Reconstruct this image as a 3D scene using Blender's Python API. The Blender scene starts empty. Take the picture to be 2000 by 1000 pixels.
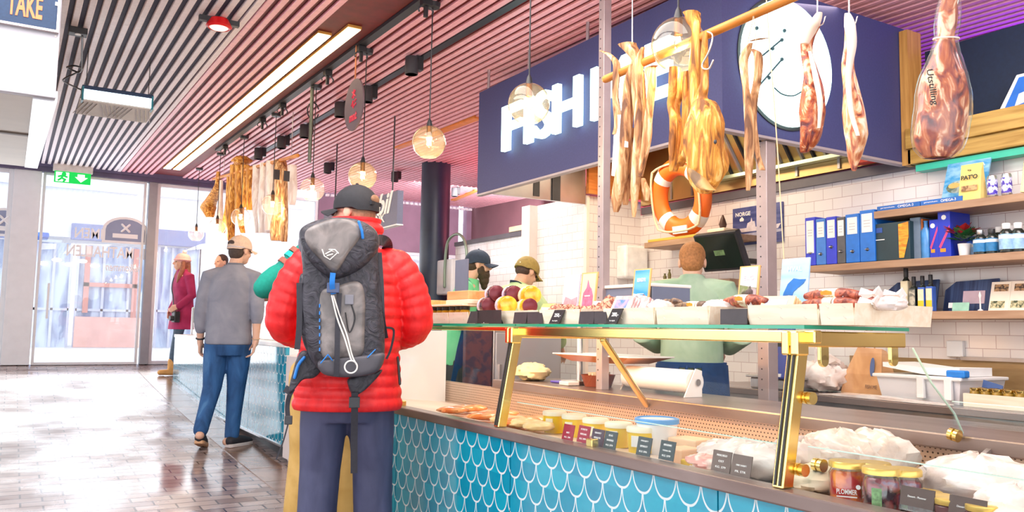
import bpy, bmesh, math, random
from mathutils import Vector, Matrix, Euler
random.seed(7)
S = bpy.context.scene
COL = S.collection
PI = math.pi
def R(d): return math.radians(d)

# ------------------------------------------------------------------ camera (world: Y runs down the hall, X towards the shop wall)
FPX = 1613.0
def _cv(px, py): return Vector((px - 1000.0, 500.0 - py, -FPX)).normalized()
_Y = _cv(20, 628); _X = _cv(3680, 692); _X = (_X - _Y * _X.dot(_Y)).normalized(); _Z = _X.cross(_Y)
CAMM = Matrix((_X, _Y, _Z))
EYE = Vector((0, 0, 1.2))
def at(px, py, x=None, y=None, z=None, d=None):
    r = CAMM @ _cv(px, py)
    if d is not None: t = d / r.dot(CAMM @ Vector((0, 0, -1)))
    elif x is not None: t = (x - EYE.x) / r.x
    elif y is not None: t = (y - EYE.y) / r.y
    else: t = (z - EYE.z) / r.z
    return EYE + r * t
cam = bpy.data.cameras.new('camera'); cam.sensor_width = 36; cam.lens = 36 * FPX / 2000.0
cam.clip_start = .05; cam.clip_end = 200
camo = bpy.data.objects.new('camera', cam); COL.objects.link(camo)
camo.matrix_world = Matrix.Translation(EYE) @ CAMM.to_4x4()
S.camera = camo
S.view_settings.view_transform = 'Standard'; S.view_settings.look = 'None'
S.view_settings.exposure = 0.22; S.view_settings.gamma = 1.0; S.view_settings.use_curve_mapping = False
S.cycles.transparent_max_bounces = 20
S.cycles.max_bounces = 7
S.cycles.sample_clamp_indirect = 4.0
S.cycles.caustics_reflective = False; S.cycles.caustics_refractive = False

def fz(y): return 0.0033 * min(max(y, 0.0), 13.5) ** 2      # the brick floor climbs gently to the entrance
def cz(y): return 3.14 + 0.0215 * y                          # the ceiling climbs too

# ------------------------------------------------------------------ materials
def _nt(name):
    m = bpy.data.materials.new(name); m.use_nodes = True
    nt = m.node_tree; nt.nodes.clear()
    out = nt.nodes.new('ShaderNodeOutputMaterial')
    return m, nt, out
def nd(nt, t, **k):
    n = nt.nodes.new(t)
    for a, b in k.items():
        if a.startswith('i_'): n.inputs[a[2:].replace('_', ' ')].default_value = b
        else: setattr(n, a, b)
    return n
def c4(c): return (c[0], c[1], c[2], 1.0)
def srgb(r, g, b):
    f = lambda u: (u / 255.0 / 12.92) if u <= 10.3 else (((u / 255.0) + .055) / 1.055) ** 2.4
    return (f(r), f(g), f(b))
def mth(nt, op, a, b=None, c=None):
    n = nt.nodes.new('ShaderNodeMath'); n.operation = op
    for i, v in enumerate((a, b, c)):
        if v is None: continue
        if isinstance(v, (int, float)): n.inputs[i].default_value = v
        else: nt.links.new(v, n.inputs[i])
    return n.outputs[0]
MATS = {}
def mat(name, col, rough=.5, metal=0.0, var=.12, scale=12.0, bump=0.0, emit=None, es=0.0, alpha=1.0, coat=0.0, stretch=None, sheen=0.0, spec=.5, trans=0.0, bscale=None):
    if name in MATS: return MATS[name]
    m, nt, out = _nt(name)
    b = nd(nt, 'ShaderNodeBsdfPrincipled')
    b.inputs['Roughness'].default_value = rough; b.inputs['Metallic'].default_value = metal
    b.inputs['Coat Weight'].default_value = coat; b.inputs['Specular IOR Level'].default_value = spec
    b.inputs['Alpha'].default_value = alpha; b.inputs['Transmission Weight'].default_value = trans
    if sheen: b.inputs['Sheen Weight'].default_value = sheen
    tc = nd(nt, 'ShaderNodeTexCoord'); src = tc.outputs['Object']
    if stretch:
        mp = nd(nt, 'ShaderNodeMapping'); mp.inputs['Scale'].default_value = stretch
        nt.links.new(src, mp.inputs[0]); src = mp.outputs[0]
    no = nd(nt, 'ShaderNodeTexNoise'); no.inputs['Scale'].default_value = scale; no.inputs['Detail'].default_value = 3
    nt.links.new(src, no.inputs['Vector'])
    rp = nd(nt, 'ShaderNodeValToRGB'); e = rp.color_ramp.elements
    e[0].position = .3; e[1].position = .7
    e[0].color = c4([max(0, x * (1 - var)) for x in col]); e[1].color = c4([min(1, x * (1 + var)) for x in col])
    nt.links.new(no.outputs['Fac'], rp.inputs[0]); nt.links.new(rp.outputs[0], b.inputs['Base Color'])
    if bump:
        n2 = no
        if bscale:
            n2 = nd(nt, 'ShaderNodeTexNoise'); n2.inputs['Scale'].default_value = bscale; n2.inputs['Detail'].default_value = 4
            nt.links.new(src, n2.inputs['Vector'])
        bp = nd(nt, 'ShaderNodeBump'); bp.inputs['Strength'].default_value = bump; bp.inputs['Distance'].default_value = .01
        nt.links.new(n2.outputs['Fac'], bp.inputs['Height']); nt.links.new(bp.outputs[0], b.inputs['Normal'])
    if emit:
        b.inputs['Emission Color'].default_value = c4(emit); b.inputs['Emission Strength'].default_value = es
    nt.links.new(b.outputs[0], out.inputs[0])
    MATS[name] = m
    return m
def two(name, c1, c2, scale=4.0, rough=.5, lo=.42, hi=.58, bump=.0, stretch=None, metal=0.0, detail=4, c3=None, coat=0.0, trans=0.0, dist=.6, c4_=None):
    """two or three colours mingled by noise"""
    if name in MATS: return MATS[name]
    m, nt, out = _nt(name)
    b = nd(nt, 'ShaderNodeBsdfPrincipled'); b.inputs['Roughness'].default_value = rough; b.inputs['Metallic'].default_value = metal
    b.inputs['Coat Weight'].default_value = coat; b.inputs['Transmission Weight'].default_value = trans
    tc = nd(nt, 'ShaderNodeTexCoord'); src = tc.outputs['Object']
    if stretch:
        mp = nd(nt, 'ShaderNodeMapping'); mp.inputs['Scale'].default_value = stretch
        nt.links.new(src, mp.inputs[0]); src = mp.outputs[0]
    no = nd(nt, 'ShaderNodeTexNoise'); no.inputs['Scale'].default_value = scale; no.inputs['Detail'].default_value = detail
    no.inputs['Distortion'].default_value = dist
    nt.links.new(src, no.inputs['Vector'])
    rp = nd(nt, 'ShaderNodeValToRGB'); e = rp.color_ramp.elements
    e[0].position = lo; e[1].position = hi; e[0].color = c4(c1); e[1].color = c4(c2)
    if c3: x = e.new(min(.98, hi + .10)); x.color = c4(c3)
    if c4_: x = e.new(max(.01, lo - .10)); x.color = c4(c4_)
    nt.links.new(no.outputs['Fac'], rp.inputs[0]); nt.links.new(rp.outputs[0], b.inputs['Base Color'])
    if bump:
        bp = nd(nt, 'ShaderNodeBump'); bp.inputs['Strength'].default_value = bump; bp.inputs['Distance'].default_value = .01
        nt.links.new(no.outputs['Fac'], bp.inputs['Height']); nt.links.new(bp.outputs[0], b.inputs['Normal'])
    nt.links.new(b.outputs[0], out.inputs[0]); MATS[name] = m
    return m
def glass(name, tint=(1, 1, 1), refl=1.0, rough=0.0, edge=None, milk=0.0, mcol=(.9, .9, .9)):
    """thin clear sheet: see-through with a fresnel reflection"""
    if name in MATS: return MATS[name]
    m, nt, out = _nt(name)
    t = nd(nt, 'ShaderNodeBsdfTransparent'); t.inputs[0].default_value = c4(tint)
    g = nd(nt, 'ShaderNodeBsdfGlossy'); g.inputs['Roughness'].default_value = rough
    ge = nd(nt, 'ShaderNodeNewGeometry'); vm = nd(nt, 'ShaderNodeVectorMath'); vm.operation = 'DOT_PRODUCT'
    nt.links.new(ge.outputs['Normal'], vm.inputs[0]); nt.links.new(ge.outputs['Incoming'], vm.inputs[1])
    inv = mth(nt, 'SUBTRACT', 1.0, mth(nt, 'ABSOLUTE', vm.outputs['Value']))
    f = mth(nt, 'MINIMUM', mth(nt, 'MULTIPLY', mth(nt, 'MULTIPLY_ADD', mth(nt, 'POWER', inv, 5.0), .96, .04), refl), 1.0)
    mx = nd(nt, 'ShaderNodeMixShader')
    nt.links.new(f, mx.inputs[0]); nt.links.new(t.outputs[0], mx.inputs[1]); nt.links.new(g.outputs[0], mx.inputs[2])
    last = mx.outputs[0]
    if edge:
        lw = nd(nt, 'ShaderNodeLayerWeight'); lw.inputs[0].default_value = .35
        rp = nd(nt, 'ShaderNodeValToRGB'); e = rp.color_ramp.elements
        e[0].color = c4(tint); e[1].color = c4(edge); e[0].position = .25; e[1].position = .95
        nt.links.new(lw.outputs['Facing'], rp.inputs[0]); nt.links.new(rp.outputs[0], t.inputs[0])
    if milk:
        df = nd(nt, 'ShaderNodeBsdfDiffuse'); df.inputs[0].default_value = (.9, .9, .9, 1)
        m2 = nd(nt, 'ShaderNodeMixShader'); m2.inputs[0].default_value = milk
        nt.links.new(last, m2.inputs[1]); nt.links.new(df.outputs[0], m2.inputs[2]); last = m2.outputs[0]; df.inputs[0].default_value = c4(mcol)
    nt.links.new(last, out.inputs[0]); MATS[name] = m
    return m
def emis(name, col, st):
    if name in MATS: return MATS[name]
    m, nt, out = _nt(name)
    tc = nd(nt, 'ShaderNodeTexCoord'); no = nd(nt, 'ShaderNodeTexNoise'); no.inputs['Scale'].default_value = 3
    nt.links.new(tc.outputs['Object'], no.inputs['Vector'])
    s = mth(nt, 'MULTIPLY_ADD', no.outputs['Fac'], st * .1, st * .95)
    e = nd(nt, 'ShaderNodeEmission'); e.inputs[0].default_value = c4(col); nt.links.new(s, e.inputs[1])
    nt.links.new(e.outputs[0], out.inputs[0]); MATS[name] = m
    return m

# ------------------------------------------------------------------ mesh collector
class MB:
    def __init__(s): s.v = []; s.f = []
    def add(s, vs, fs, M=None):
        b = len(s.v)
        s.v.extend([tuple(M @ Vector(p)) if M else tuple(p) for p in vs])
        s.f.extend([tuple(i + b for i in f) for f in fs]); return s
    def box(s, lo, hi, M=None):
        x0, y0, z0 = lo; x1, y1, z1 = hi
        vs = [(x0, y0, z0), (x1, y0, z0), (x1, y1, z0), (x0, y1, z0), (x0, y0, z1), (x1, y0, z1), (x1, y1, z1), (x0, y1, z1)]
        return s.add(vs, [(3, 2, 1, 0), (4, 5, 6, 7), (0, 1, 5, 4), (1, 2, 6, 5), (2, 3, 7, 6), (3, 0, 4, 7)], M)
    def cbox(s, c, d, M=None):
        return s.box((c[0] - d[0] / 2, c[1] - d[1] / 2, c[2] - d[2] / 2), (c[0] + d[0] / 2, c[1] + d[1] / 2, c[2] + d[2] / 2), M)
    def loft(s, rings, cap=True, M=None, closed=True):
        n = len(rings[0]); vs = [p for r in rings for p in r]; fs = []
        for i in range(len(rings) - 1):
            for j in range(n if closed else n - 1):
                k = (j + 1) % n
                fs.append((i * n + j, i * n + k, (i + 1) * n + k, (i + 1) * n + j))
        if cap and closed:
            fs.append(tuple(reversed(range(n)))); fs.append(tuple(range((len(rings) - 1) * n, len(rings) * n)))
        return s.add(vs, fs, M)
    def tube(s, pts, rad, seg=10, M=None, rnd=True, flat=1.0):
        pts = [Vector(p) for p in pts]; n = len(pts)
        if isinstance(rad, (int, float)): rad = [rad] * n
        tang = []
        for i in range(n):
            a = pts[max(i - 1, 0)]; b = pts[min(i + 1, n - 1)]
            t = (b - a); tang.append(t.normalized() if t.length > 1e-9 else Vector((0, 0, 1)))
        up = Vector((0, 0, 1)) if abs(tang[0].z) < .9 else Vector((0, 1, 0))
        u = tang[0].cross(up).normalized(); rings = []
        def ring(p, u, w, r): return [tuple(p + u * (r * math.cos(2 * PI * k / seg)) + w * (r * flat * math.sin(2 * PI * k / seg))) for k in range(seg)]
        for i in range(n):
            t = tang[i]; u = (u - t * u.dot(t)).normalized(); w = t.cross(u)
            if i == 0 and rnd:
                for a in (80, 55, 28): rings.append(ring(pts[0] - t * rad[0] * math.sin(R(a)), u, w, rad[0] * math.cos(R(a))))
            rings.append(ring(pts[i], u, w, rad[i]))
            if i == n - 1 and rnd:
                for a in (28, 55, 80): rings.append(ring(pts[i] + t * rad[i] * math.sin(R(a)), u, w, rad[i] * math.cos(R(a))))
        return s.loft(rings, True, M)
    def lathe(s, prof, M=None, seg=20, cap=True):
        rings = [[(r * math.cos(2 * PI * k / seg), r * math.sin(2 * PI * k / seg), z) for k in range(seg)] for r, z in prof]
        return s.loft(rings, cap, M)
    def cyl(s, p0, p1, r0, r1=None, seg=14):
        return s.tube([p0, p1], [r0, r0 if r1 is None else r1], seg, None, False)
    def ell(s, c, r, M=None, seg=14, rows=9):
        rr = r if not isinstance(r, (int, float)) else (r, r, r)
        rings = []
        for i in range(rows):
            a = -PI / 2 + PI * (i + .35) / (rows - .3)
            rings.append([(c[0] + rr[0] * math.cos(a) * math.cos(2 * PI * k / seg), c[1] + rr[1] * math.cos(a) * math.sin(2 * PI * k / seg), c[2] + rr[2] * math.sin(a)) for k in range(seg)])
        return s.loft(rings, True, M)
    def prism(s, poly, h0, h1, M=None):
        n = len(poly)
        vs = [(x, y, h0) for x, y in poly] + [(x, y, h1) for x, y in poly]
        fs = [tuple(reversed(range(n))), tuple(range(n, 2 * n))] + [(i, (i + 1) % n, n + (i + 1) % n, n + i) for i in range(n)]
        return s.add(vs, fs, M)
    def torus(s, c, R0, r0, M=None, seg=32, sg=12, sx=1.0, sz=1.0):
        rings = []
        for i in range(seg):
            a = 2 * PI * i / seg
            rings.append([(c[0] + math.cos(a) * (R0 + r0 * math.cos(2 * PI * k / sg)), c[1] + r0 * sz * math.sin(2 * PI * k / sg), c[2] + math.sin(a) * (R0 + r0 * math.cos(2 * PI * k / sg))) for k in range(sg)])
        rings.append(rings[0]); return s.loft(rings, False, M)
    def build(s, name, m, parent=None, smooth=False, bevel=0.0, world=False, kind=None, sub=0, origin=None):
        vs = s.v
        off = Vector((0, 0, 0))
        if parent is not None and world:
            p = parent
            while p is not None: off += p.location; p = p.parent
        elif parent is None and origin is not None: off = Vector(origin)
        elif parent is None:
            xs = [p[0] for p in vs]; ys = [p[1] for p in vs]; zs = [p[2] for p in vs]
            off = Vector(((min(xs) + max(xs)) / 2, (min(ys) + max(ys)) / 2, min(zs)))
        me = bpy.data.meshes.new(name)
        me.from_pydata([(p[0] - off.x, p[1] - off.y, p[2] - off.z) for p in vs], [], s.f)
        me.validate(); me.update()
        if smooth: me.polygons.foreach_set('use_smooth', [True] * len(me.polygons))
        bm = bmesh.new(); bm.from_mesh(me); bmesh.ops.recalc_face_normals(bm, faces=bm.faces); bm.to_mesh(me); bm.free()
        o = bpy.data.objects.new(name, me); COL.objects.link(o)
        if parent is None: o.location = off
        else: o.parent = parent
        if m is not None: me.materials.append(m)
        if bevel:
            b = o.modifiers.new('b', 'BEVEL'); b.width = bevel; b.segments = 2; b.limit_method = 'ANGLE'
        if sub:
            b = o.modifiers.new('s', 'SUBSURF'); b.levels = sub; b.render_levels = sub
        if smooth and not sub and bevel == 0:
            try: me.set_sharp_from_angle(angle=R(50))
            except Exception: pass
        if kind: o['kind'] = kind
        return o
def bake(o):
    """apply the modifiers by reading the evaluated mesh"""
    bpy.context.view_layer.update()
    dg = bpy.context.evaluated_depsgraph_get(); ev = o.evaluated_get(dg)
    me = bpy.data.meshes.new_from_object(ev)
    old = o.data; o.modifiers.clear(); o.data = me; me.name = o.name
    return o
def skinned(mb, name, m, parent=None, voxel=.008, it=6, world=False, fac=.5):
    """fuse overlapping closed shapes into one continuous surface"""
    o = mb.build(name, m, parent, world=world, origin=(0, 0, 0) if parent is None else None)
    r = o.modifiers.new('r', 'REMESH'); r.mode = 'VOXEL'; r.voxel_size = voxel; r.use_smooth_shade = True
    if it:
        sm = o.modifiers.new('s', 'SMOOTH'); sm.factor = fac; sm.iterations = it
    bake(o)
    o.data.polygons.foreach_set('use_smooth', [True] * len(o.data.polygons))
    if not o.data.materials: o.data.materials.append(m)
    return o
def tag(o, label, cat, group=None, kind=None):
    o['label'] = label; o['category'] = cat
    if group: o['group'] = group
    if kind: o['kind'] = kind
    return o
def thing(name, label, cat, loc=(0, 0, 0), rz=0.0, group=None):
    o = bpy.data.objects.new(name, None); COL.objects.link(o); o.empty_display_size = .05
    o.location = loc; o.rotation_euler = (0, 0, rz)
    return tag(o, label, cat, group)
def dup(root, loc, rz=None, label=None, group=None, scale=None):
    r = root.copy(); COL.objects.link(r); r.location = loc
    if rz is not None: r.rotation_euler = (0, 0, rz)
    if scale: r.scale = scale
    if label: r['label'] = label
    if group: r['group'] = group
    def kids(a, b):
        for ch in a.children:
            if ch == b: continue
            c = ch.copy(); COL.objects.link(c); c.parent = b; kids(ch, c)
    kids(root, r)
    return r
def frame(o, xd, yd, zd=None):
    """matrix from origin and axis directions"""
    x = Vector(xd).normalized(); y = Vector(yd).normalized(); z = Vector(zd).normalized() if zd else x.cross(y)
    M = Matrix((x, y, z)).transposed().to_4x4(); M.translation = Vector(o); return M
def wtext(s, size, m, parent, M, name='lettering', ext=.0006, bold=0.0, align='CENTER', world=False, spacing=1.0, shear=0.0, fit=None):
    cu = bpy.data.curves.new('t', 'FONT'); cu.body = s; cu.size = size; cu.extrude = ext; cu.offset = bold
    cu.align_x = align; cu.align_y = 'CENTER'; cu.space_character = spacing; cu.shear = shear; cu.resolution_u = 3
    t = bpy.data.objects.new('t', cu); COL.objects.link(t)
    bpy.context.view_layer.update()
    me = bpy.data.meshes.new_from_object(t.evaluated_get(bpy.context.evaluated_depsgraph_get()))
    bpy.data.objects.remove(t); bpy.data.curves.remove(cu)
    if fit:
        xs = [v.co.x for v in me.vertices]; ys = [v.co.y for v in me.vertices]
        w = max(xs) - min(xs) or 1; h = max(ys) - min(ys) or 1
        me.transform(Matrix.Translation((-(max(xs) + min(xs)) / 2, -(max(ys) + min(ys)) / 2, 0)))
        me.transform(Matrix.Diagonal((fit[0] / w, (fit[1] / h) if fit[1] else fit[0] / w, 1, 1)))
    MM = M.copy()
    if world and parent is not None:
        off = Vector(); p = parent
        while p is not None: off += p.location; p = p.parent
        MM.translation = MM.translation - off
    me.transform(MM)
    me.materials.clear(); me.materials.append(m)
    o = bpy.data.objects.new(name, me); COL.objects.link(o); o.parent = parent
    me.name = name
    return o
def curve_pts(ps, n=8):
    """smooth chain through points"""
    ps = [Vector(p) for p in ps]; out = []
    for i in range(len(ps) - 1):
        a = ps[max(i - 1, 0)]; b = ps[i]; c = ps[i + 1]; d = ps[min(i + 2, len(ps) - 1)]
        for k in range(n):
            t = k / n
            out.append(.5 * ((2 * b) + (c - a) * t + (2 * a - 5 * b + 4 * c - d) * t * t + (3 * b - a - 3 * c + d) * t ** 3))
    out.append(ps[-1]); return out

# shared materials
M_steel = mat('brushed_steel', (.62, .62, .64), .32, 1.0, .08, 6, stretch=(1, 20, 1))
M_dsteel = mat('dull_steel', (.42, .39, .38), .42, .8, .15, 5)
M_brass = mat('polished_brass', (.95, .72, .26), .22, 1.0, .06, 6)
M_black = mat('black_paint', (.018, .018, .022), .45, 0, .2, 9)
M_dark = mat('charcoal_plastic', (.045, .047, .055), .5, 0, .2, 9)
M_white = mat('white_paint', (.82, .82, .82), .45, 0, .04, 6)
M_paper = mat('white_paper', (.85, .85, .84), .7, 0, .03, 9)
M_glass = glass('clear_glass', (.97, .99, .985), 1.0)
M_gedge = mat('green_glass_edge', (.02, .35, .2), .15, 0, .1, 6, spec=.8)
M_ink = mat('white_ink', (.9, .9, .88), .6, 0, .02, 9)
M_kink = mat('black_ink', (.02, .02, .02), .6, 0, .05, 9)
M_skin = mat('skin', (.72, .42, .30), .5, 0, .08, 14)
M_wood = two('oak_shelf', (.33, .19, .11), (.43, .27, .17), 5, .5, .35, .65, stretch=(6, .7, 6))
M_lwood = two('pale_wood', (.80, .64, .44), (.88, .75, .57), 6, .6, .35, .65, stretch=(8, .8, 8))
M_veneer = two('veneer_crate', (.84, .70, .52), (.92, .82, .66), 5, .6, .35, .65, stretch=(9, .8, 9))
M_sub = None
# ================================================================== THE SETTING
def struct(o): o['kind'] = 'structure'; return o
# floor -- wet brick paving
def floor_mat():
    m, nt, out = _nt('brick_paving'); L = nt.links.new
    b = nd(nt, 'ShaderNodeBsdfPrincipled')
    tc = nd(nt, 'ShaderNodeTexCoord')
    br = nd(nt, 'ShaderNodeTexBrick'); br.offset = .5
    for k, v in dict(Scale=1.0).items(): br.inputs[k].default_value = v
    br.inputs['Color1'].default_value = c4(srgb(170, 154, 150)); br.inputs['Color2'].default_value = c4(srgb(128, 108, 104)); br.inputs['Mortar'].default_value = c4(srgb(66, 56, 58))
    br.inputs['Mortar Size'].default_value = .006; br.inputs['Brick Width'].default_value = .235; br.inputs['Row Height'].default_value = .115
    L(tc.outputs['Object'], br.inputs['Vector'])
    no = nd(nt, 'ShaderNodeTexNoise'); no.inputs['Scale'].default_value = 1.6; no.inputs['Detail'].default_value = 5
    L(tc.outputs['Object'], no.inputs['Vector'])
    rp = nd(nt, 'ShaderNodeValToRGB'); e = rp.color_ramp.elements
    e[0].position = .40; e[1].position = .66; e[0].color = (.11, .11, .11, 1); e[1].color = (.42, .42, .42, 1)
    L(no.outputs['Fac'], rp.inputs[0]); L(rp.outputs[0], b.inputs['Roughness'])
    L(br.outputs['Color'], b.inputs['Base Color'])
    b.inputs['Specular IOR Level'].default_value = .5; b.inputs['Coat Weight'].default_value = .0; b.inputs['Coat Roughness'].default_value = .15
    h = mth(nt, 'MULTIPLY_ADD', br.outputs['Fac'], -1.0, mth(nt, 'MULTIPLY', no.outputs['Fac'], .35))
    bp = nd(nt, 'ShaderNodeBump'); bp.inputs['Strength'].default_value = .22; bp.inputs['Distance'].default_value = .005
    L(h, bp.inputs['Height']); L(bp.outputs[0], b.inputs['Normal'])
    L(b.outputs[0], out.inputs[0]); return m
def ground(x0, x1, y0, y1, lift=0.0, n=44):
    mb = MB(); rows = []
    for i in range(n + 1):
        y = y0 + (y1 - y0) * i / n; rows.append([(x0, y, fz(y) + lift), (x1, y, fz(y) + lift)])
    vs = [p for r in rows for p in r]
    mb.add(vs, [(2 * i, 2 * i + 1, 2 * i + 3, 2 * i + 2) for i in range(n)])
    return mb
fl = struct(ground(-6, 8, -2.5, 13.5).build('floor', floor_mat(), origin=(0, 0, 0)))
kerb = MB()
for i in range(30):
    y0 = -1 + i * .46
    kerb.loft([[(1.58, y, fz(y) - .02), (1.84, y, fz(y) - .02), (1.84, y, fz(y) + .006), (1.58, y, fz(y) + .006)] for y in (y0, y0 + .15, y0 + .3, y0 + .452)])
struct(kerb.build('trim_1', two('wet_slab', srgb(112, 84, 70), srgb(150, 122, 106), 3, .22, .35, .65), origin=(0, 0, 0)))

# ceiling -- slats running down the hall; pale on the entrance side, red on the shop side
M_slatL = mat('pale_slat', srgb(236, 224, 230), .45, 0, .06, 30, bump=.2)
M_slatR = mat('pink_slat', srgb(246, 180, 192), .42, 0, .07, 24, bump=.2)
M_backL = mat('slate_backing', srgb(60, 58, 82), .7, 0, .15, 20)
M_backR = mat('dark_red_backing', srgb(104, 12, 22), .6, 0, .2, 16)
def slats(x0, x1, y0, y1, m, mbk, skip=()):
    bk = MB(); bk.add([(x0, y0, cz(y0) + .021), (x1, y0, cz(y0) + .021), (x1, y1, cz(y1) + .021), (x0, y1, cz(y1) + .021), (x0, y0, cz(y0) + .12), (x1, y0, cz(y0) + .12), (x1, y1, cz(y1) + .12), (x0, y1, cz(y1) + .12)],
           [(0, 1, 2, 3), (7, 6, 5, 4), (0, 4, 5, 1), (1, 5, 6, 2), (2, 6, 7, 3), (3, 7, 4, 0)])
    c = struct(bk.build('ceiling', mbk, origin=(0, 0, 0)))
    s = MB(); x = x0 + .016
    rnd = random.Random(3)
    while x < x1 - .04:
        a, b = x, x + .042
        if not any(p <= (a + b) / 2 <= q for p, q in skip):
            yc = y0
            while yc < y1:
                ye = min(y1, yc + rnd.uniform(2.2, 3.8)); ya = yc + .003
                def sec(y): return [(a, y, cz(y) + .018), (a, y, cz(y) + .004), (a + .004, y, cz(y)), (b - .004, y, cz(y)), (b, y, cz(y) + .004), (b, y, cz(y) + .018)]
                s.loft([sec(ya), sec(ye)]); yc = ye
        x += .0768
    s.build('slat', m, c)
    return c
slats(-6, 1.215, -2.5, 13.25, M_slatL, M_backL)
slats(1.25, 8.4, -2.5, 13.25, M_slatR, M_backR, skip=((1.70, 1.98), (2.04, 2.12), (2.53, 2.61)))
seam = MB(); seam.loft([[(1.213, y, cz(y) + .01), (1.252, y, cz(y) + .01), (1.252, y, cz(y) - .006), (1.213, y, cz(y) - .006)] for y in (-2.5, 13.25)])
struct(seam.build('trim_2', M_slatL, origin=(0, 0, 0)))
# two orange strips set in the far ceiling
for k, (a, b) in enumerate((((775, 290), (934, 231)), ((885, 392), (932, 372)))):
    def cpt(p):
        r = CAMM @ _cv(*p); t = (3.14 - .012 - 1.2) / (r.z - .0215 * r.y); return EYE + r * t
    p, q = cpt(a), cpt(b)
    mb = MB(); mb.loft([[(w.x - .04, w.y, w.z + .03), (w.x + .04, w.y, w.z + .03), (w.x + .04, w.y, w.z - .004), (w.x - .04, w.y, w.z - .004)] for w in (p, q)])
    struct(mb.build('trim_%d' % (3 + k), mat('orange_strip', srgb(236, 148, 70), .5, 0, .1, 10)))

# entrance glazing at the end of the hall
YE = 13.45; ZB = fz(13.5)
M_frame = mat('grey_metal_frame', srgb(150, 150, 158), .45, .3, .06, 8)
M_beam = mat('purple_grey_beam', srgb(92, 82, 112), .5, 0, .1, 8)
struct(MB().box((-6, YE - .1, 3.335), (3.4, YE + .08, 3.46)).box((-6, YE - .14, 3.40), (3.4, YE - .1, 3.46)).build('trim_5', M_beam))
def pane(name, x0, x1, z0, z1, fr=.05, m=None, mf=None, y=YE):
    f = MB()
    f.box((x0, y - .03, z0), (x0 + fr, y + .03, z1)).box((x1 - fr, y - .03, z0), (x1, y + .03, z1)).box((x0 + fr, y - .03, z1 - fr), (x1 - fr, y + .03, z1)).box((x0 + fr, y - .03, z0), (x1 - fr, y + .03, z0 + fr))
    o = struct(f.build(name, mf or M_frame, bevel=.004))
    MB().box((x0 + fr, y - .006, z0 + fr), (x1 - fr, y + .006, z1 - fr)).build('pane', m or M_hazy, o, world=True)
    return o
M_hazy = glass('haze_veil_glass', (.95, .97, 1.0), 1.2, 0.0, milk=.17)  # milk whitens the view, standing in for the daylight haze
M_wframe = mat('white_metal_frame', srgb(235, 236, 240), .4, 0, .03, 8)
w1 = pane('window_1', -6, -.08, ZB, 3.335, .06, mf=M_wframe)
struct(MB().box((-.08, YE - .06, ZB), (.26, YE + .06, 3.335)).build('trim_6', M_wframe, bevel=.006))
d1 = pane('door_1', .28, 1.64, ZB, 3.335, .035, mf=M_wframe)
struct(MB().box((1.67, YE - .08, ZB), (1.79, YE + .08, 3.335)).build('trim_7', M_frame, bevel=.006))
MB().box((.42, YE - .10, 1.25), (.45, YE - .07, 1.75)).box((.42, YE - .07, 1.3), (.45, YE - .006, 1.33)).box((.42, YE - .07, 1.67), (.45, YE - .006, 1.7)).build('door_handle', M_wframe, d1, world=True)
w2 = pane('window_2', 1.79, 4.3, ZB, 3.335, .05, mf=M_wframe)
# lettering on the outside of the door glass, read from the back
def mirror_text(s, px0, px1, py, h, par, nm='lettering', **k):
    a = at(px0, py, y=YE); b = at(px1, py, y=YE)
    M = frame(((a.x + b.x) / 2, YE - .012, a.z), (-1, 0, 0), (0, 0, 1), (0, 1, 0))
    wtext(s, .2, M_lett, par, M, nm, .001, .004, fit=(abs(b.x - a.x), h), world=True, **k)
M_lett = mat('white_window_lettering', (.93, .93, .95), .6, 0, .02, 5)
M_lbadge = mat('blue_grey_film', srgb(150, 160, 190), .6, 0, .06, 5)
mirror_text('VELKOMMEN', 146, 288, 454, .155, d1)
mirror_text('TIL MATHALLEN', 130, 298, 488, .165, d1)
mirror_text('velkommen', 206, 276, 521, .12, d1, shear=.4)
def badge(pxc, pyc, w, h, par):
    c = at(pxc, pyc, y=YE); y = YE - .014
    def arch(w, h, t0, t1):
        pts = [(-w / 2, -h / 2), (w / 2, -h / 2), (w / 2, 0)] + [(w * .5 * math.cos(a), h * .5 * math.sin(a)) for a in [PI * k / 10 for k in range(1, 10)]] + [(-w / 2, 0)]
        return MB().prism(pts, t0, t1, frame((c.x, y, c.z), (1, 0, 0), (0, 0, 1), (0, -1, 0)))
    b = arch(w, h, 0, .002).build('badge', M_lett, par, world=True)
    arch(w * .86, h * .82, .002, .004).build('badge_field', M_lbadge, par, world=True)
    mb = MB(); mb.cbox((c.x, y - .006, c.z - h * .22), (w * .55, .004, h * .16)); mb.tube([(c.x - .05, y - .006, c.z + h * .2), (c.x + .05, y - .006, c.z - .02)], .018, 6).tube([(c.x + .05, y - .006, c.z + h * .2), (c.x - .05, y - .006, c.z - .02)], .018, 6)
    mb.build('badge_mark', M_lett, par, world=True)
badge(245, 450, .62, .40, d1)
badge(8, 434, .58, .40, w1)
# mauve end wall beyond the shops, with a lit slit window
struct(MB().box((4.3, YE - .05, 2.55), (6.93, YE + .1, 3.6)).box((7.1, YE - .05, 2.55), (12, YE + .1, 3.6)).build('wall_end', mat('mauve_wall', srgb(150, 120, 142), .7, 0, .08, 4)))
pane('window_3', 4.3, 8.4, .6, 2.55, .06, mf=M_wframe)
cm = MB()
for k in range(60): cm.box((4.4 + k * .085, YE - .12, 3.385), (4.45 + k * .085, YE - .05, 3.425))
struct(cm.build('trim_8', M_slatL))

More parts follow.
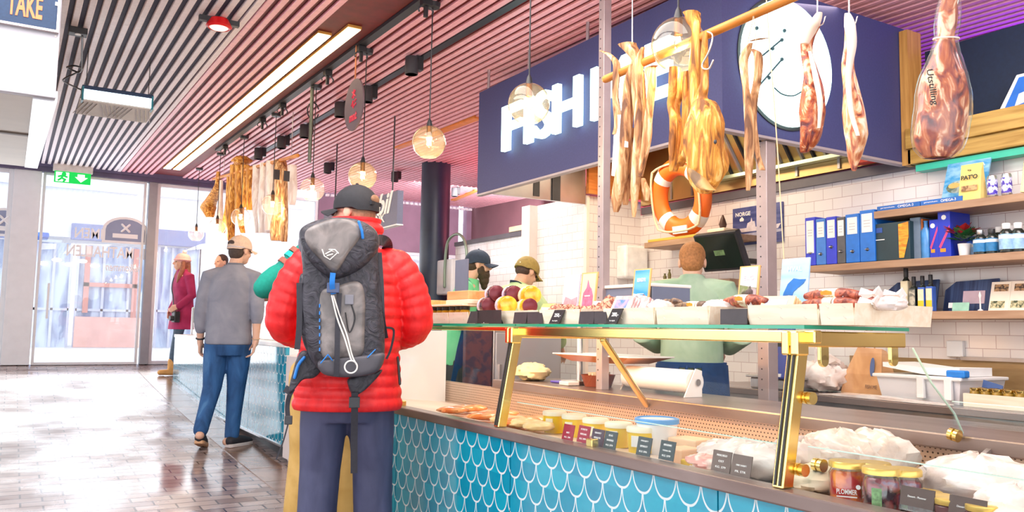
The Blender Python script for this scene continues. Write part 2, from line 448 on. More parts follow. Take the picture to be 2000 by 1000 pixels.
# shop side wall: white subway tile
def subway(name, axis=1, base=srgb(240, 234, 232), mortar=srgb(196, 176, 176)):
    m, nt, out = _nt(name); L = nt.links.new
    b = nd(nt, 'ShaderNodeBsdfPrincipled'); b.inputs['Roughness'].default_value = .16; b.inputs['Specular IOR Level'].default_value = .6
    tc = nd(nt, 'ShaderNodeTexCoord'); sp = nd(nt, 'ShaderNodeSeparateXYZ'); cb = nd(nt, 'ShaderNodeCombineXYZ')
    L(tc.outputs['Object'], sp.inputs[0]); L(sp.outputs[axis], cb.inputs[0]); L(sp.outputs[2], cb.inputs[1])
    br = nd(nt, 'ShaderNodeTexBrick'); br.offset = .5
    br.inputs['Scale'].default_value = 1; br.inputs['Brick Width'].default_value = .152; br.inputs['Row Height'].default_value = .0762
    br.inputs['Mortar Size'].default_value = .0022; br.inputs['Mortar Smooth'].default_value = .3
    br.inputs['Color1'].default_value = c4(base); br.inputs['Color2'].default_value = c4([x * .93 for x in base]); br.inputs['Mortar'].default_value = c4(mortar)
    L(cb.outputs[0], br.inputs['Vector']); L(br.outputs['Color'], b.inputs['Base Color'])
    bp = nd(nt, 'ShaderNodeBump'); bp.inputs['Strength'].default_value = .3; bp.inputs['Distance'].default_value = .004; bp.invert = True
    L(br.outputs['Fac'], bp.inputs['Height']); L(bp.outputs[0], b.inputs['Normal']); L(b.outputs[0], out.inputs[0]); return m
T_x = subway('white_subway_tile', 1); T_y = subway('white_subway_tile_side', 0)
XW = 4.75
struct(MB().box((XW, -.5, 0), (XW + .15, 9.25, 2.24)).build('wall_back', T_x, origin=(XW, 0, 0)))
struct(MB().box((XW - .03, -.5, 2.24), (XW + .17, 5.62, 2.30)).box((XW - .02, 6.6, 2.24), (XW + .17, 9.25, 2.29)).build('trim_9', mat('dark_grey_capping', srgb(96, 92, 100), .5, 0, .1, 8)))
# the pier that juts out of the tile wall
struct(MB().box((4.15, 5.66, 0), (XW, 6.42, 2.36)).build('wall_pier', T_y, origin=(4.15, 5.63, 0)))
struct(MB().box((4.146, 5.66, 0), (4.15, 6.42, 2.36)).build('wall_pier_side', T_x, origin=(4.15, 5.63, 0)))
struct(MB().box((4.14, 5.64, 0), (4.17, 5.68, 2.36)).box((4.06, 6.42, 0), (4.16, 6.56, 2.36)).build('trim_10', mat('cream_corner_strip', srgb(244, 226, 214), .5, 0, .04, 8)))
struct(MB().box((7.2, -2.5, 0), (7.35, 13.4, 3.6)).build('light_block_right', mat('rose_light_block', srgb(120, 84, 92), .7, 0, .08, 3)))  # wall added to keep sky light off the right-hand ceiling
struct(MB().box((3.4, -1.0, 0), (7.2, -.85, 3.4)).build('light_block_rear', mat('pale_light_block', srgb(206, 196, 196), .7, 0, .05, 3)))  # wall added to block sky light coming from behind the shop
# navy upper wall, oak beam and trim at the right
M_navy = mat('navy_board', srgb(42, 52, 92), .55, 0, .1, 60)
M_navy2 = mat('dark_navy_wall', srgb(16, 34, 62), .6, 0, .12, 50)
struct(MB().box((4.9, -.5, 2.45), (5.0, 3.05, 3.02)).build('wall_upper', M_navy2))
struct(MB().box((4.62, -.5, 2.345), (4.9, 3.02, 2.47)).box((4.64, -.5, 2.25), (4.9, 3.02, 2.345)).build('trim_11', two('oak_beam', srgb(160, 120, 50), srgb(198, 160, 84), 4, .5, .35, .65, stretch=(8, .6, 8)), bevel=.004))
struct(MB().box((4.64, 3.0, 2.25), (4.78, 3.055, 3.1)).build('trim_12', two('oak_post', srgb(176, 124, 60), srgb(206, 156, 84), 4, .5, .35, .65, stretch=(8, 8, .6))))
struct(MB().box((4.66, -.5, 2.205), (4.74, 2.98, 2.245)).build('trim_13', mat('green_led_channel', srgb(60, 190, 160), .4, 0, .05, 8)))

# dark round column past the tile wall
struct(MB().cyl((4.66, 9.68, .2), (4.66, 9.68, 3.40), .19, seg=32).build('column', mat('slate_column', srgb(44, 58, 78), .38, 0, .1, 10), smooth=True))

# ------------------------------------------------------------------ outside
struct(MB().box((-30, 13.5, .3), (40, 45, ZB - .01)).build('street', mat('pale_paving', (.75, .75, .76), .6, 0, .08, 2)))
M_fac = mat('pale_render', (.82, .83, .86), .7, 0, .04, 2)
M_blueband = mat('blue_grey_band', srgb(128, 140, 180), .6, 0, .06, 2)
M_shopwin = two('shop_window_dim', srgb(120, 140, 176), srgb(190, 206, 226), 1.6, .2, .4, .6, stretch=(3, 1, .6))
YF = 23.0
fa = thing('shop_building', 'pale building across the street with blue shopfronts, seen through the entrance glass', 'building', (0, YF, .6))
mb = MB().box((-14, 0, 2.7), (24, 3, 11))
mb.box((-14, 0, 0), (-6.2, 3, 2.7)).box((-3.0, 0, 0), (-1.7, 3, 2.7)).box((4.2, 0, 0), (6.5, 3, 2.7)).box((12, 0, 0), (24, 3, 2.7))
for z in (3.9, 5.3, 6.6): mb.box((-14, -.12, z), (24, 0, z + .16))
mb.build('wall', M_fac, fa)
def fpx(px, py): return at(px, py, y=YF)
a = fpx(140, 436); b = fpx(292, 478)
MB().box((a.x, -.12, b.z - .6), (4.3, -.0, a.z - .6)).build('sign_band', M_blueband, fa, bevel=.02)
for (x0, x1, z0, z1, mm) in ((-1.7, -.05, .0, 2.55, M_shopwin), (.1, 1.2, .0, 2.55, M_shopwin), (1.35, 3.1, 0.0, 2.55, M_shopwin), (3.2, 4.2, 0, 2.6, M_shopwin), (-6.2, -3.0, .7, 2.5, M_shopwin), (6.5, 9, .5, 2.6, M_shopwin), (9.2, 12, .5, 2.6, M_shopwin)):
    f = MB().box((x0, .05, z0), (x1, .12, z1)).build('shop_window', mm, fa)
    g = MB()
    for q in range(4):
        xx = x0 + (x1 - x0) * q / 3; g.box((xx - .03, 0, z0), (xx + .03, .06, z1))
    g.box((x0, 0, z0 + (z1 - z0) * .35), (x1, .05, z0 + (z1 - z0) * .35 + .06)).build('glazing_bar', mat('faded_bar', srgb(190, 196, 214), .6, 0, .04, 4), f)
MB().box((-1.65, -.06, 0), (.0, .04, .62)).build('panel', mat('blue_stall_riser', srgb(96, 112, 166), .6, 0, .2, 5, stretch=(6, 1, .2)), fa)
MB().box((1.35, -.06, .0), (3.1, .04, .75)).build('panel', mat('salmon_stall_riser', srgb(226, 176, 166), .6, 0, .1, 3), fa)
MB().box((1.5, -.04, .85), (1.62, .06, 2.5)).box((2.6, -.04, .6), (2.72, .06, 2.5)).box((1.5, -.04, 1.5), (2.72, .06, 1.6)).build('door_frame', mat('red_brown_frame', srgb(196, 130, 120), .6, 0, .1, 3), fa)
a = fpx(0, 455); b = fpx(93, 470)
MB().box((-6.2, -.9, b.z - .6), (b.x, .0, a.z - .6)).build('awning', mat('blue_awning', srgb(70, 110, 190), .6, 0, .06, 3), fa, bevel=.03)
MB().box((-5.9, -.08, 1.35), (-3.1, .02, 1.75)).build('notice_panel', M_paper, fa)
for q in range(5):
    MB().ell((0.6 + q * .28, -.02 - .01 * q, 2.02 + .1 * (q % 2)), (.11, .03, .05)).build('bulb', emis('window_bulb', (1, .8, .6), 3.0), fa)
tag(MB().box((-3.2, 13.9, ZB), (-.62, 14.6, 1.55)).build('street_counter', M_white, bevel=.02), 'low white counter standing outside beside the entrance, cut by the edge of the view', 'counter')

# ------------------------------------------------------------------ light
w = bpy.data.worlds.new('sky'); S.world = w; w.use_nodes = True
bg = w.node_tree.nodes['Background']; bg.inputs[0].default_value = (.93, .965, 1.0, 1); bg.inputs[1].default_value = 2.5
def lamp(name, kind, loc, power, col=(1, 1, 1), size=.3, size_y=None, aim=None, spot=None, blend=.6):
    l = bpy.data.lights.new(name, kind); l.energy = power; l.color = col
    if kind == 'AREA':
        l.size = size
        if size_y: l.shape = 'RECTANGLE'; l.size_y = size_y
    else: l.shadow_soft_size = size
    if kind == 'SPOT': l.spot_size = R(spot or 70); l.spot_blend = blend
    o = bpy.data.objects.new(name, l); COL.objects.link(o); o.location = loc
    if aim is not None:
        zz = (Vector(loc) - Vector(aim)).normalized(); yy = Vector((0, 1, 0)) if abs(zz.y) < .8 else Vector((1, 0, 0))
        yy = (yy - zz * yy.dot(zz)).normalized(); o.rotation_euler = Matrix((yy.cross(zz), yy, zz)).transposed().to_euler()
    return o
lamp('counter_fill', 'AREA', (1.6, 2.4, cz(2.4) - .05), 62, (1, .93, .86), .9, 3.5, aim=(1.75, 2.4, 0))  # unseen fill lamp added above the counter
lamp('hall_fill', 'AREA', (.2, 3.6, cz(3.6) - .05), 110, (1, .95, .93), 1.4, 3.5, aim=(.6, 3.8, 0))  # unseen fill lamp added in the hall near the camera
lamp('kitchen_lamp', 'AREA', (3.85, 4.2, 2.86), 48, (1, .78, .54), .5, 2.4, aim=(4.3, 3.6, 0))
lamp('shelf_lamp', 'AREA', (3.5, 1.6, cz(2) - .06), 62, (1, .91, .88), .5, 2.0, aim=(4.6, 2.2, 1.3))
lamp('prep_lamp', 'AREA', (3.7, 7.0, 3.0), 45, (1, .95, .90), .5, 2.0, aim=(4.2, 7.0, 0))
lamp('case_lamp', 'AREA', (2.30, 3.45, 1.15), 9, (1, .46, .13), .06, 2.2, aim=(2.75, 3.45, .72))
lamp('open_bay_lamp', 'AREA', (2.30, 1.6, 1.16), 2.5, (1, .74, .46), .05, 2.0, aim=(2.5, 1.6, .7))
lamp('end_wall_fill', 'AREA', (6.0, 11.0, 3.1), 70, (1, .92, .92), 1.0, 2.0, aim=(6.2, 13.4, 2.4))  # unseen lamp added to brighten the mauve end wall
lamp('violet_lamp', 'AREA', (5.7, 1.9, 2.7), 40, (.26, .05, 1.0), .5, 2.5, aim=(5.6, 2.2, 3.3))
lamp('red_lamp', 'AREA', (6.4, 8.6, 2.5), 70, (1, .22, .28), 1.2, 1.2, aim=(6.2, 8.6, 3.4))
lamp('entrance_daylight', 'AREA', (1.6, 13.2, 1.7), 85, (.95, .97, 1.0), 2.2, 6.0, aim=(1.9, 5.0, 3.4))
# ================================================================== COUNTERS
def scale_tile(name, c1, c2, grout, wd=.105, hs=.076):
    m, nt, out = _nt(name); L = nt.links.new
    b = nd(nt, 'ShaderNodeBsdfPrincipled'); b.inputs['Roughness'].default_value = .12; b.inputs['Specular IOR Level'].default_value = .8; b.inputs['Coat Weight'].default_value = .5; b.inputs['Coat Roughness'].default_value = .05
    tc = nd(nt, 'ShaderNodeTexCoord'); sp = nd(nt, 'ShaderNodeSeparateXYZ'); L(tc.outputs['Object'], sp.inputs[0])
    v = mth(nt, 'DIVIDE', sp.outputs[2], hs)
    row = mth(nt, 'CEIL', v); below = mth(nt, 'SUBTRACT', row, v)            # 0 at the row's centre line, 1 one row lower
    par = mth(nt, 'MULTIPLY', mth(nt, 'FLOORED_MODULO', row, 2.0), .5)
    u = mth(nt, 'ADD', mth(nt, 'DIVIDE', sp.outputs[1], wd), par)
    iu = mth(nt, 'ROUND', u); du = mth(nt, 'MULTIPLY', mth(nt, 'SUBTRACT', u, iu), 2.0)
    du2 = mth(nt, 'POWER', mth(nt, 'ABSOLUTE', du), 2.3); dv2 = mth(nt, 'POWER', below, 2.0)
    dist = mth(nt, 'SQRT', mth(nt, 'ADD', du2, dv2))
    g = mth(nt, 'LESS_THAN', mth(nt, 'ABSOLUTE', mth(nt, 'SUBTRACT', dist, .952)), .052)
    inside = mth(nt, 'LESS_THAN', dist, .955)
    # id of the scale: inside -> (iu,row), outside -> lower row
    lu = mth(nt, 'FLOOR', u)
    idx = mth(nt, 'ADD', mth(nt, 'MULTIPLY', inside, mth(nt, 'ADD', iu, mth(nt, 'MULTIPLY', row, 17.0))),
              mth(nt, 'MULTIPLY', mth(nt, 'SUBTRACT', 1.0, inside), mth(nt, 'ADD', mth(nt, 'ADD', lu, par), mth(nt, 'MULTIPLY', mth(nt, 'SUBTRACT', row, 1.0), 17.0))))
    wn = nd(nt, 'ShaderNodeTexWhiteNoise'); wn.noise_dimensions = '1D'; L(idx, wn.inputs['W'])
    no = nd(nt, 'ShaderNodeTexNoise'); no.inputs['Scale'].default_value = 30; L(tc.outputs['Object'], no.inputs['Vector'])
    f = mth(nt, 'ADD', mth(nt, 'MULTIPLY', wn.outputs[0], .6), mth(nt, 'MULTIPLY', no.outputs['Fac'], .4))
    mx = nd(nt, 'ShaderNodeMix'); mx.data_type = 'RGBA'; mx.inputs[6].default_value = c4(c1); mx.inputs[7].default_value = c4(c2); L(f, mx.inputs[0])
    m2 = nd(nt, 'ShaderNodeMix'); m2.data_type = 'RGBA'; m2.inputs[7].default_value = c4(grout); L(mx.outputs[2], m2.inputs[6]); L(g, m2.inputs[0])
    L(m2.outputs[2], b.inputs['Base Color'])
    L(mth(nt, 'MULTIPLY_ADD', g, .5, .12), b.inputs['Roughness'])
    bp = nd(nt, 'ShaderNodeBump'); bp.inputs['Strength'].default_value = .5; bp.inputs['Distance'].default_value = .003
    L(mth(nt, 'SUBTRACT', mth(nt, 'MULTIPLY', no.outputs['Fac'], .25), g), bp.inputs['Height']); L(bp.outputs[0], b.inputs['Normal'])
    L(b.outputs[0], out.inputs[0]); return m
TEAL = scale_tile('turquoise_fish_scale_tile', srgb(0, 128, 164), srgb(24, 172, 198), srgb(208, 222, 224))
XF = 1.77
M_stone = two('grey_stone', srgb(112, 100, 98), srgb(150, 138, 134), 14, .35, .35, .65)
M_ledge = two('brown_steel', srgb(122, 104, 98), srgb(158, 142, 138), 6, .30, .3, .7, metal=.6, stretch=(1, .3, 1))
def perf_mat():
    m, nt, out = _nt('perforated_steel'); L = nt.links.new
    b = nd(nt, 'ShaderNodeBsdfPrincipled'); b.inputs['Metallic'].default_value = .5; b.inputs['Roughness'].default_value = .42
    tc = nd(nt, 'ShaderNodeTexCoord'); sp = nd(nt, 'ShaderNodeSeparateXYZ'); L(tc.outputs['Object'], sp.inputs[0])
    vv = mth(nt, 'DIVIDE', sp.outputs[2], .016); r = mth(nt, 'FLOOR', vv)
    uu = mth(nt, 'ADD', mth(nt, 'DIVIDE', sp.outputs[1], .018), mth(nt, 'MULTIPLY', mth(nt, 'FLOORED_MODULO', r, 2.0), .5))
    a = mth(nt, 'SUBTRACT', mth(nt, 'FRACT', uu), .5); c = mth(nt, 'SUBTRACT', mth(nt, 'FRACT', vv), .5)
    d = mth(nt, 'SQRT', mth(nt, 'ADD', mth(nt, 'MULTIPLY', a, a), mth(nt, 'MULTIPLY', c, c)))
    h = mth(nt, 'LESS_THAN', d, .2)
    mx = nd(nt, 'ShaderNodeMix'); mx.data_type = 'RGBA'; mx.inputs[6].default_value = c4(srgb(206, 180, 160)); mx.inputs[7].default_value = c4(srgb(60, 44, 38)); L(h, mx.inputs[0])
    L(mx.outputs[2], b.inputs['Base Color']); L(b.outputs[0], out.inputs[0]); return m
M_perf = perf_mat()

dc = thing('display_case', 'long chilled deli display case with turquoise fish-scale tiles, brass posts and glass', 'display case', (XF, 2.2, 0))
SEAMS = [-.54, .612, 1.764, 2.916, 4.068, 5.22]
for a, b in zip(SEAMS[:-1], SEAMS[1:]):
    t = MB().box((XF, a + .003, .10), (XF + .03, b - .003, .755)).build('tile_panel', TEAL, dc, world=True)
MB().box((XF + .05, -.54, -.02), (2.9, 5.22, .10)).build('plinth', M_black, dc, world=True)
MB().box((XF - .012, -.54, .752), (XF + .06, 5.22, .792)).build('front_rail', M_ledge, dc, world=True, bevel=.006)
MB().box((XF + .03, -.54, .10), (2.62, 5.22, .70)).build('cabinet', M_dsteel, dc, world=True)
# the bed where the goods lie: slopes down to the back
MB().prism([(XF + .045, .70), (XF + .045, .772), (2.62, .70), (2.62, .69)], -.54, 5.22, frame((0, 0, 0), (1, 0, 0), (0, 0, 1), (0, 1, 0))).build('bed', mat('pale_deck', srgb(232, 214, 200), .35, .2, .05, 5), dc, world=True)
MB().box((2.62, -.54, .69), (2.635, 5.22, .842)).build('perforated_panel', M_perf, dc, world=True)
MB().box((2.60, -.54, .842), (3.08, 4.52, .893)).build('worktop', M_ledge, dc, world=True, bevel=.006)
MB().box((2.66, -.54, .10), (3.05, 4.52, .842)).build('rear_cabinet', M_dsteel, dc, world=True)
# left end of the case, made white and tall to imitate a glass reflection
MB().prism([(1.83, .70), (2.6, .70), (2.6, 1.19), (1.90, 1.19)], 5.165, 5.18, Matrix(((1, 0, 0, 0), (0, 0, 1, 0), (0, 1, 0, 0), (0, 0, 0, 1)))).build('end_panel', M_white, dc, world=True)

M_caseglass = glass('case_glass', (.975, .99, .985), .28)
PB, PT = 1.79, 1.865        # post foot and head distance: the front glass leans back
def slantx(z): return PB + (PT - PB) * (z - .795) / (1.2 - .795)
def fglass(y0, y1, z0, z1, nm, xo=.0):
    mb = MB(); t = .004
    mb.loft([[(slantx(z) + xo - t, y0, z), (slantx(z) + xo + t, y0, z), (slantx(z) + xo + t, y1, z), (slantx(z) + xo - t, y1, z)] for z in (z0, z1)])
    return mb.build(nm, M_caseglass, dc, world=True)
fglass(1.585, 3.03, .795, 1.205, 'front_glass')
fglass(3.075, 5.15, .795, 1.205, 'front_glass')
# low guards inside
def guard(y0, y1, x, z1):
    g = MB().box((x, y0, .772), (x + .006, y1, z1)).build('low_glass_guard', M_caseglass, dc, world=True)
    MB().box((x, y0, z1), (x + .006, y1, z1 + .0025)).build('glass_edge', mat('pale_glass_edge', srgb(196, 226, 212), .15, 0, .05, 6), g, world=True)
guard(-.5, 1.50, 1.835, .905); guard(1.60, 3.02, 1.86, .895)
# rear glass shelf edge on the open bay
g = MB().box((2.55, -.5, .93), (2.556, 1.53, 1.0)).build('rear_glass', M_glass, dc, world=True)
MB().box((2.55, -.5, 1.0), (2.556, 1.53, 1.0025)).build('glass_edge', MATS['pale_glass_edge'], g, world=True)
# top glass sheets
for y0, y1 in ((1.535, 3.055), (3.062, 5.16)):
    g = MB().box((1.875, y0, 1.218), (2.345, y1, 1.228)).build('top_glass', M_glass, dc, world=True)
    MB().box((1.870, y0, 1.2178), (1.8752, y1, 1.2282)).build('glass_edge', M_gedge, g, world=True)
    MB().box((1.875, y0 - .0002, 1.2178), (2.345, y0 + .002, 1.2282)).build('glass_edge', M_gedge, g, world=True)
def post(y):
    p = MB(); 
    p.loft([[(slantx(z) + a, y + b, z) for a, b in ((-.012, -.019), (.03, -.019), (.03, .019), (-.012, .019))] for z in (.793, 1.2)])
    po = p.build('post', M_brass, dc, world=True, bevel=.003)
    q = MB()
    for dy in (-.008, .008):
        q.loft([[(slantx(z) + a, y + dy + b, z) for a, b in ((-.0165, -.0025), (-.011, -.0025), (-.011, .0025), (-.0165, .0025))] for z in (.80, 1.19)])
    q.build('groove', M_dark, po, world=True)
    MB().box((PT - .035, y - .028, 1.145), (PT + .015, y - .003, 1.212)).box((PT - .035, y + .003, 1.145), (PT + .015, y + .028, 1.212)).build('clamp', M_brass, po, world=True, bevel=.005)
    return po
def knob(p, ax, nm='knob', r=.017, par=None, l=.03):
    a = Vector(p); d = Vector(ax).normalized()
    MB().cyl(a - d * l / 2, a - d * .003, r, seg=18).cyl(a - d * .003, a + d * .003, r * .7, seg=18).cyl(a + d * .003, a + d * l / 2, r, seg=18).build(nm, M_brass, par or dc, world=True, smooth=True)
p2_ = post(1.555); p1_ = post(3.053)
for z in (.84, 1.03): knob((slantx(z) + .045, 1.53, z), (0, 1, 0), par=p2_)
# brass frame under the top glass: rail along the front, arms across, a slanting stay
MB().box((1.868, 1.5, 1.178), (1.90, 3.07, 1.214)).build('top_rail', M_brass, dc, world=True, bevel=.004)
MB().box((1.868, 3.07, 1.196), (1.89, 5.16, 1.214)).build('top_rail', M_brass, dc, world=True, bevel=.004)
for y in (1.555, 3.053):
    a = MB().box((1.84, y - .016, 1.168), (2.335, y + .016, 1.212)).build('top_arm', M_brass, dc, world=True, bevel=.004)
    if y < 2:
        MB().cyl((1.925, y - .018, 1.195), (1.925, y - .0155, 1.195), .007, seg=12).build('screw', M_dsteel, a, world=True)
        for x in (1.97, 2.29):
            MB().box((x - .018, y - .008, 1.13), (x + .018, y + .004, 1.17)).cyl((x, y - .008, 1.13), (x, y + .004, 1.13), .018).build('glass_clip', M_brass, a, world=True, bevel=.002)
for yb in (1.56, 3.06):
    a = at(1178, 662, y=3.06); b = at(1262, 790, x=2.6)
sa_, sb_ = at(1178, 664, x=2.10), at(1262, 790, x=2.585)
MB().tube([sa_, sb_], .015, 8).build('stay', M_brass, dc, world=True, smooth=True)
MB().tube([(1.93, 3.02, 1.19), (2.22, 2.98, 1.186)], .007, 8).build('gas_strut', M_brass, dc, world=True, smooth=True)
# glass end panel of the middle bay with its slanting back edge
pe = [(slantx(.80), .80), (slantx(1.165), 1.165), (2.37, 1.165), (2.46, 1.06), (2.58, .96), (2.62, .90), (2.60, .80)]
g = MB().prism(pe, -.003, .003, frame((0, 1.54, 0), (1, 0, 0), (0, 0, 1), (0, -1, 0))).build('side_glass', M_glass, dc, world=True)
MB().tube([(x, 1.54, z) for x, z in pe[2:6]], .0035, 6).build('glass_edge', MATS['pale_glass_edge'], g, world=True)
knob((2.575, 1.54, .895), (0, 1, .2), 'edge_knob', .02)
knob((1.93, 1.54, .845), (0, 1, 0), 'edge_knob', .018)
for y in (2.42, 4.1):
    MB().box((1.795, y - .018, .79), (1.825, y + .018, .818)).build('glass_clip', M_brass, dc, world=True, bevel=.003)
c = MB()
for k in range(3): c.ell((1.868, 4.15 + .0, 1.19 - .0), .013)
c.build('edge_knob', M_brass, dc, world=True, smooth=True)
# raised steel end wall of the open bay
MB().prism([(2.0, .74), (2.62, .71), (2.62, .872), (2.45, .80)], 1.44, 1.455, frame((0, 0, 0), (1, 0, 0), (0, 0, 1), (0, 1, 0))).build('divider', M_dsteel, dc, world=True)

# white end cabinet between the two tiled counters
XC = 1.90
tag(MB().box((XC, 5.55, .17), (2.5, 6.60, .97)).box((XC + .04, 5.55, .06), (2.45, 6.60, .17)).build('end_cabinet', mat('off_white_panel', srgb(228, 214, 210), .45, 0, .03, 5), bevel=.005), 'plain off-white cabinet panel between the two tiled counters', 'cabinet')
# the far counter
M_topslab = mat('pale_counter_top', srgb(236, 228, 220), .3, 0, .04, 6)
fc = thing('tiled_counter', 'far serving counter faced in turquoise scale tiles, behind the man in the grey sweater', 'counter', (XC, 9.0, .2))
ys = [6.62, 7.74, 8.94, 10.14, 11.34, 11.85]
for a, b in zip(ys[:-1], ys[1:]):
    MB().box((XC, a + .004, .26), (XC + .03, b - .004, 1.03)).build('tile_panel', TEAL, fc, world=True)
MB().box((XC - .01, 6.62, 1.03), (2.65, 11.85, 1.07)).build('counter_top', M_topslab, fc, world=True, bevel=.006)
MB().box((XC + .03, 6.62, .26), (2.6, 11.85, 1.03)).build('carcass', M_white, fc, world=True)
MB().box((XC + .05, 6.62, -.02), (2.55, 11.85, .27)).build('plinth', M_black, fc, world=True)
MB().box((XC - .015, 6.62, .25), (XC + .03, 11.85, .264)).build('base_trim', M_steel, fc, world=True)
# glass upstand on the far counter with goods behind it
g = MB().box((2.06, 6.8, 1.07), (2.07, 11.6, 1.42)).build('front_glass', M_glass, fc, world=True)
MB().box((2.06, 6.8, 1.42), (2.42, 11.6, 1.43)).build('top_glass', M_glass, fc, world=True)
MB().box((2.055, 6.8, 1.415), (2.07, 11.6, 1.432)).build('glass_edge', MATS['pale_glass_edge'], g, world=True)
for y in (6.82, 9.2, 11.58): MB().box((2.05, y - .02, 1.07), (2.08, y + .02, 1.42)).build('post', M_steel, fc, world=True)
# dark back board of the far stall
tag(MB().box((3.6, 9.0, .2), (3.7, 13.0, 2.0)).build('menu_board', mat('grey_violet_board', srgb(120, 116, 140), .5, 0, .1, 3), bevel=.004), 'grey board with small lights at the back of the far stall', 'board')
# ================================================================== THE SHOP: SIGN, HOOD, SHELVES
def yat(px, x, py=500): return at(px, py, x=x).y
def FX(x, y, z): return frame((x, y, z), (0, -1, 0), (0, 0, 1), (-1, 0, 0))      # a face turned to the hall (-X)
def FY(x, y, z): return frame((x, y, z), (1, 0, 0), (0, 0, 1), (0, -1, 0))       # a face turned to -Y
M_glow = emis('lit_white_acrylic', (.70, 1.0, .94), 3.2)
M_signnavy = mat('navy_sign_board', srgb(60, 64, 112), .6, 0, .08, 80, bump=.08, bscale=300)
sg = thing('shop_sign', 'large navy sign box with glowing letters FISH ME and a glowing round fish badge', 'sign', (3.116, 3.06, 2.27))
MB().box((3.116, 3.06, 2.27), (3.156, 5.715, 3.10)).build('front_board', M_signnavy, sg, world=True)
MB().box((3.156, 3.06, 2.27), (4.70, 3.10, 3.13)).build('side_board', M_signnavy, sg, world=True)
MB().box((3.110, 3.054, 2.258), (3.16, 5.72, 2.272)).box((3.16, 3.054, 2.258), (4.70, 3.104, 2.272)).build('edge_trim', mat('pale_edge', srgb(176, 166, 172), .4, .3, .05, 8), sg, world=True)
for y in (4.28, 5.0, 5.6): MB().cyl((3.136, y, 3.10), (3.136, y, cz(y)), .012, seg=8).build('hanger', M_steel, sg, world=True)
def letter(ch, pa, pb, z0=2.53, z1=2.865, tops=None):
    ya, yb_ = yat(pa, 3.075, 220), yat(pb, 3.075, 220)
    return wtext(ch, .4, M_glow, sg, FX(3.078, (ya + yb_) / 2, (z0 + z1) / 2), 'sign_letter', .018, .007, fit=(abs(ya - yb_), z1 - z0), world=True)
for ch, a, b in (('F', 983, 1020), ('I', 1026, 1039), ('S', 1043, 1078), ('H', 1081, 1134), ('M', 1156, 1230), ('E', 1262, 1312)): letter(ch, a, b)
DC = Vector((3.60, 3.03, 2.70))
MB().lathe([(.355, 0), (.355, .028), (.35, .03)], FY(DC.x, 3.055, DC.z), 48).build('badge_disc', M_glow, sg, world=True)
MB().lathe([(.375, 0), (.375, .006)], FY(DC.x, 3.0595, DC.z), 48).build('badge_rim', M_black, sg, world=True)
mk = MB(); yk = 3.021
def dq(px, py): p = at(px, py, y=yk); return (p.x, yk, p.z)
for p, q in (((1490, 108), (1526, 78)), ((1482, 168), (1528, 115))): mk.tube([dq(*p), dq(*q)], .005, 6)
mk.tube(curve_pts([dq(1513, 172), dq(1528, 184), (dq(1550, 187)), dq(1570, 176)], 5), .004, 6)
for p in ((1478, 55), (1532, 60), (1527, 78), (1509, 95), (1527, 116), (1502, 152)): mk.ell(dq(*p), .011, None, 8, 5)
mk.build('badge_mark', mat('teal_ink', srgb(40, 70, 80), .5, 0, .05, 8), sg, world=True)

# extraction hood over the kitchen
M_hoods = mat('yellow_lit_stainless', srgb(206, 176, 120), .3, .85, .12, 4, stretch=(4, 1, .4))  # yellow of the kitchen light is put into the steel colour
hd = thing('extractor_hood', 'stainless kitchen extractor hood with baffle filters, lit warm behind the navy sign', 'hood', (3.9, 4.3, 2.3))
MB().box((3.3, 3.14, 2.9), (4.74, 5.62, 2.95)).build('hood_top', M_dsteel, hd, world=True)
MB().box((4.70, 3.14, 2.31), (4.74, 5.60, 2.9)).build('hood_back', M_hoods, hd, world=True)
MB().box((3.18, 5.645, 2.28), (4.13, 5.68, 2.9)).build('end_panel', M_steel, hd, world=True)
MB().box((3.60, 5.640, 2.30), (3.66, 5.644, 2.6)).box((3.78, 5.63, 2.28), (3.86, 5.644, 2.9)).build('end_post', M_dark, hd, world=True)
MB().box((4.13, 5.60, 2.37), (4.70, 5.64, 2.9)).build('side_panel', two('orange_plywood', srgb(196, 112, 48), srgb(226, 142, 70), 5, .5, .35, .65, stretch=(.7, 6, 6)), hd, world=True)
for y in (5.2, 4.95, 4.72, 3.9, 3.55): MB().box((4.69, y - .01, 2.32), (4.70, y + .01, 2.9)).build('seam_strip', M_dsteel, hd, world=True)
MB().prism([(4.36, 2.86), (4.68, 2.40), (4.69, 2.42), (4.38, 2.88)], 3.3, 4.75, frame((0, 0, 0), (1, 0, 0), (0, 0, 1), (0, 1, 0)).copy() @ Matrix.Diagonal((1, 1, -1, 1)) if False else Matrix(((1, 0, 0, 0), (0, 0, 1, 0), (0, 1, 0, 0), (0, 0, 0, 1)))).build('filter_bank', M_hoods, hd, world=True)
for k in range(15):
    y = 3.34 + k * .095
    MB().tube([(4.355, y, 2.86), (4.675, y, 2.405)], .016, 6).build('baffle', M_dsteel if k % 2 else M_black, hd, world=True)
MB().box((4.62, 3.3, 2.385), (4.69, 4.78, 2.41)).build('drip_rail', mat('pale_green_steel', srgb(190, 210, 186), .3, .7, .05, 5), hd, world=True)
tag(MB().box((4.60, 3.22, 2.31), (4.68, 3.40, 2.43)).box((4.598, 3.24, 2.33), (4.602, 3.38, 2.37)).build('alarm_box', mat('red_box', srgb(226, 60, 30), .5, 0, .1, 8)), 'small red box under the hood behind the hanging meat', 'box')

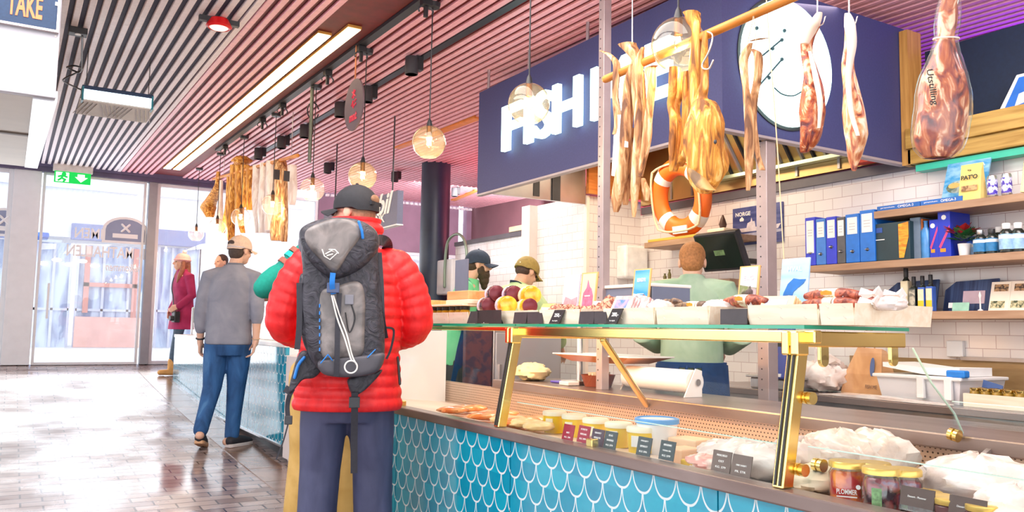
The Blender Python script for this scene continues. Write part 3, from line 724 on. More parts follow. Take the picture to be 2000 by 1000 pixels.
# slotted steel posts
def slotted(name, x, y, z0, z1, label, w=.05):
    t = thing(name, label, 'post', (x, y, z0))
    MB().box((x - w / 2, y - w / 2, z0), (x + w / 2, y + w / 2, z1)).build('upright', M_post, t, world=True, bevel=.003)
    h = MB().cyl((-w / 2 - .001, .008, .05), (-w / 2 + .001, .008, .05), .0045, seg=8).build('bolt_hole', M_dark, t)
    for k in range(1, int((z1 - z0) / .055)):
        c = h.copy(); COL.objects.link(c); c.parent = t; c.location.z = .055 * k
    return t
M_post = mat('galvanised_post', srgb(176, 162, 164), .4, .55, .1, 7)
slotted('steel_post', 2.72, 3.55, .893, 3.19, 'galvanised slotted post beside the hanging stockfish, rising to the ceiling')
slotted('steel_post', 3.5, 3.115, fz(3.1), 2.255, 'grey steel post holding up the corner of the navy sign', .075)

# shelves on the tile wall
def shelf(px0, px1, z, x0, label, y0=None, y1=None, grp='wooden wall shelves'):
    a = y0 if y0 is not None else yat(px0, x0); b = y1 if y1 is not None else yat(px1, x0)
    return tag(MB().box((x0, min(a, b), z - .045), (XW - .001, max(a, b), z - .0012)).build('wall_shelf', M_wood, bevel=.003), label, 'shelf', grp)
Z1, Z2, Z3 = 1.958, 1.655, 1.35
shelf(1708, 0, Z1, 4.45, 'topmost oak wall shelf holding the picture book, pouch and cans', y1=.2)
shelf(1580, 0, Z2, 4.45, 'middle oak wall shelf holding the blue ring binders', y1=.2)
shelf(1700, 0, Z3, 4.45, 'lowest oak wall shelf holding the slim dark bottles', y1=.2)
ZA, ZC = 1.94, 1.605
shelf(1258, 1425, ZA, 4.45, 'oak wall shelf under the orange lifebuoy')
shelf(1282, 1425, ZC, 4.45, 'short oak wall shelf under the black monitor')

# ring binders
def binder(pa, pb, h, col, lab_h, ring_z, label, white=True):
    ya, yb_ = yat(pa, 4.45, 470), yat(pb, 4.45, 470); y0, y1 = min(ya, yb_) + .002, max(ya, yb_) - .002
    o = thing('ring_binder', label, 'binder', (4.60, (y0 + y1) / 2, Z2), 0, 'ring binders on the middle shelf')
    m = mat('binder_' + col[0], col[1], .45, 0, .08, 30)
    MB().box((4.45, y0, Z2), (4.735, y1, Z2 + h)).build('cover', m, o, world=True, bevel=.004)
    w = (y1 - y0) * .72; c = (y0 + y1) / 2
    MB().box((4.4485, c - w / 2, Z2 + h * .93 - lab_h), (4.45, c + w / 2, Z2 + h * .93)).build('spine_label', M_paper, o, world=True)
    k = MB()
    for q in range(3): k.box((4.4478, c - w * .3, Z2 + h * .86 - q * .018 - lab_h * .2), (4.4486, c + w * .3, Z2 + h * .86 - q * .018 - lab_h * .2 + .004))
    k.build('label_print', mat('grey_print', (.45, .45, .5), .6), o, world=True)
    MB().torus((0, 0, 0), .013, .003, FX(4.4485, c, Z2 + ring_z) @ Matrix.Rotation(0, 4, 'X'), 16, 6).build('finger_ring', M_steel, o, world=True, smooth=True)
    MB().lathe([(.011, 0), (.011, .001)], FX(4.4499, c, Z2 + ring_z), 14).build('finger_hole', M_black, o, world=True)
B1 = ('royal', srgb(50, 62, 205)); B2 = ('azure', srgb(62, 122, 205)); B3 = ('grey', srgb(84, 84, 88)); B4 = ('sky', srgb(32, 112, 205))
binder(1572, 1593, .318, B1, .215, .085, 'royal blue ring binder with a long spine label, nearest the whale card')
binder(1593, 1613, .300, B2, .10, .07, 'muted azure ring binder next to the binder with the long label')
binder(1613, 1634, .305, B1, .115, .11, 'royal blue ring binder leaning between the azure binder and the charcoal one')
binder(1634, 1651, .295, B3, .10, .075, 'thin charcoal ring binder among the blue ones')
binder(1651, 1679, .305, B4, .105, .07, 'wide sky blue ring binder right beside the charcoal one')
binder(1679, 1709, .318, B4, .115, .075, 'widest sky blue ring binder, beside the black box with the orange picture')

# boxes and books on the middle shelf
def wbox(name, pa, pb, z0, h, m, label, cat, x0=4.47, dep=.22, bev=.003, grp=None):
    ya, yb_ = yat(pa, x0, 480), yat(pb, x0, 480)
    return tag(MB().box((x0, min(ya, yb_), z0), (x0 + dep, max(ya, yb_), z0 + h)).build(name, m, bevel=bev), label, cat, grp)
bx = thing('gift_box', 'dark teal box with an orange shell picture, beside the sky blue binders', 'box', (4.6, yat(1742, 4.5), Z2))
ya, yb_ = yat(1709.5, 4.462), yat(1778, 4.462)
MB().box((4.462, yb_, Z2), (4.74, ya, Z2 + .225)).build('carton', mat('dark_teal_card', srgb(30, 56, 66), .5, 0, .2, 6), bx, world=True, bevel=.003)
e0, e1 = yat(1754, 4.46), yat(1777, 4.46)
MB().prism([(-.03, -.10), (.0, -.10), (.032, .02), (.032, .11), (-.032, .10)], 0, .0015, FX(4.461, (e0 + e1) / 2, Z2 + .11)).build('picture', two('orange_shell', srgb(226, 120, 20), srgb(250, 184, 60), 14, .5, .35, .65, stretch=(1, 1, 4)), bx, world=True)
MB().box((4.46, yat(1724, 4.46), Z2 + .17), (4.463, yat(1712, 4.46), Z2 + .20)).build('logo_patch', mat('blue_patch', srgb(40, 80, 160), .5), bx, world=True)
MB().box((4.46, yat(1728, 4.46), Z2 + .125), (4.463, yat(1711, 4.46), Z2 + .13)).build('print_line', M_ink, bx, world=True)
wbox('hardback_book', 1778, 1798, Z2, .245, mat('blue_grey_cloth', srgb(112, 130, 150), .6, 0, .1, 20), 'blue-grey hardback standing beside the dark teal box', 'book', 4.50, .2)
wbox('hardback_book', 1797.5, 1803, Z2, .235, mat('orange_brown_cloth', srgb(190, 100, 40), .6, 0, .3, 30), 'thin orange and brown book squeezed beside the blue-grey hardback', 'book', 4.51, .18)
c = at(1810, 498, x=4.52)
tag(MB().lathe([(.0, 0), (.028, .002), (.029, .02), (.029, .16), (.012, .185), (.011, .215), (.015, .22), (.0, .222)], Matrix.Translation((4.52, c.y, Z2)), 16).build('blue_bottle', mat('light_blue_bottle', srgb(70, 140, 205), .3, 0, .2, 16), smooth=True), 'slim light blue bottle between the thin orange book and the blue cartons', 'bottle')
for k, (pa, pb, h, lb) in enumerate(((1816, 1834, .22, 'shorter deep blue carton with a pink stripe, beside the light blue bottle'), (1833, 1858, .262, 'taller deep blue carton with a pink stripe, nearest the potted plant'))):
    ya, yb_ = yat(pa, 4.50), yat(pb, 4.50); cy = (ya + yb_) / 2; w = abs(ya - yb_) - .003
    o = thing('blue_carton', lb, 'carton', (4.6, cy, Z2), 0, 'deep blue cartons on the middle shelf')
    MB().box((4.50, cy - w / 2, Z2), (4.70, cy + w / 2, Z2 + h)).build('carton', mat('deep_blue_card', srgb(24, 52, 190), .4, 0, .12, 9), o, world=True, bevel=.002)
    M = FX(4.4992, cy, Z2)
    MB().prism([(-w * .45, .06), (-w * .3, .05), (w * .45, .155), (w * .45, .18)], 0, .001, M).build('stripe', mat('pink_stripe', srgb(250, 70, 130), .4), o, world=True)
    MB().lathe([(.014, 0), (.014, .001)], M @ Matrix.Translation((w * (-.1 if k == 0 else .0), h - .035, 0)), 16).build('round_label', M_paper, o, world=True)
    MB().box((4.4985, cy - w * .1, Z2 + .03), (4.4995, cy + w * .35, Z2 + .05)).build('orange_print', mat('orange_ink', srgb(240, 150, 30), .5), o, world=True)

def leafy(name, c, r, m, n=26, up=.5, seed=1, ln=.05, wd=.02):
    rnd = random.Random(seed); mb = MB()
    for k in range(n):
        a = rnd.uniform(0, 2 * PI); el = rnd.uniform(-.1, 1.2); d = Vector((math.cos(a) * math.cos(el), math.sin(a) * math.cos(el), math.sin(el) * up + .15))
        p = Vector(c) + d * r * rnd.uniform(.4, .9); t = d.normalized(); s = t.cross(Vector((0, 0, 1))).normalized() * wd * rnd.uniform(.7, 1.2); q = p + t * ln * rnd.uniform(.7, 1.3); mid = (p + q) / 2; nn = s.cross(t).normalized() * .003
        mb.loft([[tuple(p + nn), tuple(p - nn), tuple(p - nn * .9)], [tuple(mid + s + nn), tuple(mid - s + nn), tuple(mid - nn)], [tuple(q), tuple(q - nn), tuple(q - nn * .5)]])
    return mb
c = at(1882, 495, x=4.52)
pl = thing('potted_plant', 'small red and green plant in a white pot on the middle shelf', 'plant', (4.53, c.y, Z2))
MB().lathe([(.0, 0), (.026, 0), (.034, .07), (.030, .07), (.028, .06), (0, .06)], None, 18).build('pot', M_white, pl, smooth=True)
leafy('l', (0, 0, .09), .055, None, 40, .7, 2).build('foliage', mat('dark_green_leaf', srgb(28, 88, 40), .5, 0, .3, 20), pl)
leafy('l', (0, .01, .12), .05, None, 26, .5, 5, .055, .022).build('red_leaf', mat('red_leaf', srgb(150, 30, 34), .5, 0, .3, 20), pl)

def pill_bottle(px, x, h, r, cap, body, lab, label, ztop=Z2, group='supplement bottles on the middle shelf', py=492):
    c = at(px, py, x=x)
    o = thing('supplement_bottle', label, 'bottle', (x, c.y, ztop), 0, group)
    MB().lathe([(0, 0), (r, .002), (r, h * .66), (r * .5, h * .8), (r * .45, h * .82), (0, h * .82)], None, 18).build('bottle', body, o, smooth=True)
    MB().lathe([(r * .52, h * .80), (r * .55, h * .81), (r * .55, h * .99), (r * .5, h), (0, h)], None, 18).build('cap', cap, o, smooth=True)
    MB().lathe([(r * 1.015, h * .1), (r * 1.02, h * .1), (r * 1.02, h * .62), (r * 1.015, h * .62)], None, 18, False).build('label', lab, o, smooth=True)
    MB().lathe([(r * 1.025, h * .46), (r * 1.03, h * .46), (r * 1.03, h * .58), (r * 1.025, h * .58)], None, 18, False).build('label_band', M_paper, o, smooth=True)
M_amb = mat('dark_amber', srgb(34, 40, 36), .2, 0, .2, 9); M_lbl = mat('teal_blue_label', srgb(40, 120, 175), .5, 0, .2, 40); M_lblw = mat('pale_blue_label', srgb(150, 190, 230), .5, 0, .25, 45); M_cy = mat('deep_blue_plastic', srgb(60, 100, 190), .4)
pill_bottle(1900, 4.60, .115, .036, M_cy, M_cy, MATS['pale_blue_label'], 'low blue tub with a red and white label, close behind the potted plant')
pill_bottle(1916, 4.50, .135, .036, M_steel, M_amb, M_lbl, 'dark bottle with a silver cap and teal label on the middle shelf')
pill_bottle(1938, 4.50, .135, .032, M_black, M_amb, M_lbl, 'dark bottle with a black cap and teal label on the middle shelf')
for px, x, t in ((1953, 4.60, 'white-capped blue bottle standing behind the row, nearest the black-capped one'), (1967, 4.48, 'foremost white-capped bottle with a pale blue label on the middle shelf'), (1979, 4.60, 'white-capped bottle standing close behind the foremost white-capped one'), (1990, 4.50, 'last white-capped bottle cut by the edge of the photo on the middle shelf')):
    pill_bottle(px, x, .155, .036, M_white, M_amb, M_lblw, t)

# top shelf
c0, c1, c2 = yat(1712, 4.46, 400), yat(1797, 4.46, 395), yat(1880, 4.46, 390)
for a, b, t in ((c0, c1, 'flat blue box lying on the top shelf, the one further from the picture book'), (c1, c2, 'flat blue box lying on the top shelf under the picture book')):
    o = thing('flat_box', t, 'box', (4.6, (a + b) / 2, Z1), 0, 'flat blue boxes on the top shelf')
    MB().box((4.46, b + .002, Z1), (4.72, a - .002, Z1 + .028)).build('carton', mat('flat_box_blue', srgb(40, 104, 186), .45, 0, .1, 9), o, world=True, bevel=.002)
    for f0, f1, h in ((.1, .42, .010), (.5, .85, .015)): wtext('OMEGA-3' if f0 > .3 else 'premium', .02, M_ink, o, FX(4.4592, a + (b - a) * (f0 + f1) / 2, Z1 + .014), 'print', .0006, 0, fit=(abs(a - b) * (f1 - f0), h), world=True)
pb = thing('picture_book', 'blue picture book with a bowl on its cover, leaning above the flat boxes', 'book', (4.6, yat(1884, 4.6, 340), Z1 + .028))
M = frame((4.58, yat(1884, 4.6, 340), Z1 + .03), (0, -1, 0), (.35, 0, 1), None)
MB().box((-.125, 0, 0), (.125, .235, .012), M).build('cover', two('sea_blue_cover', srgb(60, 150, 205), srgb(150, 200, 226), 4, .4, .4, .6, stretch=(1, 2, 5)), pb, world=True, bevel=.002)
MB().lathe([(0, .0125), (.065, .0125), (.065, .0135), (0, .0135)], M @ Matrix.Translation((-.04, .075, 0)) @ Matrix.Diagonal((1, .6, 1, 1)), 20).build('picture', two('bowl_picture', srgb(180, 196, 190), srgb(90, 110, 96), 20, .5), pb, world=True)
MB().lathe([(0, .0137), (.035, .0137), (.035, .0142), (0, .0142)], M @ Matrix.Translation((-.06, .085, 0)) @ Matrix.Diagonal((1, .5, 1, 1)), 16).build('picture', mat('orange_oil', srgb(236, 190, 110), .4), pb, world=True)
wtext('OMEGA', .03, M_ink, pb, M @ Matrix.Translation((.03, .2, .0125)), 'lettering', .0005, 0, fit=(.14, .022), world=True)
c = at(1900, 385, x=4.50)
po = thing('food_pouch', 'yellow stand-up pouch lettered PAT O, on the top shelf in front of the blue book', 'pouch', (4.5, c.y, Z1))
pw = abs(yat(1880, 4.5, 350) - yat(1923, 4.5, 350)) / 2
MB().loft([[(-.035, -pw, 0), (.035, -pw, 0), (.035, pw, 0), (-.035, pw, 0)], [(-.03, -pw, .05), (.03, -pw, .05), (.03, pw, .05), (-.03, pw, .05)], [(-.012, -pw * .95, .16), (.016, -pw * .95, .16), (.016, pw * .95, .16), (-.012, pw * .95, .16)], [(.002, -pw, .205), (.006, -pw, .205), (.006, pw, .205), (.002, pw, .205)]]).build('pouch', mat('straw_yellow_foil', srgb(236, 208, 120), .35, 0, .1, 8), po, smooth=False, bevel=.004)
M = frame((-.0265, 0, .115), (0, -1, 0), (.16, 0, 1))
wtext("PAT'O", .04, M_kink, po, M @ Matrix.Translation((0, .012, .0035)), 'lettering', .0006, .001, fit=(pw * 1.5, .026))
MB().box((-pw * .7, -.05, .0005), (pw * .75, -.02, .0015), frame((-.031, 0, .10), (0, -1, 0), (.1, 0, 1))).build('picture', two('brown_picture', srgb(130, 90, 60), srgb(196, 160, 110), 40, .5), po)
MB().torus((0, 0, 0), .008, .0015, M @ Matrix.Translation((0, .05, .006)), 14, 6).build('emblem', M_kink, po)
for px, t in ((1939, 'silver and purple drinks can next to the yellow pouch'), (1967, 'silver and purple drinks can nearest the gold bar')):
    c = at(px, 380, x=4.50); r = .026
    o = thing('drinks_can', t, 'can', (4.5, c.y, Z1), 0, 'drinks cans on the top shelf')
    MB().lathe([(0, 0), (r * .8, 0), (r, .008), (r, .108), (r * .82, .12), (r * .8, .118), (0, .117)], None, 20).build('can', M_steel, o, smooth=True)
    MB().lathe([(r * 1.01, .015), (r * 1.015, .015), (r * 1.015, .098), (r * 1.01, .098)], None, 20, False).build('label', two('purple_white_label', srgb(70, 50, 170), srgb(226, 224, 244), 40, .4, .46, .54), o, smooth=True)
a = at(1986, 372, x=4.40); b = at(2003, 240, x=4.40)
tag(MB().box((4.38, -.02, 0), (4.42, .02, .40), None).build('gold_bar', M_brass, bevel=.003), 'upright gold bar at the end of the top shelf', 'bar')
g_ = bpy.data.objects['gold_bar']; g_.location = (4.47, a.y - .01, Z1); g_.rotation_euler = (R(8), 0, 0)

# lowest shelf
M_blubd = two('blue_plank_print', srgb(34, 52, 96), srgb(62, 86, 134), 3, .5, .4, .6, stretch=(1, 14, .6))
for pa, pb_, h, t in ((1733, 1832, .20, 'dark blue plank-print panel behind the slim bottles'), (1846, 1950, .19, 'dark blue plank-print panel behind the pink card')):
    ya, yb_ = yat(pa, 4.68, 570), yat(pb_, 4.68, 570)
    o = tag(MB().prism([(-abs(ya - yb_) / 2, 0), (abs(ya - yb_) / 2, 0), (abs(ya - yb_) / 2, h), (-abs(ya - yb_) / 2 + .06, h - .01), (-abs(ya - yb_) / 2, h - .06)], 0, .012, frame((4.66, (ya + yb_) / 2, Z3), (0, -1, 0), (.25, 0, 1))).build('backing_panel', M_blubd, bevel=.003), t, 'panel', 'blue plank-print panels')
def oil(px, x, h, r, mb_, lab, label, tilt=0, second=None):
    c = at(px, 600, x=x); o = thing('oil_bottle', label, 'bottle', (x, c.y, Z3), 0, 'slim bottles on the lowest shelf')
    MB().box((-r, -r, 0), (r, r, h * .68)).build('bottle', mb_, o, bevel=.006)
    MB().lathe([(r * .95, h * .675), (r * .5, h * .74), (r * .42, h * .78)], None, 14).build('neck', M_amb, o, smooth=True)
    MB().lathe([(r * .5, h * .76), (r * .55, h * .77), (r * .55, h * .995), (r * .5, h), (0, h)], None, 14).build('cap', M_black, o, smooth=True)
    MB().box((-r - .001, -r * .85, h * .05), (-r, r * .85, h * .62)).build('label', lab, o)
    if second: MB().box((-r - .0018, -r * .84, h * .05), (-r - .001, r * .84, h * .3)).build('label_band', second, o)
M_cream = mat('cream_label', srgb(232, 222, 190), .5, 0, .08, 30); M_yl = mat('yellow_label', srgb(240, 200, 50), .5, 0, .1, 30)
oil(1771, 4.55, .27, .024, M_cream, M_cream, 'tallest cream-labelled bottle on the lowest shelf')
oil(1786, 4.52, .205, .021, M_amb, two('grey_label', srgb(120, 120, 110), srgb(196, 190, 170), 30, .5), 'dark slim bottle with a grey and brown label, just right of the tallest cream one')
oil(1803, 4.52, .207, .021, M_cy, M_cream, 'slim bottle with a yellow-based label, between the grey-labelled bottle and another yellow one', second=M_yl)
oil(1819, 4.52, .212, .021, M_cy, M_cream, 'slim yellow-labelled bottle at the end of the row beside the small cards', second=M_yl)
c = at(1905, 605, x=4.60)
def card(name, px, py, x, w, h, m, label, cat, z=Z3, tilt=.2, th=.004, grp=None, kids=()):
    c = at(px, py, x=x)
    o = thing(name, label, cat, (x, c.y, z), 0, grp)
    M = frame((0, 0, 0), (0, -1, 0), (tilt, 0, 1))
    MB().box((-w / 2, 0, 0), (w / 2, h, th), M).build('card', m, o)
    MB().box((-w * .2, 0, -.03), (w * .2, h * .5, 0), M).build('stand', m, o)
    for nm, poly, mm in kids: MB().prism(poly, th, th + .0008, M).build(nm, mm, o)
    return o, M
card('small_card', 1890, 600, 4.60, .125, .075, mat('lilac_pink_card', srgb(214, 190, 206), .5), 'pale pink card propped against the second blue panel', 'card', z=Z3 + .045)
bpy.data.objects['small_card'].location.x = 4.66
card('small_card', 1876, 606, 4.56, .095, .05, mat('mint_card', srgb(150, 200, 180), .5, 0, .15, 20), 'mint green card on the lowest shelf', 'card')
card('small_card', 1861, 600, 4.58, .05, .03, M_paper, 'little white card beside the mint green one', 'card', z=Z3 + .02)
c = at(1915, 606, x=4.56)
tag(MB().lathe([(0, 0), (.014, 0), (.014, .006), (.004, .012), (.004, .07), (.009, .085), (.003, .105), (0, .11)], Matrix.Translation((4.56, c.y, Z3)), 12).build('white_pipette', M_white, smooth=True), 'small white pipette standing beside the second blue panel', 'pipette')
for px, t in ((1950, 'cream leaflet stand with two dark pictures on the lowest shelf'), (1990, 'second cream leaflet stand, cut by the edge of the photo')):
    card('leaflet_stand', px, 604, 4.55, .105, .165, mat('cream_card', srgb(226, 212, 196), .5, 0, .06, 9), t, 'leaflet stand', grp='leaflet stands', tilt=.3,
         kids=(('picture', [(-.035, .11), (.04, .11), (.04, .15), (-.035, .15)], two('food_picture', srgb(60, 40, 30), srgb(170, 130, 90), 60, .5)), ('picture', [(-.045, .015), (.03, .015), (.03, .055), (-.045, .055)], two('food_picture_green', srgb(40, 60, 36), srgb(200, 190, 150), 50, .5))))

# lifebuoy
lb = thing('lifebuoy', 'orange lifebuoy with white bands and a rope, standing on the wall shelf', 'lifebuoy', (4.47, 4.84, ZA))
ML = Matrix.Translation((0, 0, .33)) @ Matrix.Rotation(R(-8), 4, 'Y') @ Matrix.Rotation(R(90), 4, 'Z')
MB().torus((0, 0, 0), .245, .075, ML, 48, 14, sz=.8).build('ring', mat('lifebuoy_orange', srgb(250, 116, 34), .45, 0, .06, 9), lb, smooth=True)
for k in range(4):
    a0 = R(45 + 90 * k); mb = MB(); rings = []
    for j in range(6):
        a = a0 + R(-9 + j * 3.6)
        rings.append([(math.cos(a) * (.245 + .0775 * math.cos(2 * PI * q / 14)), .0775 * .8 * math.sin(2 * PI * q / 14), math.sin(a) * (.245 + .0775 * math.cos(2 * PI * q / 14))) for q in range(14)])
    mb.loft(rings, False, ML).build('band', M_paper, lb, smooth=True)
rp = MB(); pts = []
for k in range(4):
    a0 = R(45 + 90 * k)
    for j in range(10):
        f = j / 10; a = a0 + R(90) * f; rr = .327 - .06 * math.sin(PI * f)
        pts.append((math.cos(a) * rr, +.066, math.sin(a) * rr))
pts.append(pts[0]); rp.tube(pts, .009, 8, ML).build('rope', mat('cream_rope', srgb(238, 214, 176), .8, 0, .1, 60), lb, smooth=True)
MB().box((-.10, .060, -.285), (.06, .070, -.225), ML).build('label', M_paper, lb)
# things on the two short shelves
c = at(1335, 470, x=4.47)
tag(MB().box((4.455, 4.62, ZA), (4.62, 5.22, ZA + .022)).build('yellow_board', mat('mustard_board', srgb(226, 178, 70), .5, 0, .1, 6), bevel=.004), 'mustard board lying on the shelf under the lifebuoy', 'board')
c = at(1400, 450, x=4.50)
tag(MB().box((4.49, 4.40, ZA), (4.66, 4.58, ZA + .05)).build('wood_block', M_lwood, bevel=.01), 'pale wooden block on the shelf beside the lifebuoy', 'block')
tag(MB().lathe([(0, 0), (.02, 0), (.03, .03), (.018, .07), (.006, .1), (0, .105)], Matrix.Translation((4.54, 4.46, ZA + .05)), 10).build('dark_figurine', mat('dark_brown', srgb(70, 40, 28), .5), smooth=True), 'small dark brown figurine on the pale wooden block', 'figurine')
tag(MB().box((4.455, 4.75, ZC), (4.60, 5.05, ZC + .025)).build('bread_board', M_lwood, bevel=.004), 'pale board lying on the short shelf behind the man in the sage smock', 'board')
for px, h in ((1304, .05), (1313, .08)):
    c = at(px, 535, x=4.55)
    tag(MB().lathe([(0, 0), (.012, 0), (.015, h * .5), (.006, h * .8), (.01, h), (0, h)], Matrix.Translation((4.52, c.y, ZC + .025)), 10).build('small_figurine', mat('olive_dark', srgb(96, 90, 50), .5), smooth=True), 'shorter dark peg figure standing on the pale board' if h < .06 else 'taller dark peg figure standing on the pale board', 'figurine')
mo = thing('wall_monitor', 'black tilted monitor on the wall above the man in the sage smock', 'monitor', (4.5, 4.28, ZC + .045))
M = frame((4.36, 4.30, 1.79), (0, -1, 0), (-.45, 0, 1))
MB().box((-.21, -.14, -.03), (.21, .15, .02), M).build('casing', M_black, mo, world=True, bevel=.008)
MB().box((-.19, -.12, .0202), (.19, .13, .021), M).build('screen', mat('dark_green_screen', srgb(24, 40, 34), .12, 0, .5, 3), mo, world=True)
MB().box((-.05, -.02, .0212), (.05, .02, .022), M).build('screen_image', mat('green_glow', srgb(110, 140, 96), .3, 0, .4, 40), mo, world=True)
MB().tube([(4.37, 4.30, 1.78), (4.60, 4.29, 1.74), (4.75, 4.29, 1.74)], .02, 8).build('wall_bracket', M_black, mo, world=True)
# poster with ships
ps = thing('ship_poster', 'dark blue poster of two white ships lettered NORGE, on the tile wall', 'poster', (4.745, 4.31, 1.88))
MB().box((4.738, 4.065, 1.875), (4.749, 4.55, 2.165)).build('sheet', two('night_blue_print', srgb(48, 60, 120), srgb(84, 92, 150), 4, .45, .4, .6, stretch=(1, 1, 6)), ps, world=True)
M = FX(4.7375, 4.31, 2.02)
wtext('NORGE', .05, M_ink, ps, M @ Matrix.Translation((-.135, .095, 0)), 'lettering', .0005, .001, fit=(.15, .032), world=True)
MB().box((-.17, -.125, 0), (.1, -.105, .0008), M).build('print_line', M_ink, ps, world=True)
for dx, s in ((-.06, 1), (.12, .9)):
    MB().prism([(dx - .09 * s, -.045), (dx + .09 * s, -.045), (dx + .12 * s, -.01), (dx + .05 * s, -.015), (dx + .04 * s, .03), (dx + .02 * s, .03), (dx + .01 * s, .06), (dx, .03), (dx - .03 * s, .02), (dx - .04 * s, -.015), (dx - .11 * s, -.015)], 0, .0008, M).build('ship_picture', mat('pale_ship', srgb(216, 206, 214), .5, 0, .1, 40), ps, world=True)
MB().prism([(-.235, -.06), (.235, -.05), (.235, -.07), (0, -.085), (-.235, -.075)], 0, .0006, M).build('wave_picture', mat('pale_wave', srgb(170, 170, 196), .5, 0, .2, 30), ps, world=True)
MB().prism([(-.165, .04), (-.13, .04), (-.125, .055), (-.145, .075), (-.17, .055)], 0, .0008, M).build('badge_picture', M_ink, ps, world=True)
# dispenser on the pier
tag(MB().box((4.47, 5.52, 1.66), (4.72, 5.658, 1.95)).build('towel_dispenser', mat('glossy_white', (.9, .9, .88), .2), bevel=.02), 'white paper towel dispenser on the tiled pier', 'dispenser')

# back counter along the tile wall
ZK = .86
bc = thing('back_counter', 'long worktop along the tile wall with a wooden back board', 'counter', (4.4, 2.0, 0))
MB().box((4.02, -.4, ZK - .04), (XW - .002, 4.3, ZK - .0012)).build('worktop', M_ledge, bc, world=True, bevel=.004)
MB().box((4.08, -.4, 0), (XW - .002, 4.3, ZK - .04)).build('cabinet', M_dsteel, bc, world=True)
MB().box((4.70, -.4, ZK), (XW - .002, 3.5, 1.075)).build('back_board', two('brown_back_board', srgb(150, 118, 76), srgb(176, 144, 98), 4, .5, .35, .65, stretch=(4, .6, 4)), bc, world=True)
MB().box((4.68, -.4, 1.075), (XW - .002, 2.75, 1.095)).build('board_capping', M_dsteel, bc, world=True)
# paper bag
bg_ = thing('paper_bag', 'brown paper carrier bag lettered FISH ME on the back counter', 'bag', (4.35, yat(1686, 4.3, 740), ZK), R(-8))
MB().loft([[(-.07, -.165, 0), (.07, -.165, 0), (.07, .15, 0), (-.07, .15, 0)], [(-.06, -.15, .12), (.05, -.145, .12), (.05, .11, .12), (-.06, .12, .12)], [(-.025, -.125, .27), (.02, -.12, .255), (.02, .065, .26), (-.025, .055, .275)]]).build('bag', two('brown_kraft', srgb(196, 144, 98), srgb(226, 176, 128), 6, .7, .35, .65), bg_)
M = frame((-.066, 0, .08), (0, -1, 0), (.13, 0, 1))
wtext('FISH ME', .04, mat('brown_ink', srgb(120, 90, 80), .6), bg_, M @ Matrix.Translation((.085, -.03, .003)), 'lettering', .0005, .0, fit=(.085, .022))
MB().lathe([(0, 0), (.05, 0), (.05, .002), (0, .002)], M @ Matrix.Translation((.085, .085, .0035)) @ Matrix.Diagonal((.32, 1.1, 1, 1)), 18).build('emblem', mat('slate_blue_ink', srgb(76, 100, 150), .6), bg_)
MB().tube(curve_pts([(-.02, -.07, .25), (-.02, -.06, .33), (-.02, -.03, .345), (-.02, .0, .33), (-.02, .01, .25)]), .004, 6).build('handle', mat('twine', srgb(190, 140, 100), .8), bg_)
# carrier bags heap
def crumple(c, r, m, name, seed=1, flat=.6, seg=30, rows=16, amp=.34, parent=None, lift=0.0):
    c = (c[0], c[1], c[2] + lift)
    rnd = random.Random(seed); ph = [(rnd.uniform(1, 6), rnd.uniform(0, 6), rnd.uniform(1, 5), rnd.uniform(0, 6)) for _ in range(6)]
    mb = MB(); rings = []
    for i in range(rows):
        a = -PI / 2 + PI * (i + .3) / (rows - .4); ring = []
        for k in range(seg):
            b = 2 * PI * k / seg; f = 1
            for p in ph: f += amp / 6 * abs(math.sin(p[0] * b + p[1] + p[2] * a)) * 2 - amp / 6
            f += rnd.uniform(-.06, .06)
            ring.append((c[0] + r[0] * f * math.cos(a) * math.cos(b), c[1] + r[1] * f * math.cos(a) * math.sin(b), max(c[2], c[2] + r[2] * (1 + f * math.sin(a)))))
        rings.append(ring)
    mb.loft(rings, True); return mb.build(name, m, parent, smooth=True)
M_film = two('crinkled_white_film', srgb(226, 208, 200), srgb(244, 236, 232), 10, .22, .4, .6, bump=1.0)
tag(crumple((4.3, yat(1612, 4.3, 750), ZK), (.12, .13, .09), M_film, 'plastic_bag', 3), 'heap of white carrier bags beside the brown paper bag', 'bags')
tag(MB().loft([[(4.25, yat(1598, 4.3) - .05 * k, ZK + .17 + .02 * (k % 2)), (4.30, yat(1598, 4.3) - .05 * k, ZK + .17), (4.30, yat(1598, 4.3) - .05 * k, ZK + .27 - .025 * k), (4.25, yat(1598, 4.3) - .05 * k, ZK + .27 - .025 * k)] for k in range(4)]).build('folded_film', M_film, smooth=True), 'folded white wrapping on top of the heap of carrier bags', 'wrapping')
# white plastic box with lid, and a folded parcel on it
y0, y1 = yat(1745, 4.3, 750), yat(1908, 4.3, 750)
wb = thing('plastic_box', 'large white lidded plastic box on the back counter beside the paper bag', 'box', (4.3, (y0 + y1) / 2, ZK))
MB().loft([[(4.17, y1 + .02, ZK), (4.55, y1 + .02, ZK), (4.55, y0 - .02, ZK), (4.17, y0 - .02, ZK)], [(4.15, y1, ZK + .12), (4.57, y1, ZK + .12), (4.57, y0, ZK + .12), (4.15, y0, ZK + .12)]]).build('tub', mat('milky_plastic', srgb(232, 232, 238), .3, 0, .04, 5), wb, world=True)
MB().box((4.13, y1 - .015, ZK + .12), (4.58, y0 + .015, ZK + .138)).build('lid', M_white, wb, world=True, bevel=.005)
for y in (y0 - .27, y0 - .42): MB().box((4.125, y - .02, ZK + .02), (4.15, y + .02, ZK + .14)).build('clip', M_white, wb, world=True, bevel=.005)
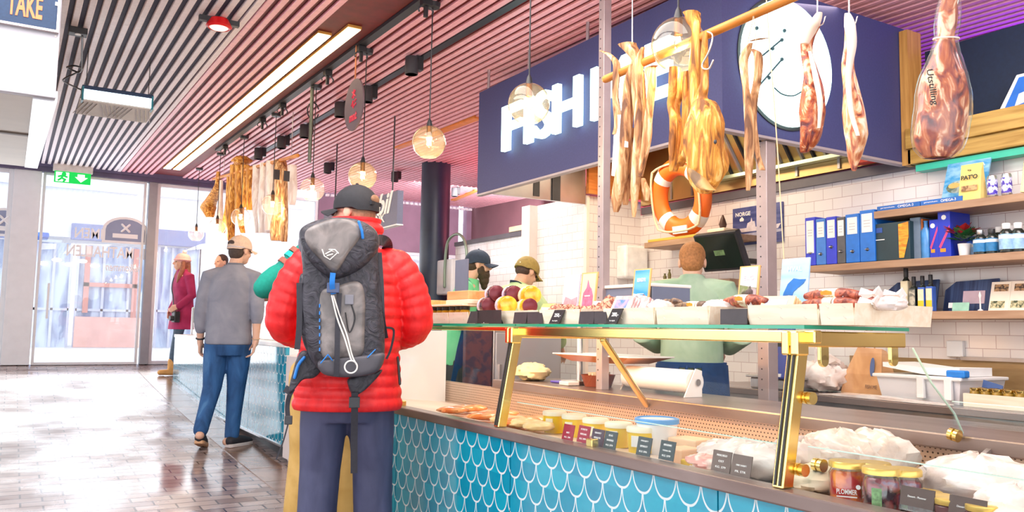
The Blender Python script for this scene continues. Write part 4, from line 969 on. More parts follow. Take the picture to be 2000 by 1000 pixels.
tag(MB().loft([[(4.2, y0 - .005, ZK + .175), (4.5, y0 - .005, ZK + .175), (4.5, y0 - .005, ZK + .20), (4.2, y0 - .005, ZK + .20)], [(4.2, (y0 + y1) / 2, ZK + .145), (4.5, (y0 + y1) / 2, ZK + .145), (4.5, (y0 + y1) / 2, ZK + .18), (4.2, (y0 + y1) / 2, ZK + .18)], [(4.2, y1 + .03, ZK + .14), (4.5, y1 + .03, ZK + .14), (4.5, y1 + .03, ZK + .185), (4.2, y1 + .03, ZK + .185)]]).build('paper_stack', M_paper), 'curved stack of white paper on the lid of the white plastic box', 'paper')
tag(MB().box((4.14, y1 - .03, ZK + .138), (4.19, y1 + .07, ZK + .175)).build('blue_roll', mat('bright_blue_tape', srgb(30, 130, 220), .4), bevel=.008), 'bright blue tape roll on the corner of the white plastic box', 'tape')
c = at(1938, 752, x=4.25)
tag(MB().box((-.05, -.03, 0), (.05, .03, .004), frame((4.25, c.y, ZK + .09), (0, -1, -.25), (.4, 0, 1))).box((-.008, -.11, -.004), (.008, -.02, 0), frame((4.25, c.y, ZK + .09), (0, -1, -.25), (.4, 0, 1))).build('price_sign', mat('navy_card', srgb(40, 76, 136), .5)), 'small navy card on a stick above the tray of little jars', 'card')
y0, y1 = yat(1888, 4.15, 785), yat(2010, 4.15, 785)
tr = thing('wooden_tray', 'pale wooden tray of little jars on the back counter', 'tray', (4.25, (y0 + y1) / 2, ZK))
MB().box((4.12, y1, ZK), (4.13, y0, ZK + .065)).box((4.35, y1, ZK), (4.36, y0, ZK + .065)).box((4.13, y0 - .008, ZK), (4.35, y0, ZK + .065)).box((4.13, y1, ZK), (4.35, y1 + .008, ZK + .065)).build('side', M_veneer, tr, world=True)
MB().box((4.13, y1 + .008, ZK), (4.35, y0 - .008, ZK + .008)).build('base', M_veneer, tr, world=True)
k = 0
def little_jar(x, y, z, label, grp, h=.065, r=.024, cont=None, lid=None):
    o = thing('small_jar', label, 'jar', (x, y, z), 0, grp)
    MB().lathe([(0, 0), (r, .002), (r, h * .7), (r * .85, h * .78), (0, h * .78)], None, 14).build('jar', cont or mat('olive_contents', srgb(150, 120, 40), .25, 0, .3, 30), o, smooth=True)
    MB().lathe([(r * .95, h * .78), (r * .98, h * .8), (r * .98, h * .98), (r * .9, h), (0, h)], None, 14).build('lid', lid or M_brass, o, smooth=True)
    return o
for yy in [y0 - .035 - q * .055 for q in range(int((y0 - y1) / .055))]:
    for x in (4.165, 4.235):
        little_jar(x, yy, ZK + .008 + .02, 'little gold-lidded jar of olive preserve in the wooden tray', 'little jars in the wooden tray')
tag(MB().loft([[(4.05, yat(1600, 4.05, 800) + 0, ZK + .001), (4.05, yat(1600, 4.05, 800), ZK + .004), (4.3, yat(1600, 4.05, 800), ZK + .004), (4.3, yat(1600, 4.05, 800), ZK + .001)], [(4.03, 2.9, ZK + .001), (4.03, 2.9, ZK + .02), (4.12, 2.9, ZK + .02), (4.12, 2.9, ZK + .001)], [(4.03, 2.45, ZK + .001), (4.03, 2.45, ZK + .006), (4.1, 2.45, ZK + .006), (4.1, 2.45, ZK + .001)]]).build('wrapping_sheet', M_film), 'loose sheet of white wrapping paper along the edge of the back counter', 'paper')
c = at(1868, 690, x=4.74)
tag(MB().box((4.72, c.y - .05, 1.16 - .07), (4.75, c.y + .05, 1.16 + .025)).build('socket_box', M_white, bevel=.006), 'white socket box on the tile wall above the back board', 'socket')
# counter scale with a blue keypad
sc = thing('counter_scale', 'counter scale with a blue keypad and red key behind the glass', 'scale', (4.2, 3.55, ZK))
MB().box((4.08, 3.42, ZK), (4.40, 3.78, ZK + .07)).build('base', M_steel, sc, world=True, bevel=.01)
MB().box((4.06, 3.40, ZK + .07), (4.42, 3.80, ZK + .085)).build('pan', M_steel, sc, world=True, bevel=.004)
M = frame((4.07, 3.57, ZK + .2), (0, -1, 0), (.25, 0, 1))
MB().box((-.11, -.13, -.04), (.11, .16, 0), M).build('console', mat('royal_console', srgb(70, 84, 160), .4, 0, .1, 8), sc, world=True, bevel=.01)
MB().box((-.08, .07, 0), (.08, .13, .002), M).build('display', M_black, sc, world=True)
MB().ell((0, .02, 0), (.025, .018, .01), M).build('red_key', mat('red_key', srgb(220, 40, 50), .4), sc, world=True)
MB().lathe([(0, 0), (.028, 0), (.028, .006), (0, .006)], M @ Matrix.Translation((0, -.06, 0)), 18).build('dial', M_white, sc, world=True)
for q in range(4): MB().cbox((-.06 + q * .04, -.11, .002), (.028, .02, .004), M).build('key', M_white, sc, world=True)

# bits beyond the far end of the case
def P0(px): return yat(px, 2.22, 540)
tag(MB().box((2.215, P0(914), 1.2295), (2.225, P0(890), at(902, 507, x=2.22).z)).box((2.17, P0(914), 1.2295), (2.27, P0(890), 1.235)).build('upright_panel', mat('slate_grey_panel', srgb(104, 108, 128), .5, 0, .06, 10), bevel=.002), 'slate-grey upright panel on the glass top in front of the bearded man', 'panel')
a, b = at(857, 510, x=4.68), at(889, 575, x=4.68)
tag(MB().box((4.62, b.y, b.z), (4.748, a.y, a.z)).build('wall_box', M_white, bevel=.02), 'white box on the tile wall just right of the dark round column', 'box')
def hose(pts, x, r, m, name, label):
    return tag(MB().tube(curve_pts([at(p[0], p[1], x=x) for p in pts], 6), r, 8).build(name, m, smooth=True), label, 'hose')
M_hose = mat('grey_green_hose', srgb(140, 158, 138), .4, .3, .08, 10)
hose([(868, 560), (869, 515), (875, 472), (893, 457), (908, 472), (913, 515)], 4.60, .018, M_hose, 'spray_hose', 'arched grey hose over the white wall box by the column')
hose([(1040, 540), (1041, 500), (1046, 470), (1058, 448), (1076, 434), (1100, 426)], 4.30, .016, M_hose, 'spray_hose', 'arched grey-green hose above the man in the olive cap')
hose([(1054, 452), (1064, 441), (1078, 433)], 4.29, .024, mat('green_hose_sleeve', srgb(110, 160, 130), .5), 'hose_sleeve', 'green sleeve on the arched hose above the olive cap')
for pa_, pb_, z0, h, m, t in ((994, 1050, 2.292, .06, M_lwood, 'lowest pale board on top of the low tile wall'), (1022, 1094, 2.353, .10, two('olive_wood', srgb(170, 150, 100), srgb(196, 176, 124), 4, .5, .35, .65, stretch=(6, .7, 6)), 'olive wooden box on top of the low tile wall'), (1046, 1090, 2.454, .07, M_lwood, 'small pale box topping the pile on the low tile wall')):
    ya, yb_ = yat(pa_, 4.72, 430), yat(pb_, 4.72, 430)
    tag(MB().box((4.72, yb_, z0), (4.92, ya, z0 + h)).build('storage_box', m, bevel=.006), t, 'box')
# ================================================================== GOODS ON AND IN THE CASE
ZT = 1.2295       # top of the glass sheets
ZL = .8945         # rear worktop
def zb(x): return .7745 - .072 * (x - 1.815) / .805
def P(px, x, py=620): return yat(px, x, py)

# paper roll dispenser
ya, yb_ = 3.50, 3.00
pr = thing('paper_roll', 'big white paper roll in a dispenser on the worktop behind the case', 'paper roll', (2.86, 3.25, ZL))
MB().tube([(2.86, yb_, ZL + .07), (2.86, ya, ZL + .07)], .058, 24, rnd=False).build('roll', M_paper, pr, world=True, smooth=True)
MB().tube([(2.86, yb_ - .025, ZL + .07), (2.86, yb_ + .01, ZL + .07)], .016, 14, rnd=False).build('spindle', M_steel, pr, world=True, smooth=True)
MB().prism([(-.06, 0), (.06, 0), (.02, .075), (-.02, .075)], 0, .012, frame((2.86, ya + .004, ZL), (1, 0, 0), (0, 0, 1), (0, -1, 0))).build('bracket', M_steel, pr, world=True)
MB().prism([(-.085, 0), (.03, 0), (.03, .125), (-.01, .135)], 0, .006, frame((2.86, yb_ - .012, ZL), (1, 0, 0), (0, 0, 1), (0, -1, 0))).build('bracket', M_paper, pr, world=True)
# brown bowl of crackers
bw = thing('brown_bowl', 'brown bowl of pale pieces on the worktop behind the case', 'bowl', (2.85, 3.76, ZL))
MB().lathe([(0, 0), (.075, 0), (.095, .06), (.098, .065), (.09, .06), (.07, .012), (0, .012)], None, 24).build('bowl', mat('terracotta_brown', srgb(150, 76, 52), .5, 0, .15, 9), bw, smooth=True)
rnd = random.Random(4); mb = MB()
for k in range(26): mb.cbox((rnd.uniform(-.05, .05), rnd.uniform(-.05, .05), .05 + rnd.uniform(0, .025)), (.03, .02, .012), Matrix.Rotation(rnd.uniform(0, 3), 4, 'Z'))
o = mb.build('pale_pieces', M_lwood, bw); o['kind'] = 'stuff'
# label scale: column, pan and display head
ls = thing('label_scale', 'tall grey label scale with an orange pan on the worktop', 'scale', (2.88, 3.95, ZL))
MB().cyl((2.88, 3.98, ZL), (2.88, 3.98, 1.33), .018).build('column', M_steel, ls, world=True)
MB().box((2.80, 3.88, ZL), (2.98, 4.06, ZL + .02)).build('foot', M_steel, ls, world=True, bevel=.004)
MB().loft([[(2.80, 3.50, 1.03), (3.0, 3.50, 1.03), (3.0, 3.95, 1.03), (2.80, 3.95, 1.03)], [(2.74, 3.36, 1.068), (3.05, 3.36, 1.068), (3.05, 4.05, 1.068), (2.74, 4.05, 1.068)]]).build('pan', mat('orange_brown_pan', srgb(224, 150, 100), .35, 0, .06, 8), ls, world=True)
MB().box((2.735, 3.355, 1.066), (3.055, 4.055, 1.074)).build('pan_rim', M_white, ls, world=True, bevel=.003)
hy0, hy1 = P(1273, 2.72, 560), P(1166, 2.72, 560)
MB().box((2.72, hy0, 1.25), (2.98, hy1, 1.435)).build('head', mat('slate_plastic', srgb(110, 122, 148), .4, 0, .06, 9), ls, world=True, bevel=.008)
MB().box((2.71, hy0 - .002, 1.43), (2.985, hy1 + .002, 1.447)).build('head_top', M_white, ls, world=True, bevel=.004)
MB().box((2.716, hy1 - .16, 1.26), (2.72, hy1 - .03, 1.33)).build('sticker', M_paper, ls, world=True)
MB().box((2.714, hy0 + .0, 1.24), (2.72, hy0 + .06, 1.44)).build('side_strip', M_dark, ls, world=True)
# stainless cabinet and a patterned screen beyond the worktop
CX0, CX1 = at(963, 700, y=5.26).x, at(1096, 700, y=5.26).x; PX0 = at(910, 700, y=5.26).x
fr = thing('steel_cabinet', 'stainless cabinet standing behind the far end of the case', 'cabinet', (3.3, 5.38, fz(5.26)))
MB().box((CX0, 5.26, fz(5.26)), (CX1, 5.50, 1.20)).build('body', M_steel, fr, world=True, bevel=.006)
MB().box((CX0 + .02, 5.252, .25), (CX1 - .02, 5.26, 1.18)).build('door', mat('soft_steel', (.7, .7, .74), .38, .9, .05, 4), fr, world=True, bevel=.003)
MB().box((CX0 + .04, 5.23, .7), (CX0 + .06, 5.252, .95)).build('handle', M_steel, fr, world=True)
tag(MB().box((PX0, 5.27, fz(5.26)), (CX0 - .006, 5.31, 1.20)).build('patterned_screen', two('rust_grey_pattern', srgb(50, 50, 72), srgb(88, 60, 70), 16, .5, .42, .55), bevel=.004), 'narrow grey and rust patterned screen beside the stainless cabinet', 'screen')
tag(crumple((2.78, 4.34, ZL), (.09, .11, .05), mat('pale_yellow_cloth', srgb(240, 222, 176), .8, 0, .06, 12), 'folded_cloth', 8), 'pale yellow cloth heaped at the far end of the rear worktop', 'cloth')
tag(MB().box((2.78, 3.98, ZL), (2.90, 4.14, ZL + .012)).build('purple_lid', mat('violet_plastic', srgb(96, 84, 196), .35), bevel=.004), 'flat violet lid on the worktop beside the brown bowl', 'lid')
tag(MB().box((2.70, 3.84, ZL), (2.78, 3.93, ZL + .022)).build('white_tray', M_white, bevel=.004), 'small white tray on the worktop next to the brown bowl', 'tray')

# ---------------------------------------------------------------- on the glass top
M_staple = mat('staple_wire', (.45, .4, .36), .4, .8)
def crate(pa, pb, x0, h, dep, label, flare=.008):
    ya, yb_ = P(pa, x0), P(pb, x0); y0, y1 = min(ya, yb_), max(ya, yb_); t = .004
    o = thing('veneer_crate', label, 'crate', (x0 + dep / 2, (y0 + y1) / 2, ZT), 0, 'pale veneer crates on the glass top')
    mb = MB()
    def wall(p, q, nx, ny):
        mb.loft([[(p[0], p[1], ZT), (q[0], q[1], ZT), (q[0] - nx * t, q[1] - ny * t, ZT), (p[0] - nx * t, p[1] - ny * t, ZT)],
                 [(p[0] + nx * flare, p[1] + ny * flare, ZT + h), (q[0] + nx * flare, q[1] + ny * flare, ZT + h), (q[0] + nx * (flare - t), q[1] + ny * (flare - t), ZT + h), (p[0] + nx * (flare - t), p[1] + ny * (flare - t), ZT + h)]])
    wall((x0, y0), (x0, y1), -1, 0); wall((x0 + dep, y0), (x0 + dep, y1), 1, 0); wall((x0, y0), (x0 + dep, y0), 0, -1); wall((x0, y1), (x0 + dep, y1), 0, 1)
    mb.build('side', M_veneer, o, world=True)
    MB().box((x0 + .002, y0 + .002, ZT), (x0 + dep - .002, y1 - .002, ZT + .004)).build('base', M_veneer, o, world=True)
    st = MB(); n = max(2, int((y1 - y0) / .07))
    for k in range(n):
        y = y0 + (y1 - y0) * (k + .5) / n
        for z in (.3, .8): st.tube([(x0 - flare * z - .0008, y - .004, ZT + h * z), (x0 - flare * z - .0008, y + .004, ZT + h * z + .006)], .0008, 4)
    st.build('staple', M_staple, o, world=True)
    return o, y0, y1
XT = 1.905
crate(836, 876, XT, .055, .2, 'crate of yellow-lidded jars at the far end of the glass top')
crate(878, 916, XT, .055, .2, 'crate below the wooden block pile on the glass top')
crate(966, 1052, XT + .02, .058, .26, 'crate carrying the lying jars of orange and purple preserve')
crate(1056, 1134, XT, .058, .24, 'crate behind the 250,- price card')
crate(1181, 1278, XT, .058, .24, 'crate behind the 280,- price card')
crate(1284, 1384, XT, .058, .24, 'crate of dark sausages with a yellow label')
crate(1464, 1598, XT, .058, .24, 'crate under the orange-labelled sausage and the whale packs')
crate(1604, 1668, XT, .058, .34, 'brightly lit crate at the near end of the glass top under the stacked sausages')
# yellow-lidded jars under a board
for k, px in enumerate((842, 850, 862, 872, 886, 898, 908)):
    little_jar(2.0, P(px, 2.0), ZT + .005, 'little yellow-labelled jar in the crates under the wooden board', 'jars under the wooden board', .085, .026, mat('honey_yellow', srgb(240, 190, 50), .3, 0, .2, 20), M_black)
bt = MB().box((1.93, P(926, 2.0), ZT + .0905), (2.11, P(832, 2.0), ZT + .10)).build('serving_board', M_lwood, bevel=.002)
tag(bt, 'thin pale board laid over the little jars at the far end of the glass top', 'board')
a, b = P(927, 2.0), P(883, 2.0)
tag(MB().box((1.96, a, ZT + .1005), (2.09, b, ZT + .123)).build('wood_block', M_lwood, bevel=.004), 'flat orange wood block, the lower of the pile on the board', 'block')
tag(MB().box((1.965, a + .01, ZT + .1235), (2.085, b - .002, ZT + .168)).build('wood_block', two('orange_wood', srgb(226, 152, 88), srgb(240, 176, 116), 5, .5, .35, .65, stretch=(8, .7, 8)), bevel=.004), 'larger orange wood block, the upper of the pile on the board', 'block')
tag(MB().box((1.96, P(853, 2.0), ZT + .1005), (2.08, P(834, 2.0), ZT + .128)).build('wood_block', MATS['orange_wood'], bevel=.004), 'small orange wood block at the far end of the board', 'block')
# slate price cards
M_slate = mat('slate_card', srgb(62, 58, 62), .5, 0, .12, 30)
M_dslate = mat('dark_slate_card', srgb(44, 42, 44), .55, 0, .15, 24)
def tcard(pa, pb, x, h, label, txt=None, lean=.0, tilt=.15, m=None, sub=None, z=ZT, stand=True, grp='dark price cards on the glass top'):
    ya, yb_ = P(pa, x), P(pb, x); w = abs(ya - yb_); cy = (ya + yb_) / 2
    o = thing('price_card', label, 'price card', (x, cy, z), 0, grp)
    M = frame((0, 0, 0), (0, -1, 0), (tilt, 0, 1))
    poly = [(-w / 2, 0), (w / 2, 0), (w / 2 + lean, h), (-w / 2 + lean, h)]
    MB().prism(poly, 0, .003, M).build('card', m or M_slate, o)
    if stand: MB().prism([(-w * .3, 0), (w * .3, 0), (w * .3, h * .7), (-w * .3, h * .7)], 0, .002, frame((.035, 0, 0), (0, -1, 0), (-.5, 0, 1))).build('stand', m or M_slate, o)
    if txt: wtext(txt, .03, M_ink, o, M @ Matrix.Translation((lean * .6, h * .6, .0032)), 'lettering', .0004, .0006, fit=(w * .62, h * .3), shear=.25 if lean else 0)
    if sub: wtext(sub, .02, M_ink, o, M @ Matrix.Translation((lean * .2, h * .2, .0032)), 'lettering', .0004, 0, fit=(w * .5, h * .12))
    return o
tcard(913, 932, 1.885, .058, 'dark folded card with a faint red line at the far end of the glass top', None, .02)
o = tcard(934, 980, 1.885, .062, 'wide dark card with a white branch drawing beside the lying jars', None, -.02, m=M_dslate)
M = frame((0, 0, 0), (0, -1, 0), (.15, 0, 1)); mb = MB(); mb.tube([(.02, .004, .0034), (.005, .056, .0034)], .0016, 5)
for q in range(3): mb.tube([(.017 - q * .004, .015 + q * .014, .0034), (.03 - q * .004, .021 + q * .014, .0034)], .0012, 5).tube([(.017 - q * .004, .013 + q * .014, .0034), (.004 - q * .004, .021 + q * .014, .0034)], .0012, 5)
mb.build('branch_drawing', M_ink, o)
tcard(1003, 1028, 1.895, .05, 'blank dark card below the lying jars, the one further from the post')
tcard(1031, 1060, 1.895, .05, 'blank dark card below the lying jars, with a slanted end beside the 250,- card', None, -.012)
tcard(1073, 1093, 1.885, .056, 'slanted dark card lettered 250,- in white', '250,-', .03, m=M_dslate, sub='kr/pk')
tcard(1131, 1160, 1.895, .048, 'blank dark card between the two written price cards, the one nearer the 250,- card')
tcard(1162, 1186, 1.895, .048, 'blank dark card with a slanted end right beside the 280,- card', None, -.012)
tcard(1184, 1205, 1.880, .056, 'slanted dark card lettered 280,- in white', '280,-', .03, m=M_dslate, sub='kr/pk')
tcard(1408, 1460, 1.895, .048, 'widest blank dark card, in front of the white wrapped pack and the orange-labelled sausage', None, -.006)
# lying preserve jars
M_opres = two('orange_preserve', srgb(240, 150, 20), srgb(252, 200, 70), 16, .2, .4, .6, coat=.5); M_ppres = two('purple_preserve', srgb(70, 30, 50), srgb(150, 60, 70), 16, .2, .4, .6, coat=.5)
M_plab = mat('lilac_label', srgb(216, 206, 226), .5, 0, .1, 30)
def lyjar(px, py, x, r, ln, m, lid, label, cls):
    c = at(px, py, x=x)
    o = thing('preserve_jar', label, 'jar', c - Vector((0, 0, r)), 0, 'lying preserve jars')
    MR = Matrix.Translation((0, 0, r)) @ Matrix.Rotation(R(-18), 4, 'Z') @ Matrix.Rotation(R(90), 4, 'X')     # axis turned towards -Y
    MB().lathe([(0, -ln / 2), (r * .9, -ln / 2), (r, -ln / 2 + .006), (r, ln * .3), (r * .85, ln * .38), (0, ln * .38)], MR, 20).build('jar', m, o, smooth=True)
    MB().lathe([(r * .8, ln * .36), (r * .93, ln * .38), (r * .93, ln * .5), (r * .85, ln * .52), (0, ln * .52)], MR, 20).build('lid', lid, o, smooth=True)
    MB().lathe([(r * 1.01, -ln * .38), (r * 1.015, -ln * .38), (r * 1.015, ln * .02), (r * 1.01, ln * .02)], MR, 20, False).build('label', cls, o, smooth=True)
M_plid = mat('maroon_lid', srgb(110, 40, 50), .3, .3)
lyjar(951, 597, 2.02, .042, .125, M_ppres, M_plid, 'lower lying jar with a lilac label at the far end of the jar pile', M_plab)
lyjar(988, 596, 2.02, .044, .125, M_opres, M_opres, 'lower lying jar of orange preserve next to the lilac-labelled one', M_plab)
lyjar(1030, 598, 2.05, .038, .105, M_opres, M_plid, 'small lower jar of orange preserve at the near end of the jar pile', M_cream)
lyjar(966, 574, 2.05, .042, .125, M_ppres, M_plid, 'upper purple jar with its lid towards the hall, at the far end of the pile', M_plab)
lyjar(1000, 575, 2.06, .042, .11, M_ppres, M_plid, 'upper purple jar in the middle of the pile', M_plab)
lyjar(1034, 577, 2.08, .044, .125, M_opres, M_opres, 'upper jar of orange preserve at the near end of the pile', M_cream)
tag(MB().box((1.935, P(1050, 2.0), ZT + .005), (2.16, P(962, 2.0), ZT + .043)).build('packing_board', M_lwood), 'board in the crate that the preserve jars lie on', 'board')

# picture cards standing in the goods
def pcard(pa, pb, ptop, x, label, m, kids, frame_m=None, txt=None, tilt=.12, tz=.8, cat='picture card'):
    ya, yb_ = P(pa, x, 550), P(pb, x, 550); w = abs(ya - yb_); cy = (ya + yb_) / 2
    h = at((pa + pb) / 2, ptop, x=x).z - ZT
    o = thing('picture_card', label, cat, (x, cy, ZT), 0, 'picture cards among the goods')
    M = frame((0, 0, 0), (0, -1, 0), (tilt, 0, 1)); 
    MB().box((-w / 2, 0, 0), (w / 2, h, .005), M).build('card', frame_m or m, o)
    b = .05 * w if frame_m else 0
    if frame_m: MB().box((-w / 2 + b * 1.6, h * .3, .005), (w / 2 - b * 1.6, h - b, .0058), M).build('picture', m, o)
    for nm, poly, mm in kids: MB().prism([(u * w, v * h) for u, v in poly], .006, .0068, M).build(nm, mm, o)
    if txt: wtext(txt, .03, M_ink, o, M @ Matrix.Translation((0, h * tz, .007)), 'lettering', .0004, 0, fit=(w * .5, h * .07))
    MB().prism([(-.02, 0), (.02, 0), (.02, h * .6), (-.02, h * .6)], 0, .003, frame((.06, 0, 0), (0, -1, 0), (-.4, 0, 1))).build('stand', M_paper, o)
    return o
M_skyb = two('sky_picture', srgb(60, 150, 220), srgb(130, 196, 236), 3, .4, .35, .65, stretch=(1, 1, 4)); M_snow = mat('snow_picture', srgb(232, 238, 244), .5, 0, .1, 30); M_brn = two('brown_herd', srgb(120, 80, 60), srgb(190, 140, 110), 50, .5)
M_oframe = mat('orange_wood_frame', srgb(232, 176, 110), .5, 0, .1, 10)
pcard(1096, 1126, 536, 2.13, 'pale lilac card standing beside the pink castle picture', mat('lilac_sky', srgb(214, 208, 226), .5, 0, .06, 6), (('picture', [(-.45, .35), (.45, .35), (.45, .55), (.1, .5), (-.3, .56)], mat('faint_hills', srgb(190, 150, 160), .5, 0, .2, 30)),))
pcard(1129, 1160, 531, 2.13, 'orange-framed card with a pink building, standing by the label scale', mat('peach_sky', srgb(236, 206, 176), .5, 0, .06, 6), (('picture', [(-.3, .35), (.35, .35), (.35, .55), (.22, .68), (.1, .72), (-.05, .86), (-.1, .7), (-.28, .6)], mat('pink_building', srgb(206, 110, 140), .5, 0, .3, 50)),), M_oframe)
pcard(1231, 1264, 524, 2.10, 'blue sky card lettered REINSDYR with a brown herd in snow', M_skyb, (('picture', [(-.42, .33), (.42, .33), (.42, .5), (-.42, .56)], M_snow), ('picture', [(-.42, .33), (.4, .33), (.38, .5), (.2, .54), (0, .46), (-.2, .54), (-.38, .48)], M_brn)), M_oframe, 'REINSDYR')
pcard(1438, 1477, 518, 2.10, 'grey card with a brown moose, standing beside the steel post', mat('mist_picture', srgb(206, 198, 208), .5, 0, .06, 5), (('picture', [(-.42, .33), (.42, .33), (.42, .62), (-.42, .68)], two('moor_picture', srgb(120, 130, 80), srgb(176, 156, 160), 20, .5)), ('picture', [(-.34, .36), (-.28, .36), (-.26, .46), (.04, .46), (.06, .36), (.12, .36), (.14, .5), (.28, .52), (.26, .58), (.18, .6), (.1, .66), (-.0, .6), (-.3, .56)], mat('moose_brown', srgb(88, 62, 60), .6, 0, .2, 30))), M_oframe, 'ELG')
o = pcard(1520, 1574, 503, 2.13, 'large pale blue card with a leaping blue whale', two('ice_blue_picture', srgb(150, 196, 240), srgb(190, 220, 248), 4, .4, .35, .65, stretch=(1, 1, 4)), (('picture', [(-.42, .34), (-.36, .34), (-.3, .44), (-.12, .46), (-.16, .36), (-.08, .37), (.0, .5), (.34, .62), (.42, .68), (.2, .68), (-.02, .7), (-.22, .62), (-.36, .48)], mat('whale_blue', srgb(30, 110, 190), .5, 0, .15, 20)), ('picture', [(-.45, .1), (.45, .12), (.45, .3), (-.45, .34)], mat('wave_blue', srgb(90, 160, 220), .5, 0, .3, 30))), None, 'HVAL', tz=.84)

# sausages, packs and wrapped pieces lying in the crates
M_saus = two('red_sausage', srgb(120, 50, 38), srgb(196, 104, 76), 60, .4, .42, .58, bump=.4); M_dsaus = two('dark_sausage', srgb(70, 50, 40), srgb(130, 100, 76), 60, .4, .42, .58, bump=.4)
M_wrap = glass('clear_wrap', (.97, .96, .96), 1.6, .12, milk=.18)
def sausage(px0, px1, py, x, r, m, label, lab=None, txt=None, orange=None, film=False):
    p, q = at(px0, py, x=x), at(px1, py, x=x); c = (p + q) / 2; L = abs(p.y - q.y)
    o = thing('sausage', label, 'sausage', (x, c.y, c.z - r), 0, 'sausages on the glass top')
    n = 12; pts = [(0.004 * math.sin(k * 1.3), L / 2 - L * k / n, r + .002 * math.sin(k * .9)) for k in range(n + 1)]
    MB().tube(pts, [r * (.55 + .45 * min(1, 3.2 * min(k, n - k) / n)) for k in range(n + 1)], 14).build('sausage', m, o, smooth=True)
    if lab:
        a, b = L / 2 - L * lab[0], L / 2 - L * lab[1]
        MB().tube([(0, a, r), (0, (a + b) / 2, r + .001), (0, b, r)], r * 1.04, 18, rnd=False).build('label', M_cream, o, smooth=True)
        a2 = b - .004; MB().tube([(0, a2, r), (0, a2 - L * .12, r)], r * 1.03, 18, rnd=False).build('label', M_paper, o, smooth=True)
        M = frame((-r * 1.05, (a + b) / 2, r * 1.15), (0, -1, 0), (.12, 0, 1))
        w = abs(a - b)
        if orange: MB().prism([(-w * .32, -.002), (w * .32, -.002), (w * .3, r * .4), (0, r * .62), (-w * .3, r * .4)], 0, .001, M).build('emblem', mat('orange_emblem', srgb(230, 140, 20), .5, 0, .2, 20), o)
        if txt: wtext(txt, .02, mat('gold_brown_ink', srgb(150, 100, 50), .5), o, M @ Matrix.Translation((0, -r * .45, .001)), 'lettering', .0004, 0, fit=(w * .8, r * .5))
    if film:
        e = -L / 2
        MB().loft([[(0, e - .0, 2 * r), (-.012, e, r), (0, e, 0), (.012, e, r)], [(0, e - .035, r * 1.4), (-.006, e - .035, r), (0, e - .035, r * .7), (.006, e - .035, r)], [(0, e - .055, 2.2 * r), (-.02, e - .055, r), (0, e - .055, 0), (.02, e - .055, r)]]).build('wrapper_end', M_film, o)
    return o
sausage(1576, 1682, 577, 1.99, .019, M_saus, 'upper red sausage with a cream label, topmost of the stack at the near end', (.28, .62), 'Rødpølse', True, True)
sausage(1572, 1680, 593, 1.97, .017, M_saus, 'lower red sausage in film, under the cream-labelled one at the near end', (.38, .55), None, False, True)
sausage(1640, 1730, 592, 2.08, .017, M_saus, 'red sausage at the back of the near crate, ending in crinkled film', None, None, False, True)
sausage(1646, 1728, 578, 2.10, .017, M_saus, 'red sausage lying on the rear sausage of the near crate, in crinkled film', None, None, False, True)
sausage(1418, 1496, 588, 2.0, .020, M_saus, 'red sausage with an orange emblem in front of the moose card', (.28, .6), 'salami', True)
sausage(1322, 1398, 598, 1.99, .016, M_dsaus, 'dark sausage with a yellow label near the blank dark card', (.3, .55), None, True)
sausage(1292, 1330, 590, 2.06, .013, M_dsaus, 'shorter dark sausage behind the yellow-labelled one')
def pack(px, py, x, w, h, rz, m, label, pic=None, n=1, tilt=.5, name='vacuum_pack', grp='flat packs on the glass top'):
    c = at(px, py, x=x)
    o = thing(name, label, 'pack', (x, c.y, max(ZT + .006, c.z - h * .45)), R(rz), grp)
    M = frame((0, 0, 0), (0, -1, 0), (tilt, 0, .8))
    for k in range(n):
        MB().box((-w / 2 + .002 * k, 0, -.012 * k - .009), (w / 2 + .002 * k, h, -.012 * k), M).build('pack', m, o, bevel=.002)
    if pic: MB().box((-w * .36, h * .15, .0), (w * .3, h * .75, .001), M).build('label', pic, o)
    return o
M_pinkp = two('pink_slices', srgb(214, 160, 160), srgb(240, 214, 216), 30, .3, .42, .58, coat=.6)
pack(1207, 592, 1.98, .10, .075, 6, M_pinkp, 'fan of pink vacuum packs with a blue label in front of the herd card', two('blue_label', srgb(60, 120, 200), srgb(190, 150, 170), 20, .4), 6)
pack(1240, 594, 2.03, .09, .07, 0, M_pinkp, 'pink vacuum packs standing right behind the blue-labelled fan', None, 5)
pack(1512, 592, 1.985, .11, .06, 12, mat('pale_frame_card', srgb(236, 206, 160), .5, 0, .1, 20), 'stack of flat packs with a little whale picture in front of the whale card', two('ice_label', srgb(120, 150, 215), srgb(214, 224, 246), 12, .4), 5)
pack(1062, 602, 2.0, .10, .055, 0, mat('amber_pack', srgb(244, 186, 110), .35, 0, .25, 25), 'amber vacuum pack in the crate behind the 250,- card', None, 2)
pack(1028, 612, 1.97, .05, .04, 0, MATS['amber_pack'], 'amber pack tucked between the lying jars and the crate', None, 1)
pack(1358, 606, 1.96, .12, .02, 0, M_film, 'white wrapped pack in front of the dark sausages', None, 1)
M_snack = two('red_brown_pieces', srgb(130, 60, 44), srgb(220, 160, 130), 70, .4, .42, .56, bump=.6)
